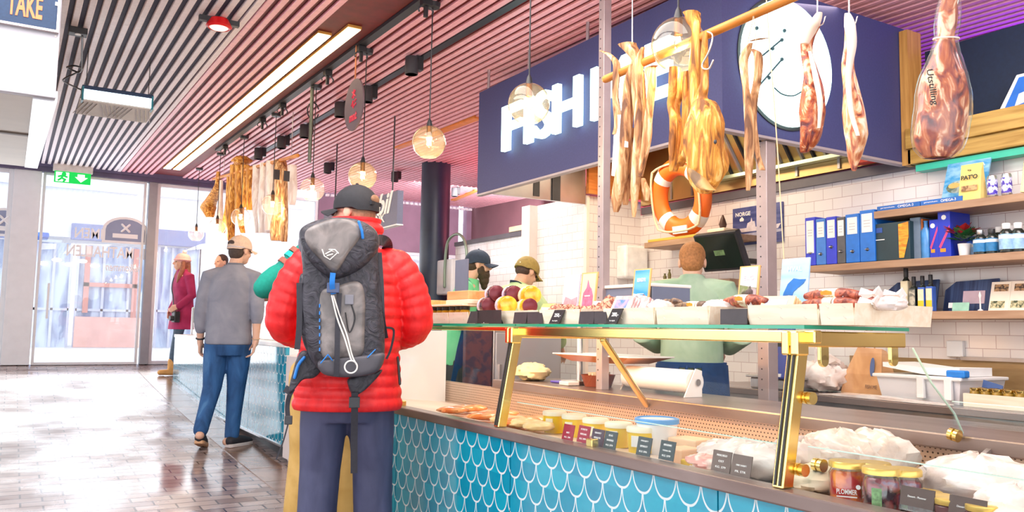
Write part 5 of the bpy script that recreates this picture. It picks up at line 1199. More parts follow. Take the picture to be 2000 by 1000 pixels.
for k, (px, py, x) in enumerate(((1088, 599, 1.98), (1112, 600, 1.99), (1134, 602, 2.0), (1158, 602, 2.02), (1176, 598, 2.04), (1192, 585, 2.10))):
    c = at(px, py, x=x); t = ('reddish snack bag nearest the amber pack', 'reddish snack bag behind the 250,- card', 'reddish snack bag at the end of the crate behind the 250,- card', 'reddish snack bag between the two written price cards', 'reddish snack bag just before the pink packs', 'uppermost reddish snack bag behind the pink packs')[k]
    o = thing('snack_bag', t, 'snack bag', (x, c.y, ZT + .005), 0, 'reddish snack bags')
    crumple((0, 0, 0), (.035, .05, (c.z - ZT) * .5), M_snack, 'contents', 20 + k, parent=o)
    MB().loft([[(-.02, .05, (c.z - ZT) * .7), (.02, .05, (c.z - ZT) * .7), (.02, .053, (c.z - ZT) * .4), (-.02, .053, (c.z - ZT) * .4)], [(-.03, .075, (c.z - ZT) * .9), (.03, .075, (c.z - ZT) * .9), (.03, .078, (c.z - ZT) * .5), (-.03, .078, (c.z - ZT) * .5)]]).build('film_end', M_film, o)
for px, py, x, r, sd, t in ((1290, 602, 1.98, (.05, .03, .022), 31, 'small crinkled film bundle at the start of the dark sausage crate'), (1735, 595, 2.0, (.035, .045, .018), 32, 'crinkled film bundle hanging over the near end of the glass top'), (1406, 604, 2.0, (.05, .05, .02), 33, 'crinkled film beneath the orange-labelled sausage')):
    c = at(px, py, x=x)
    tag(crumple((x, c.y, ZT + .04), r, M_film, 'film_bundle', sd), t, 'wrapping')

# ---------------------------------------------------------------- inside the case
def onbed(px, x, py=860): return Vector((x, yat(px, x, py), zb(x)))
M_tub = mat('yellow_tub', srgb(246, 208, 40), .35, 0, .06, 10); M_tlid = mat('cream_lid', srgb(250, 240, 214), .4)
for k, (px, x, t) in enumerate(((1083, 2.12, 'yellow tub furthest along the row, behind the first maroon card'), (1121, 2.12, 'second yellow tub in the row, behind the second maroon card'), (1163, 2.10, 'middle yellow tub of the row, behind the purple pack'), (1208, 2.08, 'yellow tub with a white print panel, two along from the white bucket'), (1252, 2.05, 'yellow tub with a barcode panel, touching the white bucket'))):
    c = onbed(px, x, 845); o = thing('food_tub', t, 'tub', c, 0, 'yellow tubs in the case')
    r = .052
    MB().lathe([(0, 0), (r * .88, 0), (r, .08), (0, .08)], None, 20).build('tub', M_tub, o, smooth=True)
    MB().lathe([(r * 1.05, .076), (r * 1.06, .09), (r * .98, .095), (0, .094)], None, 20).build('lid', M_tlid, o, smooth=True)
    MB().lathe([(r * .95, .02), (r * 1.01, .07), (r * 1.0, .07), (r * .94, .02)], Matrix.Rotation(R(150), 4, 'Z'), 20, False).build('label', M_tub, o, smooth=True)
    MB().box((-r * 1.02, -.02, .025), (-r * .94, .015, .065), Matrix.Rotation(R(25), 4, 'Z')).build('print_panel', M_paper if k > 2 else M_tlid, o)
c = onbed(1283, 2.12, 850); o = thing('white_bucket', 'white bucket with a blue rim beside the yellow tubs', 'bucket', c)
MB().lathe([(0, 0), (.066, 0), (.078, .115), (.07, .115), (0, .11)], None, 28).build('bucket', mat('milk_white', (.88, .86, .85), .35), o, smooth=True)
MB().lathe([(.079, .112), (.084, .114), (.084, .13), (.076, .133), (.072, .126), (.072, .112)], None, 28).build('rim', mat('rim_blue', srgb(90, 160, 224), .35), o, smooth=True)
MB().lathe([(0, .118), (.073, .118), (.073, .127), (0, .127)], None, 28).build('lid', M_white, o, smooth=True)
M_mar = mat('maroon_card', srgb(150, 30, 54), .5, 0, .08, 20); M_gslate = mat('green_slate_card', srgb(54, 66, 70), .5, 0, .1, 20); M_bslate = mat('brown_slate_card', srgb(104, 86, 78), .5, 0, .1, 20); M_pslate = mat('plum_slate_card', srgb(70, 50, 66), .5, 0, .1, 20)
M_acr = glass('acrylic', (.9, .88, .86), 1.2)
def bcard(px, py, m, label, lines, x=1.845, w=.070, h=.062):
    c = at(px, py, x=x); z0 = c.z - h / 2; zz = zb(x)
    o = thing('price_card', label, 'price card', (x, c.y, zz), 0, 'price cards inside the case')
    M = frame((0, 0, max(.003, z0 - zz)), (0, -1, 0), (.22, 0, 1))
    MB().box((-w / 2, 0, 0), (w / 2, h, .003), M).build('card', m, o)
    MB().box((-w / 2, -.012, -.003), (w / 2, .0, .004), M).box((-w / 2, -.012 if z0 - zz > .012 else -.004, -.02), (w / 2, -.008 if z0 - zz > .012 else 0, .0), M).build('holder', M_acr, o)
    for k, t in enumerate(lines):
        if t: wtext(t, .01, M_ink, o, M @ Matrix.Translation((0 if k < 2 or len(lines) > 2 else w * .2, h * (.78 - .28 * k), .0033)), 'lettering', .0003, 0, fit=(w * (.55 if len(t) > 4 else .3), h * .10))
bcard(1108, 845, M_mar, 'maroon price card furthest along the case', ['', 'RØKT', 'KG. 299'])
bcard(1138, 848, M_mar, 'maroon price card next to the brown pack', ['KVEITE', 'RØKELAKS', 'KG 399'])
bcard(1165, 855, M_pslate, 'plum-dark price card behind the brass clip', ['GRAVET', 'REINSDYR', ''])
bcard(1190, 860, M_gslate, 'dark price card just past the brass clip', ['ELG', 'SPEKEPØLSE', 'KG 379'])
bcard(1256, 872, M_gslate, 'dark price card standing alone in front of the white bucket', ['HVALKJØTT', 'SPEKET', 'KG 395'])
bcard(1301, 880, M_gslate, 'dark price card in front of the orange and white cheese box', ['SPEKESKINKE', 'FENALÅR', 'KG 379'])
bcard(1407, 901, M_bslate, 'brown-black price card, further one of the pair near the brass post', ['MANCHEGO', 'OST', 'KG. 379'], w=.075)
bcard(1446, 910, M_bslate, 'brown-black price card touching its twin, nearer the brass post', ['', 'TØRRET SAUEKJØTT', 'PR. STK'], w=.075)
bcard(1790, 972, mat('umber_card', srgb(84, 66, 60), .5, 0, .1, 20), 'umber price card in front of the dark plum jars', ['', 'Dessert - Plommer', ''], x=1.86, w=.085, h=.045)
bcard(1888, 992, MATS['umber_card'], 'umber price card at the near end in front of the small gold-lidded jars', ['', 'Dessert - Moreller', ''], x=1.86, w=.085, h=.045)
c = onbed(1160, 1.93, 862)
tag(MB().lathe([(0, 0), (.045, 0), (.045, .03), (.038, .036), (0, .036)], Matrix.Translation(c), 20).build('plum_tin', mat('plum_tin', srgb(150, 70, 90), .3, .2, .2, 20), smooth=True), 'round plum-coloured tin behind the plum-dark price card', 'tin')
# fish fillets and slices in the far bay
M_salm = two('salmon_flesh', srgb(240, 130, 60), srgb(252, 178, 110), 9, .3, .4, .6, stretch=(1, 5, 1), coat=.4)
rnd = random.Random(9)
for k in range(9):
    px = 884 + k * 20; x = (1.98, 2.12, 2.24)[k % 3]; c = onbed(px, x, 815)
    o = crumple((c.x, c.y, c.z + .009), (.085, .06, .018), M_salm, 'fish_fillet', 40 + k, amp=.12, seg=16, rows=8)
    tag(o, 'orange fish fillet laid out in the far bay of the case', 'fillet', 'fish fillets in the far bay')
for k in range(5):
    c = onbed(985 + k * 17, 2.0 + .03 * (k % 2), 822)
    tag(crumple((c.x, c.y, c.z + .008), (.075, .055, .02), two('pale_fish', srgb(244, 206, 140), srgb(252, 226, 176), 9, .35), 'fish_piece', 60 + k, amp=.12, seg=16, rows=8), 'pale yellow fish piece between the brass post and the yellow tubs', 'fish piece', 'pale fish pieces by the post')
# cheeses and wrapped parcels in the middle bay
def wedge(px, py, x, size, m, label, name='cheese_block', rz=0, bev=.006, cat='cheese', dz=0):
    c = onbed(px, x, py)
    t = MB().cbox((0, 0, size[2] / 2), size).build(name, m, None, bevel=bev, origin=(0, 0, 0)); t.location = c + Vector((0, 0, dz)); t.rotation_euler = (0, 0, R(rz)); return tag(t, label, cat)
M_chz = mat('cream_cheese', srgb(250, 232, 200), .45, 0, .05, 6); M_chz2 = mat('peach_cheese', srgb(246, 206, 166), .45, 0, .08, 12)
wedge(1348, 850, 2.16, (.10, .13, .075), M_chz2, 'tall pale cheese block behind the price cards, beside the white bucket', rz=8)
wedge(1335, 868, 2.02, (.10, .09, .05), mat('orange_rind', srgb(240, 190, 150), .45, 0, .12, 14), 'smaller orange-edged cheese block in front of the tall one')
wedge(1372, 876, 2.0, (.12, .10, .02), M_chz, 'flat slice of pale cheese beside the tall block', rz=20)
wedge(1352, 893, 1.90, (.05, .06, .03), mat('mustard_rind', srgb(240, 190, 60), .45), 'small mustard-yellow wedge by the front glass')
c = onbed(1380, 1.93, 885)
tag(crumple((c.x, c.y, c.z), (.05, .07, .025), two('sliced_ham', srgb(226, 150, 140), srgb(250, 226, 214), 16, .35, .42, .56), 'sliced_ham', 71), 'pack of pink sliced ham by the front glass', 'ham')
for px, py, x, r, sd, t in ((1418, 868, 2.12, (.10, .09, .04), 72, 'white wrapped parcel at the back of the middle bay'), (1450, 868, 2.04, (.09, .09, .05), 73, 'white wrapped parcel with an orange dot behind the pair of cards'), (1492, 890, 1.98, (.09, .10, .05), 74, 'white wrapped parcel nearest the brass post in the middle bay'), (1480, 858, 2.2, (.09, .10, .04), 75, 'flat white parcel by the perforated panel')):
    c = onbed(px, x, py); o = tag(crumple((c.x, c.y, c.z + r[0] * .1), r, M_film, 'wrapped_parcel', sd, amp=.2), t, 'parcel')
    if 'dot' in t: MB().lathe([(0, 0), (.014, 0), (.014, .002), (0, .002)], frame((-r[0] * .86, -.0, r[2] * .9), (0, -1, 0), (.5, 0, 1)), 14).build('sticker', mat('dot_orange', srgb(240, 170, 120), .5), o)
# open bay: jars of plums, small jars, wrapped goods
M_jglass = glass('jar_glass', (.96, .97, .96), 1.6)
def plum_jar(px, py, x, m1, label, lab=None, r=.046, h=.105, txt=None):
    c = onbed(px, x, py); o = thing('plum_jar', label, 'jar', c, 0, 'big preserve jars in the open bay')
    MB().lathe([(0, .003), (r * .92, .003), (r * .96, .01), (r * .96, h * .68), (r * .8, h * .78), (0, h * .78)], None, 26).build('contents', m1, o, smooth=True)
    MB().lathe([(0, 0), (r * .95, 0), (r, .008), (r, h * .7), (r * .86, h * .82), (r * .86, h * .86)], None, 26).build('jar', M_jglass, o, smooth=True)
    MB().lathe([(r * .9, h * .84), (r * 1.0, h * .85), (r * 1.0, h * .97), (r * .95, h), (r * .6, h * 1.005), (0, h * .995)], None, 26).build('lid', mat('pale_gold_lid', srgb(240, 206, 110), .3, .6, .08, 9), o, smooth=True)
    if lab:
        a0, a1 = lab[1]; n = 8
        mb = MB(); mb.loft([[(r * 1.012 * math.cos(R(a0 + (a1 - a0) * k / n)), r * 1.012 * math.sin(R(a0 + (a1 - a0) * k / n)), z) for k in range(n + 1)] for z in (h * .12, h * .56)], False, closed=False)
        mb.build('label', lab[0], o)
    if txt:
        a = R(215); M = frame((r * 1.01 * math.cos(a), r * 1.01 * math.sin(a), h * .3), (-math.sin(a), math.cos(a), 0), (0, 0, 1))
        wtext(txt, .02, M_ink, o, M, 'lettering', .0004, .0002, fit=(.05, .013)); MB().box((-.025, -.014, 0), (.025, -.011, .001), M).build('print_line', M_ink, o)
        MB().lathe([(0, 0), (.006, 0), (.006, .001), (0, .001)], M @ Matrix.Translation((.028, .014, 0)), 12).build('print_dot', M_ink, o)
M_redp = two('red_plums', srgb(196, 30, 26), srgb(246, 130, 40), 22, .25, .42, .58, coat=.6); M_drk = two('dark_plums', srgb(46, 20, 38), srgb(150, 40, 50), 26, .25, .42, .58, c3=srgb(120, 90, 130), coat=.6)
M_glab = mat('green_print_label', srgb(120, 160, 110), .5, 0, .4, 90)
plum_jar(1655, 955, 1.93, M_redp, 'jar of red and orange plums lettered PLOMMER in the open bay', (M_glab, (265, 300)), txt='PLOMMER')
plum_jar(1722, 962, 1.91, M_drk, 'foremost jar of dark plums in the open bay', (M_glab, (185, 215)))
plum_jar(1764, 955, 1.98, M_drk, 'jar of dark plums with a green label behind the umber card', (M_glab, (190, 225)))
plum_jar(1706, 940, 2.03, M_drk, 'hindmost big jar, only its gold lid showing between the plum jars')
for px, x, t in ((1812, 1.97, 'small gold-lidded jar right beside the green-labelled plum jar'), (1834, 1.93, 'small gold-lidded jar between the two umber cards'), (1826, 2.05, 'small gold-lidded jar at the back beside the white goods'), (1853, 1.89, 'small gold-lidded jar behind the last umber card'), (1916, 1.88, 'small gold-lidded jar low at the near end of the bay')):
    c = onbed(px, x, 960); little_jar(c.x, c.y, c.z, t, 'small gold-lidded jars in the open bay', .062, .034, mat('dark_preserve', srgb(90, 50, 50), .25, 0, .3, 20), MATS['pale_gold_lid'])
for px, py, x, r, sd, t, mm in ((1572, 875, 2.18, (.11, .12, .06), 81, 'rounded white bundle just past the brass post in the open bay', M_film), (1640, 880, 2.30, (.13, .13, .075), 82, 'peaked plastic-wrapped bundle at the back of the open bay', M_film), (1705, 872, 2.42, (.12, .12, .08), 83, 'plastic-wrapped bundle against the perforated panel', M_film), (1590, 910, 1.96, (.08, .09, .03), 84, 'flat cream parcel by the low glass guard', M_chz), (1620, 900, 2.08, (.09, .08, .035), 85, 'cream parcel between the brass post and the plum jars', M_chz), (1915, 935, 2.15, (.13, .14, .07), 86, 'large white wrapped joint at the near end of the open bay', M_film), (1985, 950, 2.0, (.08, .08, .05), 87, 'clear crinkled bag cut by the edge of the photo', M_film), (1960, 985, 1.92, (.07, .07, .03), 88, 'cream wrapped piece in front of the large white joint', M_chz)):
    c = onbed(px, x, py); tag(crumple((c.x, c.y, c.z + r[0] * .1), r, mm, 'wrapped_bundle', sd, amp=.24), t, 'bundle')
# goods on the far counter and its staff side
for k in range(7):
    y = 7.2 + k * .55
    tag(crumple((2.3, y, 1.072), (.12, .16, .07 + .02 * (k % 3)), (M_film, M_chz, M_film)[k % 3], 'wrapped_bundle', 100 + k), 'pale wrapped food on the far tiled counter', 'bundle', 'pale bundles on the far counter')
tag(MB().box((1.96, 6.64, 1.0715), (2.25, 7.0, 1.086)).build('cutting_board', two('brown_board', srgb(150, 110, 80), srgb(180, 140, 106), 4, .5, .35, .65, stretch=(6, .7, 6)), bevel=.004), 'brown board on the near end of the far counter', 'board')
c = at(655 - 135, 575, x=2.25)
tag(MB().lathe([(0, 0), (.05, 0), (.06, .05), (.03, .10), (.035, .13), (0, .14)], Matrix.Translation((2.25, c.y, 1.433)), 14).build('brown_pot', mat('pot_brown', srgb(110, 70, 50), .4), smooth=True), 'small brown pot on the glass of the far counter', 'pot')
# ================================================================== HANGING THINGS
# pendant globes
M_amber = glass('amber_glass', (1.0, .92, .76), 1.8, 0.0, edge=(.74, .50, .28), milk=.035, mcol=(.86, .90, .74)); M_clear = glass('rosy_glass', (1.0, .95, .91), 1.6, 0.0, edge=(.86, .72, .66), milk=.03, mcol=(.95, .88, .84))
M_fil = emis('warm_filament', (1.0, .74, .40), 34.0); M_bulbg = glass('bulb_glass', (1, .95, .85), 1.2)
def pendant(px, py, r, m, label, x=2.15):
    c = at(px, py, x=x); top = cz(c.y)
    o = thing('pendant_lamp', label, 'pendant lamp', c, 0, 'row of glass globe pendants')
    prof = [(r * math.sin(R(a)), -r * math.cos(R(a))) for a in range(28, 176, 8)]
    MB().lathe(prof, None, 32, False).build('globe', m, o, smooth=True)
    MB().cyl((0, 0, r * .98), (0, 0, r * .35), .017, seg=14).build('socket', mat('bronze_socket', srgb(120, 80, 40), .35, .7), o, smooth=True)
    MB().lathe([(0, r * .35), (.012, r * .34), (.026, r * .05), (.024, -.01), (.01, -.03), (0, -.032)], None, 16).build('bulb', M_bulbg, o, smooth=True)
    f = MB()
    for k in range(4):
        a = k * PI / 2; f.tube([(math.cos(a) * .006, math.sin(a) * .006, r * .25), (math.cos(a) * .013, math.sin(a) * .013, -.016)], .0042, 6)
    f.build('filament', M_fil, o)
    MB().lathe([(.02, r * .97), (.012, r + .03), (.004, r + .045), (0, r + .045)], None, 14).build('cap', M_black, o, smooth=True)
    lamp('pendant_bulb', 'POINT', tuple(c - Vector((0, 0, .03))), 9.0, (1, .78, .48), .025)
    MB().cyl((0, 0, r + .04), (0, 0, top - c.z), .004, seg=8).build('cord', M_black, o)
    MB().lathe([(0, top - c.z - .03), (.045, top - c.z - .028), (.05, top - c.z), (0, top - c.z)], None, 16).build('ceiling_rose', M_black, o, smooth=True)
    return o
for px, py, m, t in ((1325, 87, M_amber, 'nearest amber glass pendant globe, hanging among the stockfish'), (1033, 203, M_amber, 'pale amber pendant globe in front of the letters I and S of the sign'), (838, 278, M_amber, 'amber pendant globe above the dark round column'), (708, 344, M_amber, 'amber pendant globe just above the black cap'), (610, 370, M_clear, 'clear pendant globe hanging below the grey pipe'), (532, 400, M_clear, 'clear pendant globe in front of the pale wrapped fish'), (470, 424, M_clear, 'pendant globe in front of the golden far stockfish'), (424, 443, M_clear, 'small pendant globe below the left end of the far stockfish'), (383, 457, M_clear, 'furthest pendant globe of the row, towards the entrance')):
    pendant(px, py, .105, m, t)
c = at(610, 345, x=2.15)
tag(MB().cyl((2.12, c.y, c.z + .12), (2.12, c.y, cz(c.y)), .016, seg=12).build('hanging_pipe', mat('grey_green_pipe', srgb(110, 116, 104), .4, .4, .1, 8), smooth=True), 'thin grey pipe hanging from the ceiling above the clear globe', 'pipe')
pts = [(2.14 + .05 * math.cos(a), c.y + .02, cz(c.y) - .22 + .075 * math.sin(a)) for a in [R(20 + 20 * k) for k in range(17)]]
tag(MB().tube(pts, .006, 6).build('cable_loop', M_black, smooth=True), 'loop of black cable beside the thin hanging pipe', 'cable')

# tracks, spots, brackets
M_track = mat('black_track', (.02, .022, .03), .5, 0, .2, 8)
for x, y0, y1, t in ((2.08, 2.0, 10.6, 'long black ceiling track carrying the small clamps'), (2.57, 2.0, 10.2, 'long black ceiling track carrying the spotlights')):
    tag(MB().loft([[(x - .03, y, cz(y) + .019), (x + .03, y, cz(y) + .019), (x + .03, y, cz(y) - .006), (x - .03, y, cz(y) - .006)] for y in (y0, y1)]).build('ceiling_track', M_track), t, 'track')
def spot(px, py, x, label, on=True, dx=.0):
    r_ = CAMM @ _cv(px, py); c = EYE + r_ * ((3.14 - .085 - 1.2) / (r_.z - .0215 * r_.y)); x = c.x; top = cz(c.y)
    o = thing('spotlight', label, 'spotlight', (x, c.y, c.z), 0, 'black ceiling spotlights')
    MB().lathe([(.046, -.07), (.05, -.068), (.05, .06), (.046, .066), (0, .066)], None, 20).lathe([(0, -.06), (.044, -.06), (.044, -.07)], None, 20).build('body', M_dark, o, smooth=True)
    MB().lathe([(0, -.066), (.043, -.066), (.043, -.069), (0, -.069)], None, 20).build('lens', emis('spot_lens', (1, .86, .55), 6.0) if on else M_black, o)
    MB().box((.03, -.03, -.03), (.085, .03, top - c.z - .007)).build('adapter', M_black, o, bevel=.003)
    if on: pass
    return o
for px, py, x, on, t in ((804, 128, 2.57, True, 'lit spotlight nearest the camera, above the amber globe at the column'), (717, 184, 2.57, True, 'lit spotlight just right of the hanging oval sign'), (664, 214, 2.57, True, 'lit spotlight just left of the hanging oval sign'), (595, 256, 2.57, True, 'lit spotlight beside the top of the thin hanging pipe'), (550, 278, 2.57, True, 'lit spotlight over the pale wrapped fish'), (505, 300, 2.57, False, 'unlit spotlight over the golden far stockfish'), (640, 328, 3.59, False, 'unlit spotlight over the clear globe below the pipe'), (771, 345, 4.6, True, 'spotlight far back above the grey stall sign'), (888, 375, 4.2, False, 'dark spotlight right behind the dark round column')):
    spot(px, py, x, t, on)
def bracket(px, py, label, x=2.08):
    c = at(px, py, x=x); z = cz(c.y)
    o = thing('ceiling_clamp', label, 'clamp', (x, c.y, z - .05), 0, 'black clamps along the ceiling track')
    MB().box((-.03, -.03, .0), (.03, .03, .043)).box((-.012, -.012, -.07), (.012, .012, 0)).build('body', M_black, o, bevel=.003)
    for s in (-1, 1): MB().tube([(s * .03, 0, .0), (s * .05, 0, -.025), (s * .045, 0, -.04)], .006, 6).build('prong', M_dark, o)
for px, py, t in ((832, 10, 'ceiling clamp nearest the camera at the top of the view'), (706, 85, 'ceiling clamp above the oval hanging sign'), (640, 146, 'ceiling clamp by the end of the light strips'), (552, 202, 'ceiling clamp, third from the far end of its track'), (513, 228, 'ceiling clamp, second from the far end of its track'), (440, 282, 'ceiling clamp at the far end of its track')): bracket(px, py, t)
# light strips
M_strip = emis('warm_strip_light', (1.0, .88, .62), 7.0); M_strip2 = emis('warm_strip_light_dim', (1.0, .78, .45), 4.0)
for x, y0, y1, m, t in ((1.775, 5.55, 12.5, M_strip, 'brighter warm light strip along the ceiling'), (1.905, 5.30, 12.5, M_strip2, 'dimmer warm light strip running beside the brighter one')):
    o = thing('light_strip', t, 'light strip', (x, 9.0, cz(9.0)), 0)
    MB().loft([[(x - .05, y, cz(y) + .019), (x + .05, y, cz(y) + .019), (x + .05, y, cz(y) + .0), (x - .05, y, cz(y) + .0)] for y in (y0, y1)]).build('housing', mat('gold_housing', srgb(220, 160, 80), .4, .3), o, world=True)
    MB().loft([[(x - .045, y, cz(y) + .0), (x + .045, y, cz(y) + .0), (x + .045, y, cz(y) - .006), (x - .045, y, cz(y) - .006)] for y in (y0 + .01, y1 - .01)]).build('diffuser', m, o, world=True)
# oval sign
c = at(692, 205, x=2.05)
ov = thing('round_sign', 'round mauve-grey hanging sign with red writing, seen almost edge on', 'sign', c)
MB().lathe([(0, -.006), (.19, -.006), (.192, 0), (.19, .006), (0, .006)], frame((0, 0, 0), (0, -1, 0), (0, 0, 1)), 40).build('disc', mat('mauve_grey_disc', srgb(104, 84, 92), .6, 0, .08, 9), ov, smooth=False)
mb = MB(); Mo = frame((-.0065, 0, 0), (0, -1, 0), (0, 0, 1))
for p, q in (((-.03, .06), (.03, .1)), ((.03, .06), (-.03, .1)), ((0, .05), (0, .11)), ((-.04, .0), (-.01, .03)), ((-.01, .03), (.0, -.02)), ((.02, .02), (.05, .03)), ((.02, -.01), (.05, -.0))): mb.tube([(p[0], p[1], 0), (q[0], q[1], 0)], .006, 5, Mo)
mb.build('red_marks', mat('red_marks', srgb(230, 50, 80), .5), ov)
wtext('mat', .1, MATS['red_marks'], ov, Mo @ Matrix.Translation((0, -.09, .0)), 'lettering', .002, .003, fit=(.15, .06))
MB().cyl((0, 0, .19), (0, 0, cz(c.y) - c.z), .006, seg=8).build('rod', mat('copper_rod', srgb(206, 130, 90), .4, .4), ov)
# red ceiling detector
def cpt(px, py, dz=0.0):
    r = CAMM @ _cv(px, py); t = (3.14 + dz - 1.2) / (r.z - .0215 * r.y); return EYE + r * t
c = cpt(428, 45, -.03)
de = thing('alarm_beacon', 'round red ceiling beacon with a pale lens', 'beacon', (c.x, c.y, cz(c.y) - .055))
MB().lathe([(.03, .055), (.06, .05), (.085, .0), (.07, -.012), (.06, -.008), (0, -.006)], None, 26).build('red_ring', mat('beacon_red', srgb(224, 30, 36), .35, 0, .1, 9), de, smooth=True)
MB().lathe([(0, -.014), (.05, -.016), (.06, -.009), (0, -.005)], None, 24).build('lens', emis('pale_warm_lens', (1, .85, .68), 1.4), de, smooth=True)
MB().box((-.13, -.02, .02), (.13, .02, .055)).build('mounting_bar', M_dark, de)
# junction box with cable, and the hanging light fitting
c = cpt(152, 64, -.03)
jb = thing('junction_box', 'small black ceiling box with a tangled black cable', 'junction box', (c.x, c.y, cz(c.y) - .046))
MB().box((-.06, -.045, 0), (.06, .045, .045)).build('box', M_dark, jb, bevel=.004)
MB().lathe([(.0, 0), (.02, 0), (.02, -.004), (0, -.004)], Matrix.Translation((0, -.02, 0)), 14).build('gland', M_white, jb)
lp = cpt(145, 130, -.04) - Vector(jb.location); e = cpt(160, 176, -.06) - Vector(jb.location)
pts = curve_pts([(.03, 0, 0), (lp.x + .035, lp.y - .3, lp.z), (lp.x + .05, lp.y + .05, lp.z - .02), (lp.x + .0, lp.y + .12, lp.z), (lp.x - .05, lp.y + .02, lp.z - .01), (lp.x, lp.y - .1, lp.z - .02), (lp.x + .06, lp.y, lp.z - .01), (lp.x + .02, lp.y + .2, lp.z), (lp.x - .06, lp.y + .4, lp.z - .02), (e.x - .08, e.y - .1, e.z), (e.x, e.y, e.z)], 6)
MB().tube(pts, .007, 6).build('cable', M_black, jb, smooth=True)
YFX = 6.9
a, b = at(160, 170, y=YFX), at(299, 190, y=YFX); a2, b2 = at(160, 192, y=YFX), at(299, 212, y=YFX)
ft = thing('light_fitting', 'long cool-white hanging light fitting with a louvred tray below the pale slats', 'light fitting', ((a.x + b.x) / 2, YFX, a2.z))
W0, W1 = a.x, b.x; zt = (a.z + b.z) / 2; zm = (a2.z + b2.z) / 2
MB().box((W0, YFX - .03, zt - .02), (W1, YFX + .10, zt + .012)).build('housing', mat('blue_black_housing', srgb(20, 50, 90), .4, 0, .1, 9), ft, world=True, bevel=.004)
MB().box((W0 + .012, YFX - .032, zm - .005), (W1 - .012, YFX + .03, zt - .02)).build('tube', emis('cool_tube', (.78, .98, 1.0), 4.0), ft, world=True)
for x in (W0, W1 - .014): MB().box((x, YFX - .036, zm - .02), (x + .014, YFX + .08, zt)).build('end_cap', mat('teal_end', srgb(20, 130, 150), .4), ft, world=True)
tz = zm - .008
MB().loft([[(W0 - .01, YFX - .03, tz), (W1 + .01, YFX - .03, tz), (W1 + .01, YFX - .03, tz - .01), (W0 - .01, YFX - .03, tz - .01)], [(W0 - .01, YFX + .42, tz - .012), (W1 + .01, YFX + .42, tz - .012), (W1 + .01, YFX + .42, tz - .02), (W0 - .01, YFX + .42, tz - .02)]]).build('tray', M_paper, ft, world=True)
lv = MB()
for k in range(16):
    x = W0 + .02 + (W1 - W0 - .04) * k / 15; s = .05 if (k // 4) % 2 else -.05
    lv.tube([(x, YFX + .02, tz - .014), (x + s, YFX + .38, tz - .024)], .003, 4)
lv.build('louvre', mat('grey_louvre', srgb(170, 168, 164), .5), ft, world=True)
for x in (W0 + .03, W1 - .03): MB().cyl((x, YFX + .04, zt), (x, YFX + .04, cz(YFX)), .003, seg=6).build('wire', M_dark, ft, world=True)
# exit sign
a, b = at(105, 333, y=13.2), at(178, 362, y=13.2); t0 = at(105, 318, y=13.2)
ex = thing('exit_sign', 'green emergency exit sign with a running figure and a down arrow over the entrance', 'sign', ((a.x + b.x) / 2, 13.2, b.z))
xa, xb, za, zz = a.x, b.x, b.z, (a.z + .0)
MB().box((xa - .01, 13.16, zz), (xb + .01, 13.24, zz + .13)).build('housing', mat('cream_housing', srgb(226, 220, 214), .4), ex, world=True, bevel=.004)
MB().box((xa + .01, 13.19, za), (xb - .01, 13.2, zz)).build('panel', emis('exit_green', srgb(40, 214, 90), 1.0), ex, world=True)
Me = FY((xa + xb) / 2, 13.188, (za + zz) / 2); w_, h_ = xb - xa - .02, zz - za
M_ew = emis('exit_white', (.95, 1, .95), 1.3)
MB().prism([(.06 * w_ + .0, .1 * h_), (.13 * w_, .1 * h_), (.13 * w_, .36 * h_), (.33 * w_, .36 * h_), (.33 * w_, .1 * h_), (.42 * w_, .1 * h_), (.23 * w_, -.36 * h_)], 0, .001, Me).build('arrow', M_ew, ex, world=True)
rm = MB(); 
rm.prism([(-.46 * w_, -.42 * h_), (-.1 * w_, -.42 * h_), (-.1 * w_, .42 * h_), (-.46 * w_, .42 * h_)], 0, .0006, Me); rm.build('doorway', M_ew, ex, world=True)
rm = MB(); q = lambda x, y: (x * w_, y * h_, .002)
rm.ell(q(-.24, .26), (.03, .03, .002), Me)
for p in (((-.26, .15), (-.30, -.1)), ((-.30, -.1), (-.2, -.22)), ((-.2, -.22), (-.24, -.38)), ((-.30, -.1), (-.38, -.3)), ((-.26, .12), (-.16, .02)), ((-.27, .13), (-.38, .02))): rm.tube([q(*p[0]), q(*p[1])], .013, 6, Me)
rm.build('running_figure', MATS['exit_green'], ex, world=True)
# white and steel canopy with the TAKE sign at the left
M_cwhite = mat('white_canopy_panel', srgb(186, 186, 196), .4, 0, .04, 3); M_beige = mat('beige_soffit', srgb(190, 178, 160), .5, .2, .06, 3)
kc = thing('kiosk_canopy', 'white and steel canopy of the stall at the left edge of the photo', 'canopy', (-1.2, 5.2, 2.4))
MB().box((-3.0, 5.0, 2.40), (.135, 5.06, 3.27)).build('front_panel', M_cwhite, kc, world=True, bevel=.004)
MB().loft([[(-3.0, 5.06, 2.40), (.12, 5.06, 2.40), (.12, 5.06, 3.25), (-3.0, 5.06, 3.25)], [(-3.0, 10.2, 2.86), (.13, 10.2, 2.86), (.13, 10.2, 3.34), (-3.0, 10.2, 3.34)]]).build('soffit_box', M_beige, kc, world=True)
MB().loft([[(.03, 5.05, 2.392), (.145, 5.05, 2.392), (.145, 5.05, 2.45), (.03, 5.05, 2.45)], [(.03, 10.21, 2.852), (.15, 10.21, 2.852), (.15, 10.21, 2.91), (.03, 10.21, 2.91)]]).build('edge_rail', mat('bright_steel_edge', srgb(220, 220, 226), .3, .7, .08, 6), kc, world=True)
for y in (6.9,):
    z = 2.40 + (y - 5.06) * .0895; MB().box((-3.0, y, z - .012), (.03, y + .05, z + .02)).build('soffit_joint', mat('grey_joint', srgb(120, 112, 104), .5), kc, world=True)
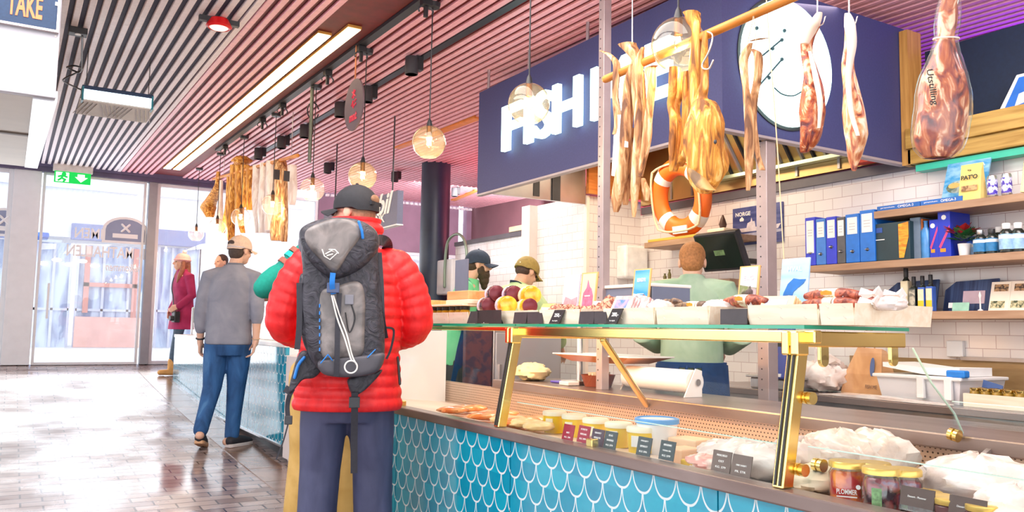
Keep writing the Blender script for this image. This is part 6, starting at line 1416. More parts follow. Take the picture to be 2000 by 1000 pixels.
for z in (2.5, 2.62, 2.74): MB().cyl((.115, 4.998, z), (.115, 5.0, z), .006, seg=8).build('rivet', M_dsteel, kc, world=True)
tk = thing('take_sign', 'navy sign lettered TAKE in orange, cut by the top left corner of the photo', 'sign', (-.4, 4.97, 2.84))
z0 = at(120, 61, y=4.97).z; x1 = .115
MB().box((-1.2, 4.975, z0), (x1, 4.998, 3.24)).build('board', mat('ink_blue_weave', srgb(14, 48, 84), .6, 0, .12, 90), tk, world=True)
MB().box((-1.2, 4.965, z0 - .012), (x1 + .012, 4.998, z0)).box((x1, 4.965, z0), (x1 + .012, 4.998, 3.24)).build('frame', mat('silver_frame', srgb(190, 176, 176), .35, .5), tk, world=True)
a = at(14, 8, y=4.97); b = at(84, 8, y=4.97); c = at(50, 10, y=4.97)
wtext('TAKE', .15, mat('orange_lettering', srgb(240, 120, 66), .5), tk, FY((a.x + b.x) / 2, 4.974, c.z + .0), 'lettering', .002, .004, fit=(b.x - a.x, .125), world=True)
MB().box((at(116, 12, y=4.97).x - .02, 4.97, at(116, 12, y=4.97).z), (at(116, 12, y=4.97).x, 4.974, at(116, 12, y=4.97).z + .02)).build('mark', M_paper, tk, world=True)
# sign of the next stall down the hall
sx = 3.116; e = at(775, 437, x=sx); tp = at(775, 372, x=sx)
ns = thing('stall_sign', 'grey sign box of the next stall with white script, just behind the black cap', 'sign', (sx, e.y, e.z))
MB().box((sx, e.y, e.z), (sx + .06, e.y + 2.2, tp.z)).build('box', mat('blue_grey_board', srgb(110, 112, 136), .6, 0, .06, 60), ns, world=True)
MB().box((sx - .005, e.y - .005, e.z - .012), (sx + .065, e.y + 2.2, e.z)).build('bottom_trim', M_white, ns, world=True)
Ms = FX(sx - .004, 0, 0)
def nsx(px, py): return at(px, py, x=sx)
p, q = nsx(706, 410), nsx(768, 395); wtext('ofbbil', .2, M_ink, ns, FX(sx - .004, (p.y + q.y) / 2, (p.z + q.z) / 2), 'lettering', .002, .006, fit=(abs(p.y - q.y), .22), shear=.35, world=True)
p, q = nsx(716, 434), nsx(752, 426); wtext('DRINK', .2, M_ink, ns, FX(sx - .004, (p.y + q.y) / 2, (p.z + q.z) / 2), 'lettering', .002, .004, fit=(abs(p.y - q.y), .085), world=True)
for y in (e.y + .2, e.y + 1.9): MB().cyl((sx + .03, y, tp.z), (sx + .03, y, cz(y)), .008, seg=8).build('hanger', M_dark, ns, world=True)

# ---------------------------------------------------------------- fish and meat on the poles
M_pole = two('hanging_pole_wood', srgb(196, 116, 36), srgb(226, 152, 66), 5, .5, .35, .65, stretch=(6, .7, 6))
pa, pb = Vector((2.15, 1.30, 2.325)), Vector((2.15, 2.80, 2.295))
tag(MB().tube([pa, pb], .017, 12).build('hanging_pole', M_pole, smooth=True), 'amber wooden pole above the case that the near stockfish hang on', 'pole')
for yy in (1.62, 2.62):
    z = pa.z + (pb.z - pa.z) * (yy - 1.3) / 1.5
    tag(MB().cyl((2.15, yy, z + .016), (2.15, yy, cz(yy)), .003, seg=6).build('pole_wire', M_steel), 'thin wire holding up the near end of the amber pole' if yy < 2 else 'thin wire holding up the far end of the amber pole', 'wire')
UU = Vector((.855, -.518, 0)); VV = Vector((.518, .855, 0))
M_fish = two('dried_fish', srgb(176, 120, 74), srgb(218, 168, 116), 12, .6, .44, .56, bump=1.0, stretch=(3, 3, .5), c3=srgb(246, 218, 176), c4_=srgb(112, 70, 44), dist=1.2, detail=6); M_fishg = two('golden_dried_fish', srgb(196, 124, 44), srgb(232, 166, 66), 12, .55, .44, .56, bump=1.0, stretch=(3, 3, .5), c3=srgb(252, 212, 130), c4_=srgb(130, 76, 26), dist=1.2, detail=6)
def strip(name, pts, x, m, label, cat, group=None, flat=.45, base=None, parent=None, lab='', tw=0.16, ret=False):
    """a dried fish strip: centre line and widths traced, given its own thickness"""
    c0 = [at(p[0], p[1], x=x) for p in pts]; ws = []
    for p, c in zip(pts, c0):
        d = (c - EYE).dot(CAMM @ Vector((0, 0, -1))); ws.append(p[2] * d / FPX / 2 * 1.22)
    cs = curve_pts(c0, 5); rs = []
    for i in range(len(ws) - 1):
        for k in range(5): rs.append(ws[i] + (ws[i + 1] - ws[i]) * k / 5)
    rs.append(ws[-1]); rings = []; sg = 12
    rnd = random.Random(int(pts[0][0] * 7 + pts[0][1])); ph = rnd.uniform(0, 6)
    for i, (c, r) in enumerate(zip(cs, rs)):
        a = tw * math.sin(ph + i * .35); u = UU * math.cos(a) + VV * math.sin(a); v = VV * math.cos(a) - UU * math.sin(a); ring = []
        for k in range(sg):
            t = 2 * PI * k / sg; f = 1 + .10 * math.sin(3 * t + i * .5 + ph); cv = .35 * r * math.cos(t) ** 2
            ring.append(tuple(c + u * (r * f * math.cos(t)) + v * (r * flat * math.sin(t) + cv)))
        rings.append(ring)
    mb = base or MB(); mb.loft(rings, True)
    if ret: return mb
    o = mb.build(name, m, parent, smooth=True, world=parent is not None)
    if parent is None: tag(o, label, cat, group)
    return o
G1 = 'stockfish on the amber pole'
def sf(label, strips, m=M_fish, x=2.15):
    p0 = at(strips[0][0][0], strips[0][0][1], x=x)
    t = thing('stockfish', label, 'stockfish', p0, 0, G1)
    for k, s in enumerate(strips): strip('fish_half', s, x + (-.02, .025, .0)[k % 3], m, '', '', parent=t)
    return t
o = sf('thin curled stockfish with a white paper tag, nearest the slotted post', [[(1174, 99, 7), (1190, 106, 9), (1203, 122, 12), (1204, 150, 12), (1203, 190, 11), (1207, 240, 14), (1204, 262, 12)]])
t1 = [at(*p, x=2.125) for p in ((1200, 224), (1214, 224), (1212, 280), (1204, 345), (1194, 343), (1198, 280))]
w0 = o.location; MB().loft([[tuple(q + Vector((dx, 0, 0))) for q in t1] for dx in (0, .003)]).build('paper_tag', M_paper, o, world=True)
tb = [at(*p, x=2.118) for p in ((1210, 272), (1226, 277), (1226, 288), (1210, 286))]
MB().loft([[tuple(q + Vector((dx, 0, 0))) for q in tb] for dx in (0, .003)]).build('paper_band', M_paper, o, world=True)
sf('stockfish with a splayed tail, the long pale one left of the letter E', [[(1226, 84, 30), (1236, 100, 24), (1242, 118, 14), (1236, 135, 14), (1228, 160, 18), (1226, 230, 20), (1222, 290, 20), (1214, 340, 22), (1207, 385, 20), (1203, 414, 8)], [(1234, 250, 10), (1236, 300, 16), (1228, 350, 17), (1222, 400, 8)]])
sf('stockfish draped over the pole between the splayed tail and the letter E', [[(1256, 92, 6), (1250, 110, 12), (1247, 130, 18), (1245, 190, 17), (1250, 250, 20), (1248, 310, 20), (1240, 370, 15), (1238, 424, 5)], [(1253, 140, 10), (1256, 200, 12), (1252, 270, 14), (1246, 340, 12)]])
sf('knotted stockfish hanging in front of the letter E', [[(1279, 128, 12), (1270, 134, 20), (1273, 160, 14), (1270, 210, 13), (1264, 260, 16), (1258, 300, 14), (1252, 345, 8)], [(1256, 348, 7), (1262, 372, 14), (1263, 392, 8)]])
sf('golden pair of strips below the nearest globe', [[(1316, 130, 14), (1314, 180, 14), (1310, 205, 12), (1318, 240, 15), (1314, 290, 14), (1311, 335, 6)], [(1324, 132, 10), (1329, 180, 11), (1322, 215, 10), (1326, 250, 13), (1326, 300, 12), (1318, 335, 8)]], M_fishg)
sf('golden stockfish with its tail standing up behind the nearest globe', [[(1352, 22, 30), (1356, 40, 24), (1360, 60, 14), (1358, 130, 22), (1362, 190, 24), (1356, 240, 22), (1344, 290, 16), (1328, 318, 9)], [(1342, 140, 18), (1344, 200, 18), (1340, 260, 14), (1330, 310, 10)]], M_fishg)
bf = sf('big flat golden cod hanging from the steel hook', [[(1379, 60, 8), (1376, 110, 12), (1377, 160, 14), (1371, 190, 22), (1374, 200, 40), (1382, 240, 62), (1382, 290, 74), (1382, 330, 66), (1380, 360, 44), (1376, 378, 14)]], M_fishg)
strip('fish_fold', [(1352, 255, 8), (1354, 290, 16), (1360, 330, 26), (1378, 365, 26), (1392, 372, 12)], 2.10, two('grey_fish_skin', srgb(120, 90, 60), srgb(196, 150, 90), 14, .5, bump=.5), '', '', parent=bf)
strip('fish_half', [(1372, 120, 8), (1362, 190, 16), (1352, 240, 18), (1340, 300, 16), (1330, 325, 8)], 2.19, M_fishg, '', '', parent=bf)
MB().ell(at(1397, 277, x=2.085), (.006, .006, .008)).build('spot', M_dark, bf, world=True)
sf('slim stockfish hung on a string in front of the round badge', [[(1467, 84, 6), (1458, 100, 16), (1453, 120, 15), (1458, 170, 11), (1464, 230, 18), (1465, 280, 17), (1464, 330, 14), (1461, 372, 6)], [(1470, 96, 8), (1482, 108, 14), (1480, 150, 13), (1472, 205, 14), (1474, 260, 12), (1480, 300, 8), (1490, 332, 10)], [(1466, 80, 6), (1482, 76, 14), (1500, 74, 4)]])
def shook(name, pts, x, r, m, label, cat):
    c = [at(p[0], p[1], x=x) for p in pts]; return tag(MB().tube(curve_pts(c, 5), r, 8).build(name, m, smooth=True), label, cat)
M_hook = mat('hook_steel', (.75, .73, .7), .25, 1.0)
shook('hook', [(1382, 62), (1392, 70), (1385, 100), (1372, 125), (1374, 134), (1385, 134), (1393, 118)], 2.12, .0035, M_hook, 'steel S-hook holding the big flat golden cod', 'hook')
shook('string', [(1471, 20), (1470, 40), (1461, 84), (1470, 92), (1476, 82), (1472, 30)], 2.14, .0014, mat('thin_twine', srgb(200, 180, 150), .8), 'twine loop holding the slim stockfish', 'string')
shook('twine', [(1497, 0), (1503, 90), (1512, 200), (1519, 300), (1526, 420), (1531, 505)], 2.35, .0022, mat('cream_twine', srgb(236, 206, 166), .8), 'long cream twine hanging down past the round badge', 'twine')

# hams and dried legs
M_ham = two('cured_meat', srgb(150, 62, 46), srgb(196, 110, 62), 17, .4, .44, .54, bump=1.0, stretch=(1.2, 1.2, .6), c3=srgb(246, 214, 180), c4_=srgb(84, 26, 40), coat=.3, dist=1.6, detail=6); M_ham2 = two('pale_cured_meat', srgb(196, 112, 74), srgb(232, 180, 130), 17, .4, .42, .52, bump=1.0, stretch=(1.2, 1.2, .5), c3=srgb(250, 230, 206), c4_=srgb(120, 44, 40), coat=.3, dist=1.6, detail=6)
M_fat = mat('white_fat', srgb(244, 230, 216), .4, 0, .06, 12); M_bag = glass('clear_bag', (1, .99, .98), 1.1, .12, milk=.05)
XH = 2.7
def leg(rows, m, label, name='cured_leg', fl=.62, grow=None, depth=XH):
    cs = [at(r[0], r[1], x=depth) for r in rows]; t = thing(name, label, 'cured meat', cs[0], 0, 'cured meat hanging over the open bay')
    def body(extra, mm, nm, wob):
        rings = []; cc = curve_pts(cs, 6); n = len(cc)
        for i, c in enumerate(cc):
            k = min(i // 6, len(rows) - 2); f = (i - k * 6) / 6
            wv = rows[k][2] + (rows[k + 1][2] - rows[k][2]) * f
            d = (c - EYE).dot(CAMM @ Vector((0, 0, -1))); r = wv * d / FPX / 2 + extra; ring = []
            for j in range(18):
                a = 2 * PI * j / 18; g = 1 + wob * (math.sin(2 * a + i * .28) + .6 * math.sin(5 * a - i * .4))
                ring.append(tuple(c + UU * (r * g * math.cos(a)) + VV * (r * fl * g * math.sin(a))))
            rings.append(ring)
        return MB().loft(rings, True).build(nm, mm, t, smooth=True, world=True)
    body(0, m, 'meat', .06)
    if grow: body(grow, M_bag, 'plastic_sleeve', .03)
    return t
l1 = leg([(1600, 30, 8), (1590, 52, 22), (1578, 75, 26), (1576, 105, 24), (1584, 140, 28), (1588, 180, 42), (1586, 220, 52), (1584, 255, 46), (1580, 280, 34), (1570, 298, 12)], M_ham, 'dried meat leg hanging right in front of the edge of the round badge')
strip('fat_cap', [(1601, 24, 10), (1592, 45, 20), (1580, 62, 22), (1572, 85, 14)], XH - .03, M_fat, '', '', parent=l1); strip('fat_edge', [(1582, 100, 6), (1594, 150, 9), (1602, 200, 9), (1600, 250, 5)], XH - .04, M_fat, '', '', parent=l1)
l2 = leg([(1656, 30, 8), (1660, 52, 20), (1660, 90, 22), (1656, 130, 26), (1662, 170, 30), (1668, 220, 42), (1672, 262, 46), (1670, 295, 34), (1668, 318, 18), (1668, 334, 6)], M_ham2, 'slimmer pale dried meat leg, the middle one of the three')
strip('fat_cap', [(1656, 26, 10), (1662, 50, 18), (1664, 90, 15), (1658, 150, 10), (1664, 220, 9), (1676, 265, 6)], XH - .035, M_fat, '', '', parent=l2)
l3 = leg([(1856, -8, 26), (1852, 20, 34), (1850, 50, 36), (1848, 74, 32), (1846, 105, 46), (1844, 145, 76), (1842, 185, 96), (1840, 225, 104), (1836, 262, 96), (1832, 290, 80), (1832, 308, 48)], M_ham, 'big ham in a clear plastic sleeve marked Utstilling', 'ham', .6, .012)
d = (at(1848, 75, x=XH) - EYE).length
cc = at(1848, 76, x=XH)
tp = []
for k in range(25):
    a = 2 * PI * k / 24; tp.append(cc + UU * (.042 * math.cos(a)) + VV * (.030 * math.sin(a)) + Vector((0, 0, .004 * math.sin(a))))
MB().tube(tp, .003, 6, rnd=False).build('string_tie', M_fat, l3, world=True)
q = at(1842, 180, x=XH); tc = EYE - q; tc.z = 0; tc.normalize(); ir = Vector((-tc.y, tc.x, 0)); q = q + tc * .080 - ir * .034
wtext('Utstilling', .05, M_kink, l3, frame(q, (Vector((0, 0, -1)) + ir * .12), ir, tc), 'lettering', .001, .0006, fit=(.125, .026), world=True)
tag(MB().cyl((XH, 1.0, 2.70), (XH, 2.35, 2.70), .012, seg=10).cyl((XH, 1.1, 2.70), (XH, 1.1, cz(1.1)), .006, seg=8).cyl((XH, 2.3, 2.70), (XH, 2.3, cz(2.3)), .006, seg=8).build('meat_rail', M_steel), 'steel rail over the open bay that the cured legs hang from', 'rail')
for (px, py), t in (((1597, 30), 'steel hook of the dried leg in front of the round badge'), ((1659, 30), 'steel hook of the slimmer pale dried leg'), ((1856, -8), 'steel hook of the big ham in plastic')):
    p = at(px, py, x=XH)
    tag(MB().tube(curve_pts([(XH, p.y, 2.712), (XH, p.y + .012, 2.70), (XH, p.y + .004, 2.66), (XH, p.y, (2.66 + p.z) / 2), p + Vector((0, 0, -.03)), p + UU * .02 + Vector((0, 0, -.035)), p + UU * .03 + Vector((0, 0, -.005))], 5), .003, 8).build('hook', M_hook, smooth=True), t, 'hook')

# far bunch of stockfish
ra, rb = at(412, 343, x=2.15), at(566, 311, x=2.15)
rb = Vector((2.15, rb.y, ra.z + .0))
tag(MB().tube([(2.27, 11.75, 3.20), (2.27, 7.78, 2.84)], .018, 10).build('hanging_pole', M_pole, smooth=True), 'far wooden pole under the ceiling with the distant bunch of stockfish', 'pole')
for yy in (11.1, 8.0): tag(MB().cyl((2.27, yy, 2.87 + (yy - 7.78) * .0907), (2.27, yy, cz(yy)), .004, seg=6).build('pole_wire', M_steel), 'thin wire at the far end of the distant pole' if yy > 9 else 'thin wire at the near end of the distant pole', 'wire')
G2 = 'distant bunch of stockfish'
M_fishp = two('pale_wrapped_fish', srgb(226, 206, 200), srgb(246, 236, 232), 8, .4, bump=.3, stretch=(3, 3, .8))
for s, m, t in (([(426, 335, 5), (424, 360, 8), (415, 385, 14), (406, 405, 20), (408, 424, 10)], M_fishg, 'flared fish at the entrance end of the distant bunch'),
    ([(432, 352, 5), (430, 390, 6), (428, 430, 9), (432, 452, 6)], M_fishp, 'pale thin fish next to the flared one'),
    ([(448, 345, 8), (446, 390, 9), (440, 430, 8), (436, 455, 4)], M_fishg, 'golden strip leaning towards the entrance in the distant bunch'),
    ([(458, 322, 12), (457, 350, 14), (453, 390, 14), (450, 430, 12), (450, 470, 9)], M_fishg, 'golden fish reaching lowest in the distant bunch'),
    ([(468, 320, 12), (468, 360, 14), (466, 400, 12), (470, 430, 8), (474, 455, 6)], M_fishg, 'golden fish behind the pendant globe in the distant bunch'),
    ([(478, 322, 12), (480, 360, 14), (480, 405, 9)], M_fishg, 'shorter golden fish in the middle of the distant bunch'),
    ([(488, 325, 10), (488, 360, 12), (486, 410, 8)], M_fishg, 'golden fish beside the pale wrapped ones'),
    ([(502, 322, 12), (503, 370, 16), (506, 420, 16), (504, 455, 10)], M_fishp, 'pale wrapped fish nearest the golden ones'),
    ([(516, 318, 12), (518, 360, 16), (516, 410, 18), (514, 455, 14)], M_fishp, 'pale wrapped fish in the middle of the pale group'),
    ([(530, 314, 14), (530, 360, 16), (528, 410, 18), (526, 450, 12)], M_fishp, 'pale wrapped fish next to the tagged one'),
    ([(546, 312, 14), (548, 340, 18), (546, 400, 16), (542, 440, 18), (542, 470, 16)], M_fish, 'brown fish with dark paper tags in the distant bunch'),
    ([(556, 330, 8), (555, 380, 8), (556, 430, 9), (554, 472, 8)], M_fish, 'thin brown fish behind the tagged one'),
    ([(570, 322, 12), (570, 370, 12), (570, 400, 8)], M_fishp, 'palest wrapped fish at the shop end of the distant bunch')):
    o = strip('stockfish', [(a_, b_, w_ * 1.3) for a_, b_, w_ in s], 2.27, m, t, 'stockfish', G2)
    if 'dark paper' in t:
        for px, py in ((541, 341), (560, 344)):
            c = at(px, py, x=2.20); MB().cbox(c, (.055, .006, .10)).build('paper_tag', M_slate, o, world=True)
tag(crumple(tuple(at(472, 322, x=2.27)), (.10, .12, .05), M_fishg, 'fish_tails', 120), 'tangle of tails over the distant pole', 'fish tails')

a = at(1984, 180, x=4.78)
bs = thing('blue_sign', 'white-edged blue sign standing on the oak beam, cut by the edge of the photo', 'sign', (4.78, a.y, 2.4715))
M = frame((0, 0, 0), (0, -1, 0), (.15, 0, 1))
MB().prism([(-.10, 0), (.3, 0), (.3, .22), (.0, .22)], 0, .02, M).build('board', M_paper, bs, bevel=.003)
MB().prism([(-.06, .02), (.28, .02), (.28, .2), (.015, .2)], .0205, .022, M).build('face', mat('sign_blue', srgb(40, 110, 205), .4), bs)
MB().prism([(.0, .03), (.08, .05), (.05, .09), (.1, .12), (.02, .10)], .0225, .0235, M).build('white_mark', M_paper, bs)
# ================================================================== PEOPLE
def V(*a): return Vector(a)
def head_shape(mb, M, neck_to=None, jaw=1.0):
    e = lambda c, r, s=16, w=11: mb.ell(c, r, M, s, w)
    e((0, -.012, .03), (.076, .095, .088)); e((0, .022, -.030), (.063, .072, .082)); e((0, .042, -.082), (.044 * jaw, .044, .036))
    mb.tube([(0, .086, .018), (0, .098, -.006), (0, .112, -.026), (0, .094, -.036)], [.009, .011, .014, .010], 10, M)
    mb.tube([(-.042, .070, .022), (-.02, .083, .026), (.02, .083, .026), (.042, .070, .022)], .0115, 8, M)
    for s in (-1, 1):
        e((s * .036, .060, -.034), (.026, .024, .026)); e((s * .078, -.008, -.008), (.010, .021, .034)); e((s * .013, .100, -.030), (.009, .010, .008), 10, 7)
    mb.tube([(-.023, .080, -.062), (0, .091, -.060), (.023, .080, -.062)], [.005, .0085, .005], 8, M)
    mb.tube([(-.020, .080, -.071), (0, .090, -.072), (.020, .080, -.071)], [.005, .0085, .005], 8, M)
def head_M(c, yaw=0, pitch=0, roll=0):
    return Matrix.Translation(c) @ Euler((R(pitch), R(roll), R(yaw)), 'ZXY' if False else 'XYZ').to_matrix().to_4x4()
def hand(mb, w, fd, nd_, side, curl=.5, s=1.0):
    """palm and five fingers: w wrist, fd finger direction, nd_ back-of-hand direction, side +1 when the thumb lies along fd x nd"""
    f = Vector(fd).normalized(); n = (Vector(nd_) - f * Vector(nd_).dot(f)).normalized(); x = f.cross(n) * side
    w = Vector(w); M = frame(w, x, f, n) if side > 0 else Matrix((tuple(x) + (0,), tuple(f) + (0,), tuple(n) + (0,), (0, 0, 0, 1))).transposed()
    M = M.copy(); M.translation = w
    for k, dx in enumerate((.028, .010, -.009, -.027)):
        mb.tube([(dx * .45, -.012, 0), (dx * .8, .04, 0), (dx, .085 * s, .002)], [.017, .0145, .0115], 10, M)
    for k, (dx, L, r) in enumerate(((.029, .070, .0085), (.010, .079, .0088), (-.009, .074, .0085), (-.027, .058, .0078))):
        c = curl * (1 + .12 * k); p = V(dx, .085 * s, .002); a = .15 + .25 * c; pts = [p]
        for j, q in enumerate((.46, .30, .24)):
            p = p + V(dx * .06, math.cos(a) * L * q, -math.sin(a) * L * q); pts.append(p); a += .75 * c
        mb.tube(pts, [r, r * .97, r * .9, r * .78], 9, M)
    mb.tube([(.018, .012, -.004), (.042, .034, -.012), (.052, .060, -.022), (.050, .083, -.032)], [.015, .0125, .0105, .0085], 9, M)
def torso(mb, rings, e=2.4, sg=28):
    out = []
    for (x, y, z, rx, ry) in rings:
        r = []
        for k in range(sg):
            a = 2 * PI * k / sg; c, s = math.cos(a), math.sin(a)
            r.append((x + rx * math.copysign(abs(c) ** (2 / e), c), y + ry * math.copysign(abs(s) ** (2 / e), s), z))
        out.append(r)
    return mb.loft(out, True)
def dense(rings, step=.0065, amp=.0, period=.05, ph=0.0):
    """resample torso rings; amp swells them between quilting seams"""
    out = []; z = rings[0][2]; up = rings[-1][2] > z
    i = 0
    zs = []
    n = int(abs(rings[-1][2] - z) / step)
    for k in range(n + 1):
        zz = z + (rings[-1][2] - z) * k / n
        while i < len(rings) - 2 and (zz > rings[i + 1][2] if up else zz < rings[i + 1][2]): i += 1
        a, b = rings[i], rings[i + 1]; f = (zz - a[2]) / (b[2] - a[2]); f = f * f * (3 - 2 * f) * .5 + f * .5
        g = abs(math.sin(PI * (zz / period + ph))) ** .6 * amp
        out.append((a[0] + (b[0] - a[0]) * f, a[1] + (b[1] - a[1]) * f, zz, a[3] + (b[3] - a[3]) * f + g, a[4] + (b[4] - a[4]) * f + g))
    return out
def quilt(pts, rad, period=.05, amp=.012, n=14):
    cs = curve_pts(pts, n); rs = []; L = 0; out = []
    for i, c in enumerate(cs):
        if i: L += (c - cs[i - 1]).length
        k = min(i // n, len(rad) - 2); f = (i - k * n) / n
        rs.append(rad[k] + (rad[k + 1] - rad[k]) * f + amp * abs(math.sin(PI * L / period)) ** .6 - amp * .4)
    return cs, rs
def body_mesh(J, head, hands=True, jaw=1.0, arm=(.047, .040, .027), legr=(.085, .055, .040), tr=1.0):
    mb = MB()
    torso(mb, [(J['pel'].x, J['pel'].y, J['pel'].z - .10, .10 * tr, .08), (J['pel'].x, J['pel'].y, J['pel'].z, .155 * tr, .105), ((J['pel'] * .5 + J['che'] * .5).x, (J['pel'] * .5 + J['che'] * .5).y, (J['pel'].z + J['che'].z) / 2, .135 * tr, .10), (J['che'].x, J['che'].y, J['che'].z, .16 * tr, .11), ((J['nek'].x * .7 + J['che'].x * .3), (J['nek'].y * .7 + J['che'].y * .3), J['nek'].z - .06, .14 * tr, .085), (J['nek'].x, J['nek'].y, J['nek'].z, .06, .06)])
    hc = head.translation
    mb.tube([J['nek'] - V(0, 0, .06), J['nek'] + V(0, 0, .02), head @ V(0, -.02, -.05)], [.062, .056, .054], 14)
    head_shape(mb, head, jaw=jaw)
    for s in 'LR':
        if 'sh' + s in J:
            mb.tube([J['nek'] * .5 + J['sh' + s] * .5 - V(0, 0, .03), J['sh' + s], (J['sh' + s] + J['el' + s]) / 2, J['el' + s], (J['el' + s] * .6 + J['wr' + s] * .4), J['wr' + s]], [.05, arm[0] * 1.15, arm[0], arm[1], arm[1] * .98, arm[2]], 12)
            if hands:
                h = J.get('hd' + s)
                if h: mb.tube([J['wr' + s], J['wr' + s] + Vector(h[0]).normalized() * .03], [arm[2], .026], 10); hand(mb, J['wr' + s] + Vector(h[0]).normalized() * .012, h[0], h[1], h[2], h[3])
        if 'hi' + s in J:
            mb.tube([J['hi' + s], (J['hi' + s] + J['kn' + s]) / 2, J['kn' + s], J['kn' + s] * .65 + J['an' + s] * .35, J['an' + s]], [legr[0], legr[0] * .86, legr[1], legr[1] * .98, legr[2]], 14)
            t = J['to' + s]; a = J['an' + s]
            mb.tube([V(a.x, a.y, a.z - .04) - (t - a) * .3 * V(1, 1, 0), V(t.x, t.y, t.z)], [.036, .03], 12)
    return mb
def Jz(d, dz):
    return d
def eyes(root, M):
    mb = MB()
    for s in (-1, 1): mb.ell((s * .031, .083, .004), (.010, .006, .006), M, 10, 7)
    mb.build('eye', mat('dark_eye', (.03, .025, .02), .2), root, smooth=True)
def hair_shell(mb, M, top=1.0, back=.0):
    mb.ell((0, -.022, .038), (.083, .096, .088), M, 16, 11); mb.ell((0, -.05, -.01), (.074, .062, .075 + back), M, 16, 11)
def hair_cap(mb, M, back=.0):
    mb.ell((0, -.046, -.012), (.074, .060, .060 + back), M, 16, 11); mb.ell((0, -.018, .02), (.079, .090, .04), M, 16, 9)
def cap_shape(root, M, m, brimdir=0, bm=None, strap=None):
    D = []
    rows = 9
    for i in range(rows):
        a = (PI / 2) * i / (rows - 1); D.append((math.cos(a), math.sin(a)))
    M = M @ Matrix.Scale(1.06, 4)
    rings = [[(.088 * c * math.cos(2 * PI * k / 24), -.010 + .108 * c * math.sin(2 * PI * k / 24), .030 + .096 * s - .012 * (math.sin(2 * PI * k / 24) < -.3) * (1 - s)) for k in range(24)] for c, s in D]
    rings = [[(p[0] * 1.0, p[1], p[2] - .018) for p in rings[0]]] + rings
    rings[-1] = [(0.002 * math.cos(2 * PI * k / 24), -.01 + .002 * math.sin(2 * PI * k / 24), .1265) for k in range(24)]
    inner = [[(p[0] * .95, (p[1] + .01) * .95 - .01, (p[2] - .03) * .95 + .028) for p in r] for r in reversed(rings)]
    cp = MB().loft(rings + inner, True, M).build('cap', m, root, smooth=True)
    MB().ell((0, -.01, .128), (.008, .008, .005), M, 10, 6).build('button', m, cp)
    br = MB(); t = []
    for i in range(9):
        a = R(-62 + 124 * i / 8); x = .086 * math.sin(a); y = -.010 + .105 * math.cos(a); L = .072 * math.cos(a * .9) ** .7
        t.append(((x, y, .016 - .002 * abs(i - 4) ** 1.5), (x * 1.02, y + L, .010 - .0045 * abs(i - 4) ** 1.5)))
    top = [[p[0], p[1]] for p in t]
    rr = [[(p[0], p[1], p[2] + .004), (q[0], q[1], q[2] + .003), (q[0], q[1], q[2] - .001), (p[0], p[1], p[2] - .001)] for p, q in top]
    br.loft(rr, True, M).build('brim', bm or m, cp, smooth=False)
    return cp
def figure(label, loc, rz, J, head, m=None, hands=True, voxel=.0065, jaw=1.0, hair=None, hm=None, tr=1.0, eye=True, it=3):
    mb = body_mesh(J, head, hands, jaw, tr=tr)
    o = skinned(mb, 'person', m or M_skin, None, voxel, it)
    o.location = loc; o.rotation_euler = (0, 0, rz); tag(o, label, 'person')
    if eye: eyes(o, head)
    if hair: h = MB(); hair(h, head); skinned(h, 'hair', hm, o, .006, 4)
    return o

# ---------------------------------------------------------------- the man in the red jacket
M_red = two('red_quilted_nylon', srgb(222, 24, 32), srgb(244, 38, 40), 22, .5, .35, .65, bump=.45, stretch=(1, 1, .45))
M_ltrous = two('slate_trekking_cloth', srgb(58, 62, 92), srgb(76, 80, 112), 5, .65, .35, .65, bump=.25, stretch=(2, 2, .7))
LR = V(1.37, 3.73, fz(3.73)); RZR = R(-20)
J = dict(pel=V(0, 0, .93), che=V(0, .01, 1.30), nek=V(0, .02, 1.54), shL=V(-.185, .0, 1.465), elL=V(-.305, .02, 1.175), wrL=V(-.13, .27, 1.10), shR=V(.185, .0, 1.465), elR=V(.305, .02, 1.175), wrR=V(.13, .28, 1.10),
         hdL=((.45, .85, .1), (-.2, .1, 1), -1, .8), hdR=((-.45, .85, .1), (.2, .1, 1), 1, .8),
         hiL=V(-.10, 0, .90), knL=V(-.115, .03, .50), anL=V(-.13, .0, .09), toL=V(-.15, .16, .035), hiR=V(.10, 0, .90), knR=V(.125, .03, .50), anR=V(.14, .01, .09), toR=V(.17, .17, .035))
HM = head_M(V(-.0, .03, 1.705), yaw=58, pitch=0)
red = figure('man in a red quilted jacket and black cap, back turned, wearing a backpack', LR, RZR, J, HM, hair=lambda h, M: hair_cap(h, M, back=.01), hm=mat('grey_brown_hair', srgb(150, 112, 86), .7, 0, .25, 60))
mb = MB(); torso(mb, dense([(0, .0, .775, .245, .165), (0, .0, .90, .235, .16), (0, .0, 1.05, .225, .155), (0, .01, 1.25, .235, .16), (0, .01, 1.40, .23, .15), (0, .015, 1.49, .185, .12), (0, .025, 1.55, .10, .095), (0, .035, 1.58, .085, .085)], .006, .012, .052))
for s in ('L', 'R'):
    k = -1 if s == 'L' else 1
    c, r = quilt([(k * .13, .01, 1.46), (k * .205, .0, 1.435), (k * .275, .0, 1.32), (k * .305, .02, 1.175), (k * .235, .15, 1.12), (k * .155, .25, 1.10)], [.075, .090, .086, .080, .072, .055], .048, .009)
    mb.tube(c, r, 18)
skinned(mb, 'jacket', M_red, red, .0065, 2)
jk = [o for o in red.children if o.name.startswith('jacket')][0]
mb = MB(); torso(mb, dense([(0.01, .02, 1.565, .122, .108), (0.01, .025, 1.62, .122, .108), (0.01, .03, 1.672, .108, .098)], .005, .012, .05), 2.1); mb.build('collar', M_red, jk, smooth=True)
for k, x in ((-1, -.20), (1, .22)): MB().tube([(x, -.10, 1.02), (x + .012, -.115, .90)], .006, 6).build('pull_cord', M_black, jk)
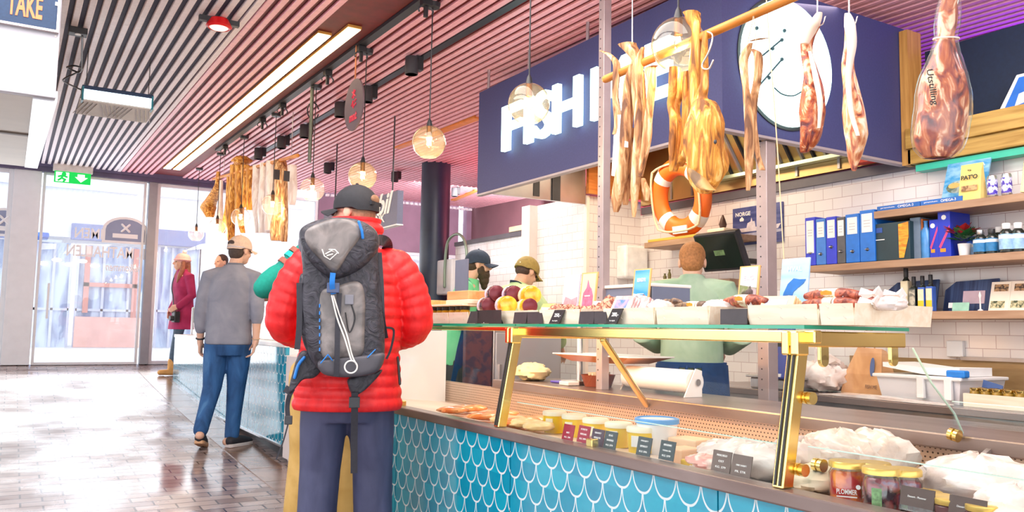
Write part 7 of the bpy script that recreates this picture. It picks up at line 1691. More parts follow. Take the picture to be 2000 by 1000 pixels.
mb = MB(); torso(mb, [(0, 0, .93, .185, .13), (0, 0, .80, .195, .135), (0, 0, .72, .16, .12)])
for k in (-1, 1):
    h, kn, an = (J['hiL'], J['knL'], J['anL']) if k < 0 else (J['hiR'], J['knR'], J['anR'])
    mb.tube([h, (h + kn) / 2, kn, (kn + an) / 2, an - V(0, 0, .03)], [.112, .108, .094, .09, .088], 18)
skinned(mb, 'trousers', M_ltrous, red, .008, 4)
for k in 'LR':
    a, t = J['an' + k], J['to' + k]
    skinned(MB().tube([V(a.x, a.y - .05, .05), V(a.x, a.y + .03, .055), V(t.x, t.y, .04)], [.042, .048, .04], 14), 'shoe', M_dark, red, .008, 3)
M_capblk = mat('black_cap_cloth', srgb(34, 34, 40), .75, 0, .15, 60)
cp = cap_shape(red, HM, M_capblk)
MB().box((-.045, -.121, .028), (.045, -.110, .045), HM).build('strap', M_capblk, cp)
MB().ell((0, -.112, .058), (.036, .012, .022), HM, 14, 8).build('opening', MATS['grey_brown_hair'], cp, smooth=True)
# backpack, worn by the man: a thing of its own
M_pk = two('black_pack_cloth', srgb(40, 40, 48), srgb(66, 64, 74), 16, .5, .38, .62, bump=1.0, dist=2.0); M_pkg = two('grey_pack_panel', srgb(92, 88, 88), srgb(144, 136, 134), 7, .36, .35, .65, bump=.5, dist=1.5); M_blue = mat('bright_blue_trim', srgb(40, 130, 220), .4); M_cord = mat('white_cord', srgb(226, 224, 220), .6); M_web = mat('black_webbing', srgb(44, 44, 54), .6, 0, .15, 80)
bp = thing('backpack', 'grey and black hiking backpack with a white cord on the back of the red jacket', 'backpack', LR, RZR)
def lp(px, py, y=0.0): return ((px - 690) / 425.0 - .0, y, (641 - py) / 425.0 + 1.20 - LR.z - .0)
def lq(px, py): p = lp(px, py); return (p[0], p[2])
MXZ = Matrix(((1, 0, 0, 0), (0, 0, -1, 0), (0, 1, 0, 0), (0, 0, 0, 1)))      # polygon x,z extruded towards the viewer (-y)
def slab(poly, y0, y1, nm, m, par, bev=.012, puff=0.0):
    pts = [lq(*p) for p in poly]; n = len(pts); cx = sum(p[0] for p in pts) / n; cz_ = sum(p[1] for p in pts) / n
    # densify the outline, then loft it with rounded shoulders
    out = []
    for i in range(n):
        a, b, c, d = [Vector(pts[(i + k - 1) % n]) for k in range(4)]
        for j in range(5):
            t = j / 5; out.append(.5 * ((2 * b) + (c - a) * t + (2 * a - 5 * b + 4 * c - d) * t * t + (3 * b - a - 3 * c + d) * t ** 3))
    rings = []
    for f, s in ((0, .93), (.12, .98), (.3, 1.0), (.6, 1.0), (.8, .97), (.92, .91), (.98, .80), (1.0, .62), (1.0 + puff * .5, .35), (1.0 + puff * .6, .08)):
        y = y0 + (y1 - y0) * f; rings.append([(cx + (p[0] - cx) * s, -y, cz_ + (p[1] - cz_) * s) for p in out])
    return MB().loft(rings, True).build(nm, m, par, smooth=True)
main = slab([(600, 540), (598, 600), (612, 680), (640, 722), (690, 732), (742, 716), (754, 690), (748, 600), (738, 520), (730, 470), (690, 450), (620, 462), (596, 490)], .165, .375, 'main_bag', M_pk, bp)
lid = slab([(592, 478), (600, 458), (640, 442), (690, 441), (728, 458), (737, 490), (720, 522), (690, 545), (656, 556), (628, 540), (604, 512)], .20, .425, 'lid', M_pk, bp, puff=.12)
slab([(603, 478), (614, 462), (650, 447), (684, 447), (705, 462), (700, 485), (680, 515), (660, 545), (640, 530), (612, 500)], .36, .448, 'grey_panel', M_pkg, lid, puff=.1)
slab([(634, 580), (662, 566), (700, 556), (714, 580), (716, 640), (713, 690), (680, 698), (642, 694), (636, 640)], .33, .392, 'front_panel', M_pkg, main)
slab([(634, 706), (652, 698), (720, 690), (750, 686), (752, 700), (738, 722), (690, 731), (646, 726)], .30, .395, 'bottom_pocket', mat('dark_grey_pocket', srgb(78, 76, 84), .5, 0, .15, 12), main)
slab([(594, 555), (606, 545), (626, 570), (632, 640), (628, 690), (612, 684), (599, 640)], .20, .34, 'side_pocket', M_pk, main)
slab([(716, 560), (738, 545), (748, 600), (753, 670), (736, 690), (718, 690)], .20, .35, 'side_pocket', M_pk, main)
def ribbon(pts, w, nm, m, par, t=.004, off=0):
    mb = MB(); cs = curve_pts([lp(p[0], p[1], -p[2]) for p in pts], 6); rings = []
    for i, c in enumerate(cs):
        tg = (cs[min(i + 1, len(cs) - 1)] - cs[max(i - 1, 0)]).normalized(); s = tg.cross(V(0, 1, 0)); s = s.normalized() if s.length > .1 else V(1, 0, 0)
        rings.append([tuple(c + s * w / 2 - V(0, t, 0)), tuple(c - s * w / 2 - V(0, t, 0)), tuple(c - s * w / 2 + V(0, t, 0)), tuple(c + s * w / 2 + V(0, t, 0))])
    return mb.loft(rings, True).build(nm, m, par)
ribbon([(596, 562, .34), (598, 600, .345), (599, 640, .345), (597, 682, .34)], .024, 'side_strap', M_web, bp)
ribbon([(739, 500, .30), (744, 560, .33), (748, 620, .33), (757, 660, .25)], .018, 'side_strap', M_web, bp)
ribbon([(668, 580, .405), (667, 630, .408), (668, 690, .41), (668, 728, .40)], .022, 'centre_strap', M_web, main)
b = ribbon([(656, 545, .452), (655, 565, .44), (658, 582, .41)], .022, 'lid_strap', M_blue, lid)
MB().box(lp(646, 580, -.43), tuple(Vector(lp(668, 562, -.408)))).build('buckle', mat('dark_buckle', srgb(70, 84, 120), .35), lid, bevel=.003)
MB().box(lp(678, 600, -.402), lp(694, 582, -.388)).build('buckle', mat('grey_buckle', srgb(120, 120, 130), .35), main, bevel=.003)
MB().tube(curve_pts([lp(658, 585, -.415), lp(670, 620, -.41), lp(684, 655, -.412), lp(694, 690, -.412), lp(702, 706, -.412)], 6), .0035, 6).tube(curve_pts([lp(655, 585, -.418), lp(666, 625, -.415), lp(680, 660, -.416), lp(690, 690, -.416), lp(694, 700, -.416)], 6), .0035, 6).tube([lp(693 + 11 * math.cos(a), 711 + 11 * math.sin(a), -.418) for a in [R(20 * k) for k in range(19)]], .0035, 6, rnd=False).build('white_cord', M_cord, main, smooth=True)
MB().tube(curve_pts([lp(690, 600, -.395), lp(697, 625, -.398), lp(688, 650, -.40), lp(680, 615, -.40)], 6), .003, 6).build('bungee_cord', M_black, main)
for p in ((702, 470), (708, 482)): pass
MB().tube([lp(698, 452, -.452), lp(704, 468, -.448), lp(706, 480, -.44)], .006, 6).build('blue_zip', M_blue, lid)
for k in range(7): MB().box(lp(633 + k * .5, 600 + k * 13, -.388), lp(635 + k * .5, 606 + k * 13, -.380)).build('blue_stitch', M_blue, main)
for p, q in (((640, 705), (652, 690)), ((652, 690), (660, 700)), ((735, 680), (722, 694))): MB().tube([lp(p[0], p[1], -.40), lp(q[0], q[1], -.398)], .0025, 5).build('blue_cord', M_blue, main)
mk = MB()
for pts in (((636, 505), (640, 516), (650, 522), (662, 510), (652, 506), (642, 512)), ((648, 504), (658, 504), (664, 510)), ((645, 515), (654, 512))):
    mk.tube([lp(p[0], p[1], -.462) for p in pts], .0028, 5)
mk.build('logo', M_cord, lid)
wtext('ALT', .02, M_cord, main, frame(lp(712, 598, -.372), (.35, 0, 1), (-1, 0, .35)), 'lettering', .0006, 0, fit=(.05, .014))
# shoulder straps, hip belt and hanging webbing
ribbon([(738, 470, .16), (752, 470, .10), (758, 478, .02), (756, 500, -.06)], .05, 'shoulder_strap', M_pk, bp, .010)
ribbon([(606, 470, .18), (600, 468, .10), (598, 476, .02), (600, 500, -.06)], .05, 'shoulder_strap', M_pk, bp, .010)
slab([(588, 480), (598, 470), (606, 478), (604, 500), (592, 500)], .16, .25, 'padded_corner', mat('heather_grey', srgb(128, 126, 138), .8, 0, .15, 50), bp)
hb = slab([(598, 690), (620, 690), (640, 715), (628, 735), (606, 740), (590, 760), (582, 764), (584, 740)], .17, .235, 'hip_belt', M_pk, bp)
MB().tube(curve_pts([lp(592, 735, -.24), lp(598, 712, -.245), (lp(608, 698, -.245))], 5), .007, 8).build('blue_piping', M_blue, hb, smooth=True)
ribbon([(590, 752, .21), (584, 766, .21), (580, 790, .20), (584, 822, .20)], .02, 'hip_webbing', M_web, bp)
ribbon([(574, 756, .20), (590, 764, .21)], .03, 'belt_buckle', M_web, bp, .008)
MB().box(lp(576, 822, -.212), lp(590, 806, -.192)).build('buckle', M_dark, bp, bevel=.003)
ribbon([(584, 815, .20), (576, 850, .20), (570, 868, .20), (564, 886, .20)], .006, 'cord_end', M_web, bp, .003)
slab([(692, 735), (740, 722), (752, 722), (734, 745), (716, 762), (700, 768), (690, 752)], .17, .24, 'hip_belt', M_pk, bp)
ribbon([(702, 762, .24), (703, 800, .225), (704, 850, .20), (706, 914, .18)], .030, 'hip_webbing', M_web, bp)
MB().box(lp(692, 790, -.25), lp(712, 770, -.228)).build('buckle', M_dark, bp, bevel=.003)
ribbon([(755, 640, .20), (772, 645, .18), (768, 680, .17), (760, 700, .17)], .01, 'loose_strap', M_web, bp, .003)

# ---------------------------------------------------------------- the companion in front of him
LH = V(1.50, 4.33, fz(4.33)); M_teal = mat('teal_knit', srgb(16, 130, 118), .85, 0, .15, 40, bump=.3)
J = dict(pel=V(0, 0, .90), che=V(0, .0, 1.27), nek=V(0, .0, 1.48), shL=V(-.14, -.05, 1.53), elL=V(-.32, -.11, 1.38), wrL=V(-.22, .15, 1.30), shR=V(.17, 0, 1.42), elR=V(.16, .08, 1.16), wrR=V(.05, .25, 1.10),
         hdL=((.6, .8, 0), (-.2, .2, 1), -1, .6), hdR=((-.4, .9, 0), (.2, .1, 1), 1, .6),
         hiL=V(-.12, 0, .88), knL=V(-.105, .0, .48), anL=V(-.12, -.02, .09), toL=V(-.14, .12, .035), hiR=V(.10, 0, .88), knR=V(.12, .02, .48), anR=V(.13, 0, .09), toR=V(.15, .14, .035))
HM = head_M(V(.06, .02, 1.62), yaw=10)
hp = figure('person in a teal striped sweater and khaki trousers, mostly hidden by the red jacket', LH, R(-20), J, HM, hair=lambda h, M: hair_cap(h, M, back=.02), hm=mat('sandy_hair', srgb(214, 160, 100), .7, 0, .2, 60), voxel=.008)
mb = MB(); torso(mb, [(0, 0, .84, .19, .14), (0, 0, 1.05, .18, .13), (0, 0, 1.27, .195, .135), (0, 0, 1.40, .17, .11), (0, 0, 1.47, .08, .08)])
mb.tube([(.1, 0, 1.41), (.15, .0, 1.37), J['elR'], J['wrR']], [.07, .072, .065, .05], 14)
mb.tube([(-.05, -.01, 1.47), (-.14, -.07, 1.55), (-.325, -.12, 1.37)], [.06, .066, .056], 16)
mb.tube([(-.32, -.11, 1.37), (-.28, .03, 1.34), (-.22, .14, 1.30)], [.056, .052, .048], 14)
sw = skinned(mb, 'sweater', M_teal, hp, .008, 3)
sp_, ep_ = V(-.14, -.075, 1.56), V(-.335, -.125, 1.36)
for f, m in ((.22, mat('rust_stripe', srgb(150, 90, 76), .85, 0, .15, 40)), (.5, MATS['rust_stripe']), (.34, mat('bright_teal_stripe', srgb(30, 176, 164), .85, 0, .1, 40))):
    p = sp_ + (ep_ - sp_) * f; q = sp_ + (ep_ - sp_) * (f + .1); MB().tube([p, q], .0685 - .012 * f, 20, rnd=False).build('stripe', m, sw, smooth=True)
p = sp_ + (ep_ - sp_) * .80; MB().tube([p, ep_, ep_ + (ep_ - sp_) * .12], [.063, .066, .058], 18).build('cuff', mat('teal_rib', srgb(0, 140, 122), .85, 0, .1, 60), sw, smooth=True)
mb = MB(); torso(mb, [(0, 0, .92, .16, .12), (0, 0, .80, .175, .125), (-.01, 0, .70, .15, .11)])
for k in 'LR': mb.tube([J['hi' + k], (J['hi' + k] + J['kn' + k]) / 2, J['kn' + k], (J['kn' + k] + J['an' + k]) / 2, J['an' + k] - V(0, 0, .04)], [.11, .11, .105, .11, .115], 16)
skinned(mb, 'trousers', two('khaki_cloth', srgb(186, 146, 70), srgb(214, 176, 104), 5, .75, .35, .65, bump=.2), hp, .009, 4)
for k in 'LR':
    a, t = J['an' + k], J['to' + k]; skinned(MB().tube([V(a.x, a.y - .05, .05), V(a.x, a.y + .03, .05), V(t.x, t.y, .04)], [.04, .045, .038], 12), 'shoe', M_dark, hp, .009, 3)
cap_shape(hp, HM, mat('tan_cap_cloth', srgb(206, 164, 110), .8, 0, .12, 50))

# ---------------------------------------------------------------- the man in the grey sweater
LG = V(1.60, 7.30, fz(7.3)); M_grey = two('grey_jersey', srgb(126, 128, 142), srgb(146, 146, 158), 6, .9, .35, .65, bump=.25); M_jean = two('blue_denim', srgb(22, 62, 108), srgb(44, 92, 146), 5, .8, .35, .62, bump=.2, stretch=(2, 2, .7), c3=srgb(70, 116, 166))
J = dict(pel=V(.0, .0, .95), che=V(0, .03, 1.30), nek=V(.015, .05, 1.53), shL=V(-.17, .02, 1.45), elL=V(-.228, -.02, 1.14), wrL=V(-.24, .05, .89), shR=V(.17, .03, 1.45), elR=V(.235, -.07, 1.18), wrR=V(.235, -.07, .90),
         hdL=((.06, .12, -1), (-1, .1, 0), 1, .7), hdR=((-.22, .1, -1), (1, .15, 0), -1, .55),
         hiL=V(-.09, 0, .92), knL=V(-.11, -.02, .50), anL=V(-.15, -.20, .17), toL=V(-.16, -.04, .05), hiR=V(.09, .02, .92), knR=V(.075, .04, .50), anR=V(.06, .02, .09), toR=V(.17, .15, .035))
HM = head_M(V(.05, .08, 1.675), yaw=-38, pitch=-4)
gm = figure('man in a grey sweater, blue jeans and beige cap walking away past the far counter', LG, R(-22), J, HM, hair=lambda h, M: hair_cap(h, M, back=.025), hm=mat('dark_brown_hair', srgb(74, 56, 48), .7, 0, .25, 60), voxel=.0055, it=2)
mb = MB(); torso(mb, [(0, .0, .862, .185, .14), (0, .0, .89, .19, .145), (0, .0, 1.05, .185, .14), (0, .02, 1.27, .195, .14), (0, .03, 1.40, .185, .13), (.005, .04, 1.48, .15, .10), (.015, .05, 1.545, .075, .075)])
for k in 'LR':
    s = -1 if k == 'L' else 1; f_ = .45 if k == 'R' else .68; q = J['wr' + k] * f_ + J['el' + k] * (1 - f_)
    mb.tube([(s * .11, .03, 1.46), J['sh' + k] + V(s * .01, 0, -.01), (J['sh' + k] + J['el' + k]) / 2 + V(s * .01, 0, 0), J['el' + k], q + (J['el' + k] - q) * .45, q + (J['el' + k] - q) * .2, q + (J['el' + k] - q) * .12], [.065, .074, .068, .060, .056, .052, .047], 16)
    for j in range(4):
        c = J['el' + k] * (1 - .16 * j) + q * (.16 * j); mb.torus((0, 0, 0), .050 - .002 * j, .010, frame(c, (1, 0, 0), (q - J['el' + k])), 18, 8)
sw = skinned(mb, 'sweater', M_grey, gm, .007, 3)
mb = MB(); torso(mb, [(.015, .05, 1.52, .078, .078), (.018, .055, 1.56, .068, .070)], 2.1); mb.build('neckband', mat('grey_rib', srgb(110, 112, 124), .9, 0, .1, 90), sw, smooth=True)
mb = MB(); torso(mb, [(0, 0, .96, .165, .12), (0, 0, .85, .175, .13), (0, 0, .77, .15, .115)])
for k in 'LR': mb.tube([J['hi' + k], (J['hi' + k] + J['kn' + k]) / 2, J['kn' + k], (J['kn' + k] + J['an' + k]) / 2, J['an' + k] - V(0, 0, .0)], [.105, .098, .078, .066, .060], 16)
skinned(mb, 'jeans', M_jean, gm, .007, 3)
def sneaker(par, heel, toe, m1, m2, up=.0):
    d = (toe - heel); n = V(d.x, d.y, 0).normalized(); s = n.cross(V(0, 0, 1))
    mb = MB(); mb.tube([heel + V(0, 0, .055), heel + d * .35 + V(0, 0, .060), heel + d * .75 + V(0, 0, .042), toe + V(0, 0, .035)], [.040, .043, .040, .030], 14)
    sh = skinned(mb, 'shoe', m1, par, .006, 3)
    MB().loft([[tuple(heel + d * f + s * w + V(0, 0, z)) for w, z in ((-wd, .004), (wd, .004), (wd, .032), (-wd, .032))] for f, wd in ((-.12, .030), (0, .040), (.4, .042), (.8, .042), (1.08, .026))]).build('sole', m2, sh, bevel=.004)
    return sh
M_sole = mat('gum_sole', srgb(206, 160, 120), .6, 0, .1, 20); M_wsole = mat('pale_sole', srgb(216, 206, 204), .6, 0, .06, 20); M_shoe = mat('black_mesh', srgb(40, 38, 44), .7, 0, .2, 50)
sneaker(gm, V(-.15, -.23, .055), V(-.155, -.0, .0), M_shoe, M_sole); sneaker(gm, V(.055, -.03, .0), V(.185, .165, .0), M_shoe, M_wsole)
cp = cap_shape(gm, HM, mat('beige_cap_cloth', srgb(214, 186, 166), .8, 0, .1, 50))
MB().tube([HM @ V(.088 * math.cos(R(a)), -.010 + .109 * math.sin(R(a)), .017) for a in range(200, 345, 12)], .008, 6).build('strap', mat('pale_strap', srgb(200, 190, 196), .7), cp)
MB().ell((0, -.112, .050), (.040, .012, .024), HM, 14, 8).build('opening', MATS['dark_brown_hair'], cp, smooth=True)
w = J['wrL'] + V(0, -.0, .02); MB().torus((0, 0, 0), .031, .008, frame(w, (1, 0, 0), (.0, -.25, 1)), 20, 8).build('watch', M_black, gm, smooth=True)
w = J['wrR'] + V(0, -.0, .015); MB().torus((0, 0, 0), .031, .004, frame(w, (1, 0, 0), (.0, -.2, 1)), 20, 8).build('bracelet', mat('thin_bracelet', srgb(206, 170, 140), .4), gm, smooth=True)

# ---------------------------------------------------------------- the woman in the magenta coat
LW = V(2.06, 12.35, fz(12.35)); M_mag = two('magenta_coat', srgb(150, 24, 76), srgb(176, 44, 96), 5, .8, .35, .65, bump=.2)
J = dict(pel=V(0, 0, .90), che=V(0, .01, 1.24), nek=V(0, .02, 1.44), shL=V(-.165, 0, 1.37), elL=V(-.22, -.03, 1.10), wrL=V(-.17, .12, .95), shR=V(.165, 0, 1.37), elR=V(.22, -.03, 1.10), wrR=V(.14, .10, .90),
         hdL=((.3, .7, -.4), (-.8, .2, .3), 1, .7), hdR=((-.2, .3, -.9), (.9, .1, .1), -1, .6),
         hiL=V(-.08, .02, .87), knL=V(-.07, .09, .48), anL=V(-.06, .14, .09), toL=V(-.06, .29, .03), hiR=V(.07, .0, .87), knR=V(.05, .02, .48), anR=V(.05, -.10, .12), toR=V(.05, .04, .03))
HM = head_M(V(0, .05, 1.565), yaw=-8, pitch=2)
wo = figure('woman in a magenta coat and pink bobble hat with a camera slung across her', LW, R(104), J, HM, hair=None, voxel=.007)
h = MB(); hair_shell(h, HM, back=.03)
for s in (-1, 1): h.tube([HM @ V(s * .07, -.01, .0), HM @ V(s * .082, .0, -.10), HM @ V(s * .085, .03, -.20), HM @ V(s * .075, .05, -.28)], [.028, .034, .036, .016], 10)
h.tube([HM @ V(0, -.08, 0), HM @ V(0, -.085, -.14), HM @ V(0, -.08, -.26)], [.05, .06, .03], 12)
skinned(h, 'hair', mat('chestnut_hair', srgb(150, 92, 70), .6, 0, .25, 50), wo, .007, 4)
mb = MB(); mb.ell((0, -.016, .05), (.092, .106, .088), HM, 20, 11); mb.tube([HM @ V(.088 * math.cos(R(a)), -.012 + .104 * math.sin(R(a)), .035) for a in range(0, 361, 15)], .016, 8, rnd=False)
ht = skinned(mb, 'bobble_hat', mat('pink_knit', srgb(226, 170, 166), .9, 0, .12, 60), wo, .007, 3)
MB().ell((0, -.03, .155), (.032, .032, .030), HM, 12, 8).build('pompom', mat('pale_pompom', srgb(236, 206, 200), .95, 0, .15, 90), ht, smooth=True)
mb = MB(); torso(mb, [(0, .0, .63, .205, .165), (0, .0, .80, .19, .15), (0, .0, 1.02, .165, .125), (0, .01, 1.22, .185, .13), (0, .01, 1.34, .165, .105), (0, .02, 1.42, .085, .08), (0, .03, 1.47, .075, .075)])
for k in 'LR':
    s = -1 if k == 'L' else 1; mb.tube([(s * .1, .01, 1.38), J['sh' + k], J['el' + k], J['wr' + k]], [.06, .07, .060, .048], 14)
skinned(mb, 'coat', M_mag, wo, .007, 3)
mb = MB()
for k in 'LR': mb.tube([J['hi' + k], J['kn' + k], (J['kn' + k] + J['an' + k]) / 2, J['an' + k]], [.088, .062, .058, .042], 14)
skinned(mb, 'leggings', mat('slate_leggings', srgb(72, 92, 112), .7, 0, .15, 30), wo, .008, 3)
for k in 'LR':
    a, t = J['an' + k], J['to' + k]; skinned(MB().tube([a + V(0, 0, .10), a, V(a.x, a.y - .01, a.z - .045)], [.05, .05, .046], 14).tube([V(a.x, a.y - .02, a.z - .05), V(t.x, t.y, t.z + .01)], [.044, .036], 14), 'boot', mat('tan_boot', srgb(222, 166, 96), .7, 0, .12, 20), wo, .008, 3)
cb = thing('camera_bag', 'black camera hanging on a long strap against the magenta coat', 'camera', LW, R(104))
MB().cbox((-.155, .155, .80), (.11, .08, .15)).build('camera_body', M_black, cb, bevel=.012); MB().cyl((-.155, .19, .78), (-.155, .24, .78), .035, seg=16).build('lens', M_dark, cb)
st = []
for p in ((.12, -.02, 1.43), (.10, .09, 1.38), (.04, .150, 1.22), (-.03, .155, 1.08), (-.09, .165, .95), (-.15, .16, .87)): st.append(V(*p))
MB().tube(curve_pts(st, 5), .012, 6, flat=.35).build('strap', M_black, cb, smooth=True)

# ---------------------------------------------------------------- someone beyond the man in grey
LB = V(2.62, 12.55, fz(12.5))
J = dict(pel=V(0, 0, .92), che=V(0, .01, 1.27), nek=V(0, .02, 1.47), shL=V(-.18, 0, 1.40), elL=V(-.23, 0, 1.12), wrL=V(-.2, .1, .90), shR=V(.18, 0, 1.40), elR=V(.23, 0, 1.12), wrR=V(.2, .1, .90), hdL=((0, .2, -1), (-1, 0, 0), 1, .5), hdR=((0, .2, -1), (1, 0, 0), -1, .5),
         hiL=V(-.09, 0, .90), knL=V(-.1, .02, .5), anL=V(-.1, 0, .09), toL=V(-.11, .15, .03), hiR=V(.09, 0, .90), knR=V(.1, .02, .5), anR=V(.1, 0, .09), toR=V(.11, .15, .03))
HM = head_M(V(0, .04, 1.60))
bp2 = figure('person with short dark hair glimpsed past the shoulder of the man in grey', LB, R(120), J, HM, hair=lambda h, M: hair_shell(h, M), hm=MATS['dark_brown_hair'], voxel=.009)
mb = MB(); torso(mb, [(0, 0, .85, .19, .13), (0, 0, 1.27, .2, .13), (0, .01, 1.38, .17, .1), (0, .02, 1.46, .07, .07)])
for k in 'LR': mb.tube([J['sh' + k] * .6 + V(0, 0, .56), J['sh' + k], J['el' + k], J['wr' + k]], [.06, .07, .06, .045], 12)
skinned(mb, 'jumper', mat('pale_grey_jumper', srgb(190, 186, 196), .85), bp2, .009, 3)
mb = MB(); torso(mb, [(0, 0, .93, .16, .11), (0, 0, .80, .16, .11)])
for k in 'LR': mb.tube([J['hi' + k], J['kn' + k], J['an' + k] - V(0, 0, .05)], [.095, .075, .06], 12)
skinned(mb, 'trousers', M_ltrous, bp2, .009, 3)

# ---------------------------------------------------------------- staff
def apron(par, rings, m, name='apron', a0=20, a1=160, t=.008):
    mb = MB(); rr = []
    for (x, y, z, rx, ry) in rings:
        o_, i_ = [], []
        for k in range(15):
            a = R(a0 + (a1 - a0) * k / 14); o_.append((x + (rx + t) * math.cos(a), y + (ry + t) * math.sin(a), z)); i_.append((x + rx * math.cos(a), y + ry * math.sin(a), z))
        rr.append(o_ + list(reversed(i_)))
    return mb.loft(rr, True).build(name, m, par, smooth=True)
M_apr = mat('navy_apron', srgb(20, 66, 120), .75, 0, .15, 30)
def staff(label, loc, rz, lean, head, m_shirt, hm, arms, hairf=None, tr=1.0, shirt_scale=1.0):
    """lean: forward tilt of the trunk in degrees"""
    a = R(lean); rot = lambda y, z: V(0, y * math.cos(a) + (z) * math.sin(a), .92 + z * math.cos(a) - y * math.sin(a))
    che = rot(.01, .36); nek = rot(.02, .58)
    J = dict(pel=V(0, 0, .92), che=che, nek=nek, hiL=V(-.09, 0, .90), knL=V(-.1, .02, .5), anL=V(-.1, 0, .09), toL=V(-.11, .15, .03), hiR=V(.09, 0, .90), knR=V(.1, .02, .5), anR=V(.1, 0, .09), toR=V(.11, .15, .03))
    s0 = rot(0, .50)
    J['shL'] = s0 + V(-.19, 0, 0); J['shR'] = s0 + V(.19, 0, 0)
    J['elL'], J['wrL'], J['elR'], J['wrR'] = [V(*p) for p in arms]
    J['hdL'] = ((J['wrL'] - J['elL']), (-.3, .2, 1), -1, .6); J['hdR'] = ((J['wrR'] - J['elR']), (.3, .2, 1), 1, .6)
    HMx = head(nek)
    o = figure(label, loc, rz, J, HMx, hair=hairf, hm=hm, voxel=.007, tr=tr)
    mb = MB(); T = Matrix.Translation((0, 0, .92)) @ Matrix.Rotation(-a, 4, 'X')
    torso2 = MB(); torso(torso2, [(0, 0, -.16, .19, .14), (0, 0, 0, .19, .135), (0, 0, .18, .185, .135), (0, .01, .36, .205, .14), (0, .01, .47, .185, .115), (0, .02, .55, .10, .085), (0, .025, .60, .072, .072)])
    mb.add(torso2.v, torso2.f, T)
    for k in 'LR':
        s = -1 if k == 'L' else 1
        mb.tube([s0 + V(s * .1, 0, .01), J['sh' + k], (J['sh' + k] + J['el' + k]) / 2, J['el' + k], J['el' + k] * .4 + J['wr' + k] * .6], [.07, .085, .078, .07, .06], 16)
    sh = skinned(mb, 'shirt', m_shirt, o, .007, 3)
    mb = MB(); torso(mb, [(0, 0, .93, .16, .12), (0, 0, .80, .17, .12)])
    for k in 'LR': mb.tube([J['hi' + k], J['kn' + k], J['an' + k] - V(0, 0, .05)], [.1, .085, .07], 14)
    skinned(mb, 'trousers', M_dark, o, .009, 3)
    for k in 'LR':
        a_, t_ = J['an' + k], J['to' + k]; skinned(MB().tube([V(a_.x, a_.y - .05, .045), V(t_.x, t_.y, .04)], [.042, .038], 12), 'shoe', M_black, o, .009, 2)
    return o, J, HMx, T
M_green = two('mint_green_shirt', srgb(110, 206, 150), srgb(136, 222, 168), 5, .8, .35, .65, bump=.15); M_pgreen = two('pale_green_shirt', srgb(176, 208, 150), srgb(196, 222, 172), 5, .8, .35, .65, bump=.15); M_sage = two('sage_smock', srgb(140, 172, 146), srgb(168, 194, 170), 6, .8, .35, .65, bump=.35)
# bearded man
o, J, HM, T = staff('bearded man in a green shirt, navy apron and dark cap behind the case', V(3.29, 6.38, fz(6.4)), R(-122), 10, lambda n: head_M(n + V(0, .07, .14), yaw=6, pitch=-4), M_green, mat('dark_hair_beard', srgb(66, 50, 34), .75, 0, .3, 50),
    ((-.26, .10, 1.12), (-.16, .30, .98), (.26, .06, 1.15), (.22, .26, 1.02)), lambda h, M: hair_cap(h, M))
bd = MB()
for c, r in (((0, .05, -.085), (.062, .060, .050)), ((0, .062, -.13), (.048, .045, .055)), ((0, .066, -.175), (.030, .030, .04)), ((-.052, .025, -.05), (.018, .035, .045)), ((.052, .025, -.05), (.018, .035, .045)), ((0, .092, -.050), (.030, .012, .008))): bd.ell(c, r, HM, 14, 9)
skinned(bd, 'beard', MATS['dark_hair_beard'], o, .006, 3)
cap_shape(o, HM, mat('slate_navy_cap', srgb(40, 56, 76), .75, 0, .15, 50))
mb = MB(); 
for r_ in (1,):
    rings = []
    for (y, z, rx, ry) in ((0, -.40, .205, .155), (0, 0, .20, .145), (.01, .25, .19, .15)):
        oo, ii = [], []
        for k in range(13):
            a = R(15 + 150 * k / 12); oo.append(tuple(T @ V((rx + .008) * math.cos(a), y + (ry + .008) * math.sin(a), z))); ii.append(tuple(T @ V(rx * math.cos(a), y + ry * math.sin(a), z)))
        rings.append(oo + list(reversed(ii)))
    mb.loft(rings, True)
ap = mb.build('apron', M_apr, o, smooth=True)
for s in (-1, 1): MB().tube(curve_pts([T @ V(s * .10, .155, .25), T @ V(s * .11, .12, .42), T @ V(s * .09, .04, .56), T @ V(s * .03, -.06, .60)], 5), .012, 6, flat=.4).build('strap', M_apr, ap)
skinned((lambda m: (hand(m, J['wrR'], J['wrR'] - J['elR'], (.3, .2, 1), 1, .6), m)[1])(MB().tube([J['wrR'] - (J['wrR'] - J['elR']) * .3, J['wrR'] + (J['wrR'] - J['elR']).normalized() * .02], [.036, .034], 12)), 'blue_glove', mat('cyan_glove', srgb(30, 170, 210), .4), o, .005, 2)
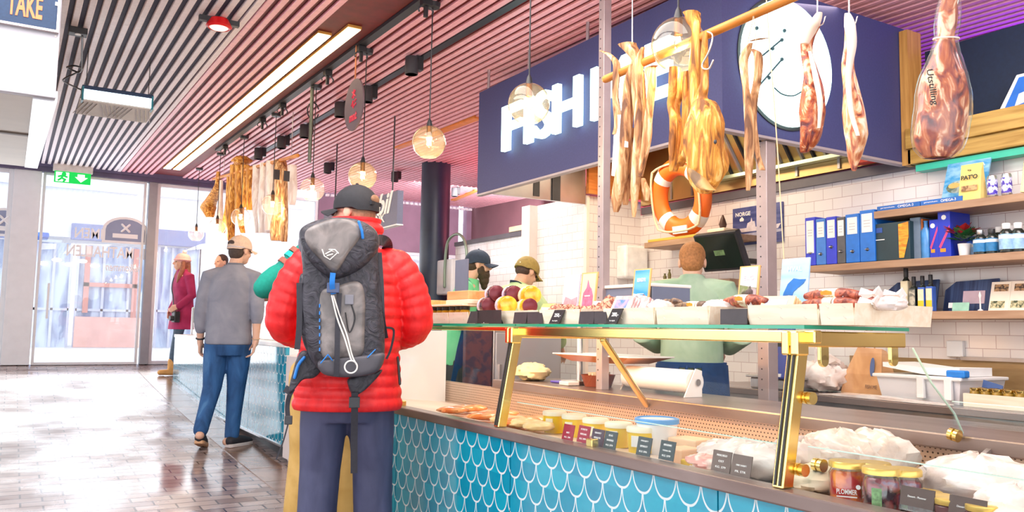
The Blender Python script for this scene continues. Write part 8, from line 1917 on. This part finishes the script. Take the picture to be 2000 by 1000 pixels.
# man bending in an olive cap
o, J, HM, T = staff('man in a pale green shirt and olive cap bending forward behind the case', V(3.37, 5.80, fz(5.8)), R(-86), 20, lambda n: head_M(n + V(0, .075, .115), yaw=4, pitch=-26), M_pgreen, MATS['dark_brown_hair'],
    ((-.26, .42, 1.08), (-.14, .55, .95), (.26, .42, 1.08), (.14, .55, .95)), lambda h, M: hair_cap(h, M, -.015), tr=1.05)
cp = cap_shape(o, HM, mat('olive_cap_cloth', srgb(150, 130, 70), .75, 0, .12, 50))
MB().box((-.03, -.121, .02), (.03, -.112, .034), HM).build('strap', M_cream, cp)
gl = MB()
for s in (-1, 1): gl.torus((s * .031, .100, .0), .020, .003, HM, 16, 6).tube([HM @ V(s * .05, .097, .005), HM @ V(s * .078, .0, .01)], .003, 6)
gl.tube([HM @ V(-.012, .102, .004), HM @ V(.012, .102, .004)], .003, 6).build('glasses', M_black, o)
for s in (-1, 1): MB().tube(curve_pts([T @ V(s * .13, .13, .35), T @ V(s * .12, .08, .50), T @ V(s * .07, -.02, .58), T @ V(0, -.07, .585)], 5), .012, 6, flat=.4).build('apron_strap', mat('dark_navy_strap', srgb(40, 50, 76), .75), o)
# man in the sage smock
o, J, HM, T = staff('short-haired man in a sage smock working with his back to the case', V(3.52, 3.72, fz(3.7)), R(-46), 8, lambda n: head_M(n + V(0, .035, .105), pitch=-14), M_sage, mat('sandy_short_hair', srgb(164, 112, 66), .75, 0, .25, 70),
    ((-.29, .02, 1.13), (-.17, .26, 1.05), (.29, .02, 1.13), (.17, .26, 1.05)), lambda h, M: hair_shell(h, M), tr=1.05)
mb = MB(); torso(mb, [(0, .085, 1.46, .078, .076), (0, .095, 1.505, .068, .066)], 2.1); mb.build('collar', M_sage, o, smooth=True)
mb = MB(); torso(mb, [(0, .096, 1.503, .066, .064), (0, .098, 1.512, .064, .062)], 2.1); mb.build('neck_strap', mat('dark_navy_strap', srgb(40, 50, 76), .75), o, smooth=True)
wb_ = MB(); torso(wb_, [(0, .0, .955, .206, .152), (0, .0, .985, .206, .152)]); wb_.build('apron_tie', M_apr, o, smooth=True)
for s, a0, a1 in ((-1, 140, 262), (1, 278, 400)):
    apron(o, [(0, 0, .50, .225, .17), (0, 0, .80, .215, .16), (0, 0, .97, .205, .150)], M_apr, 'apron', a0 if s < 0 else a0 + 10, a1 - 10 if s < 0 else a1)
for x in (-.02, .025): MB().tube([(x, -.155, .96), (x * 1.8, -.17, .88), (x * 2, -.172, .76)], .008, 6, flat=.5).build('apron_string', M_apr, o)
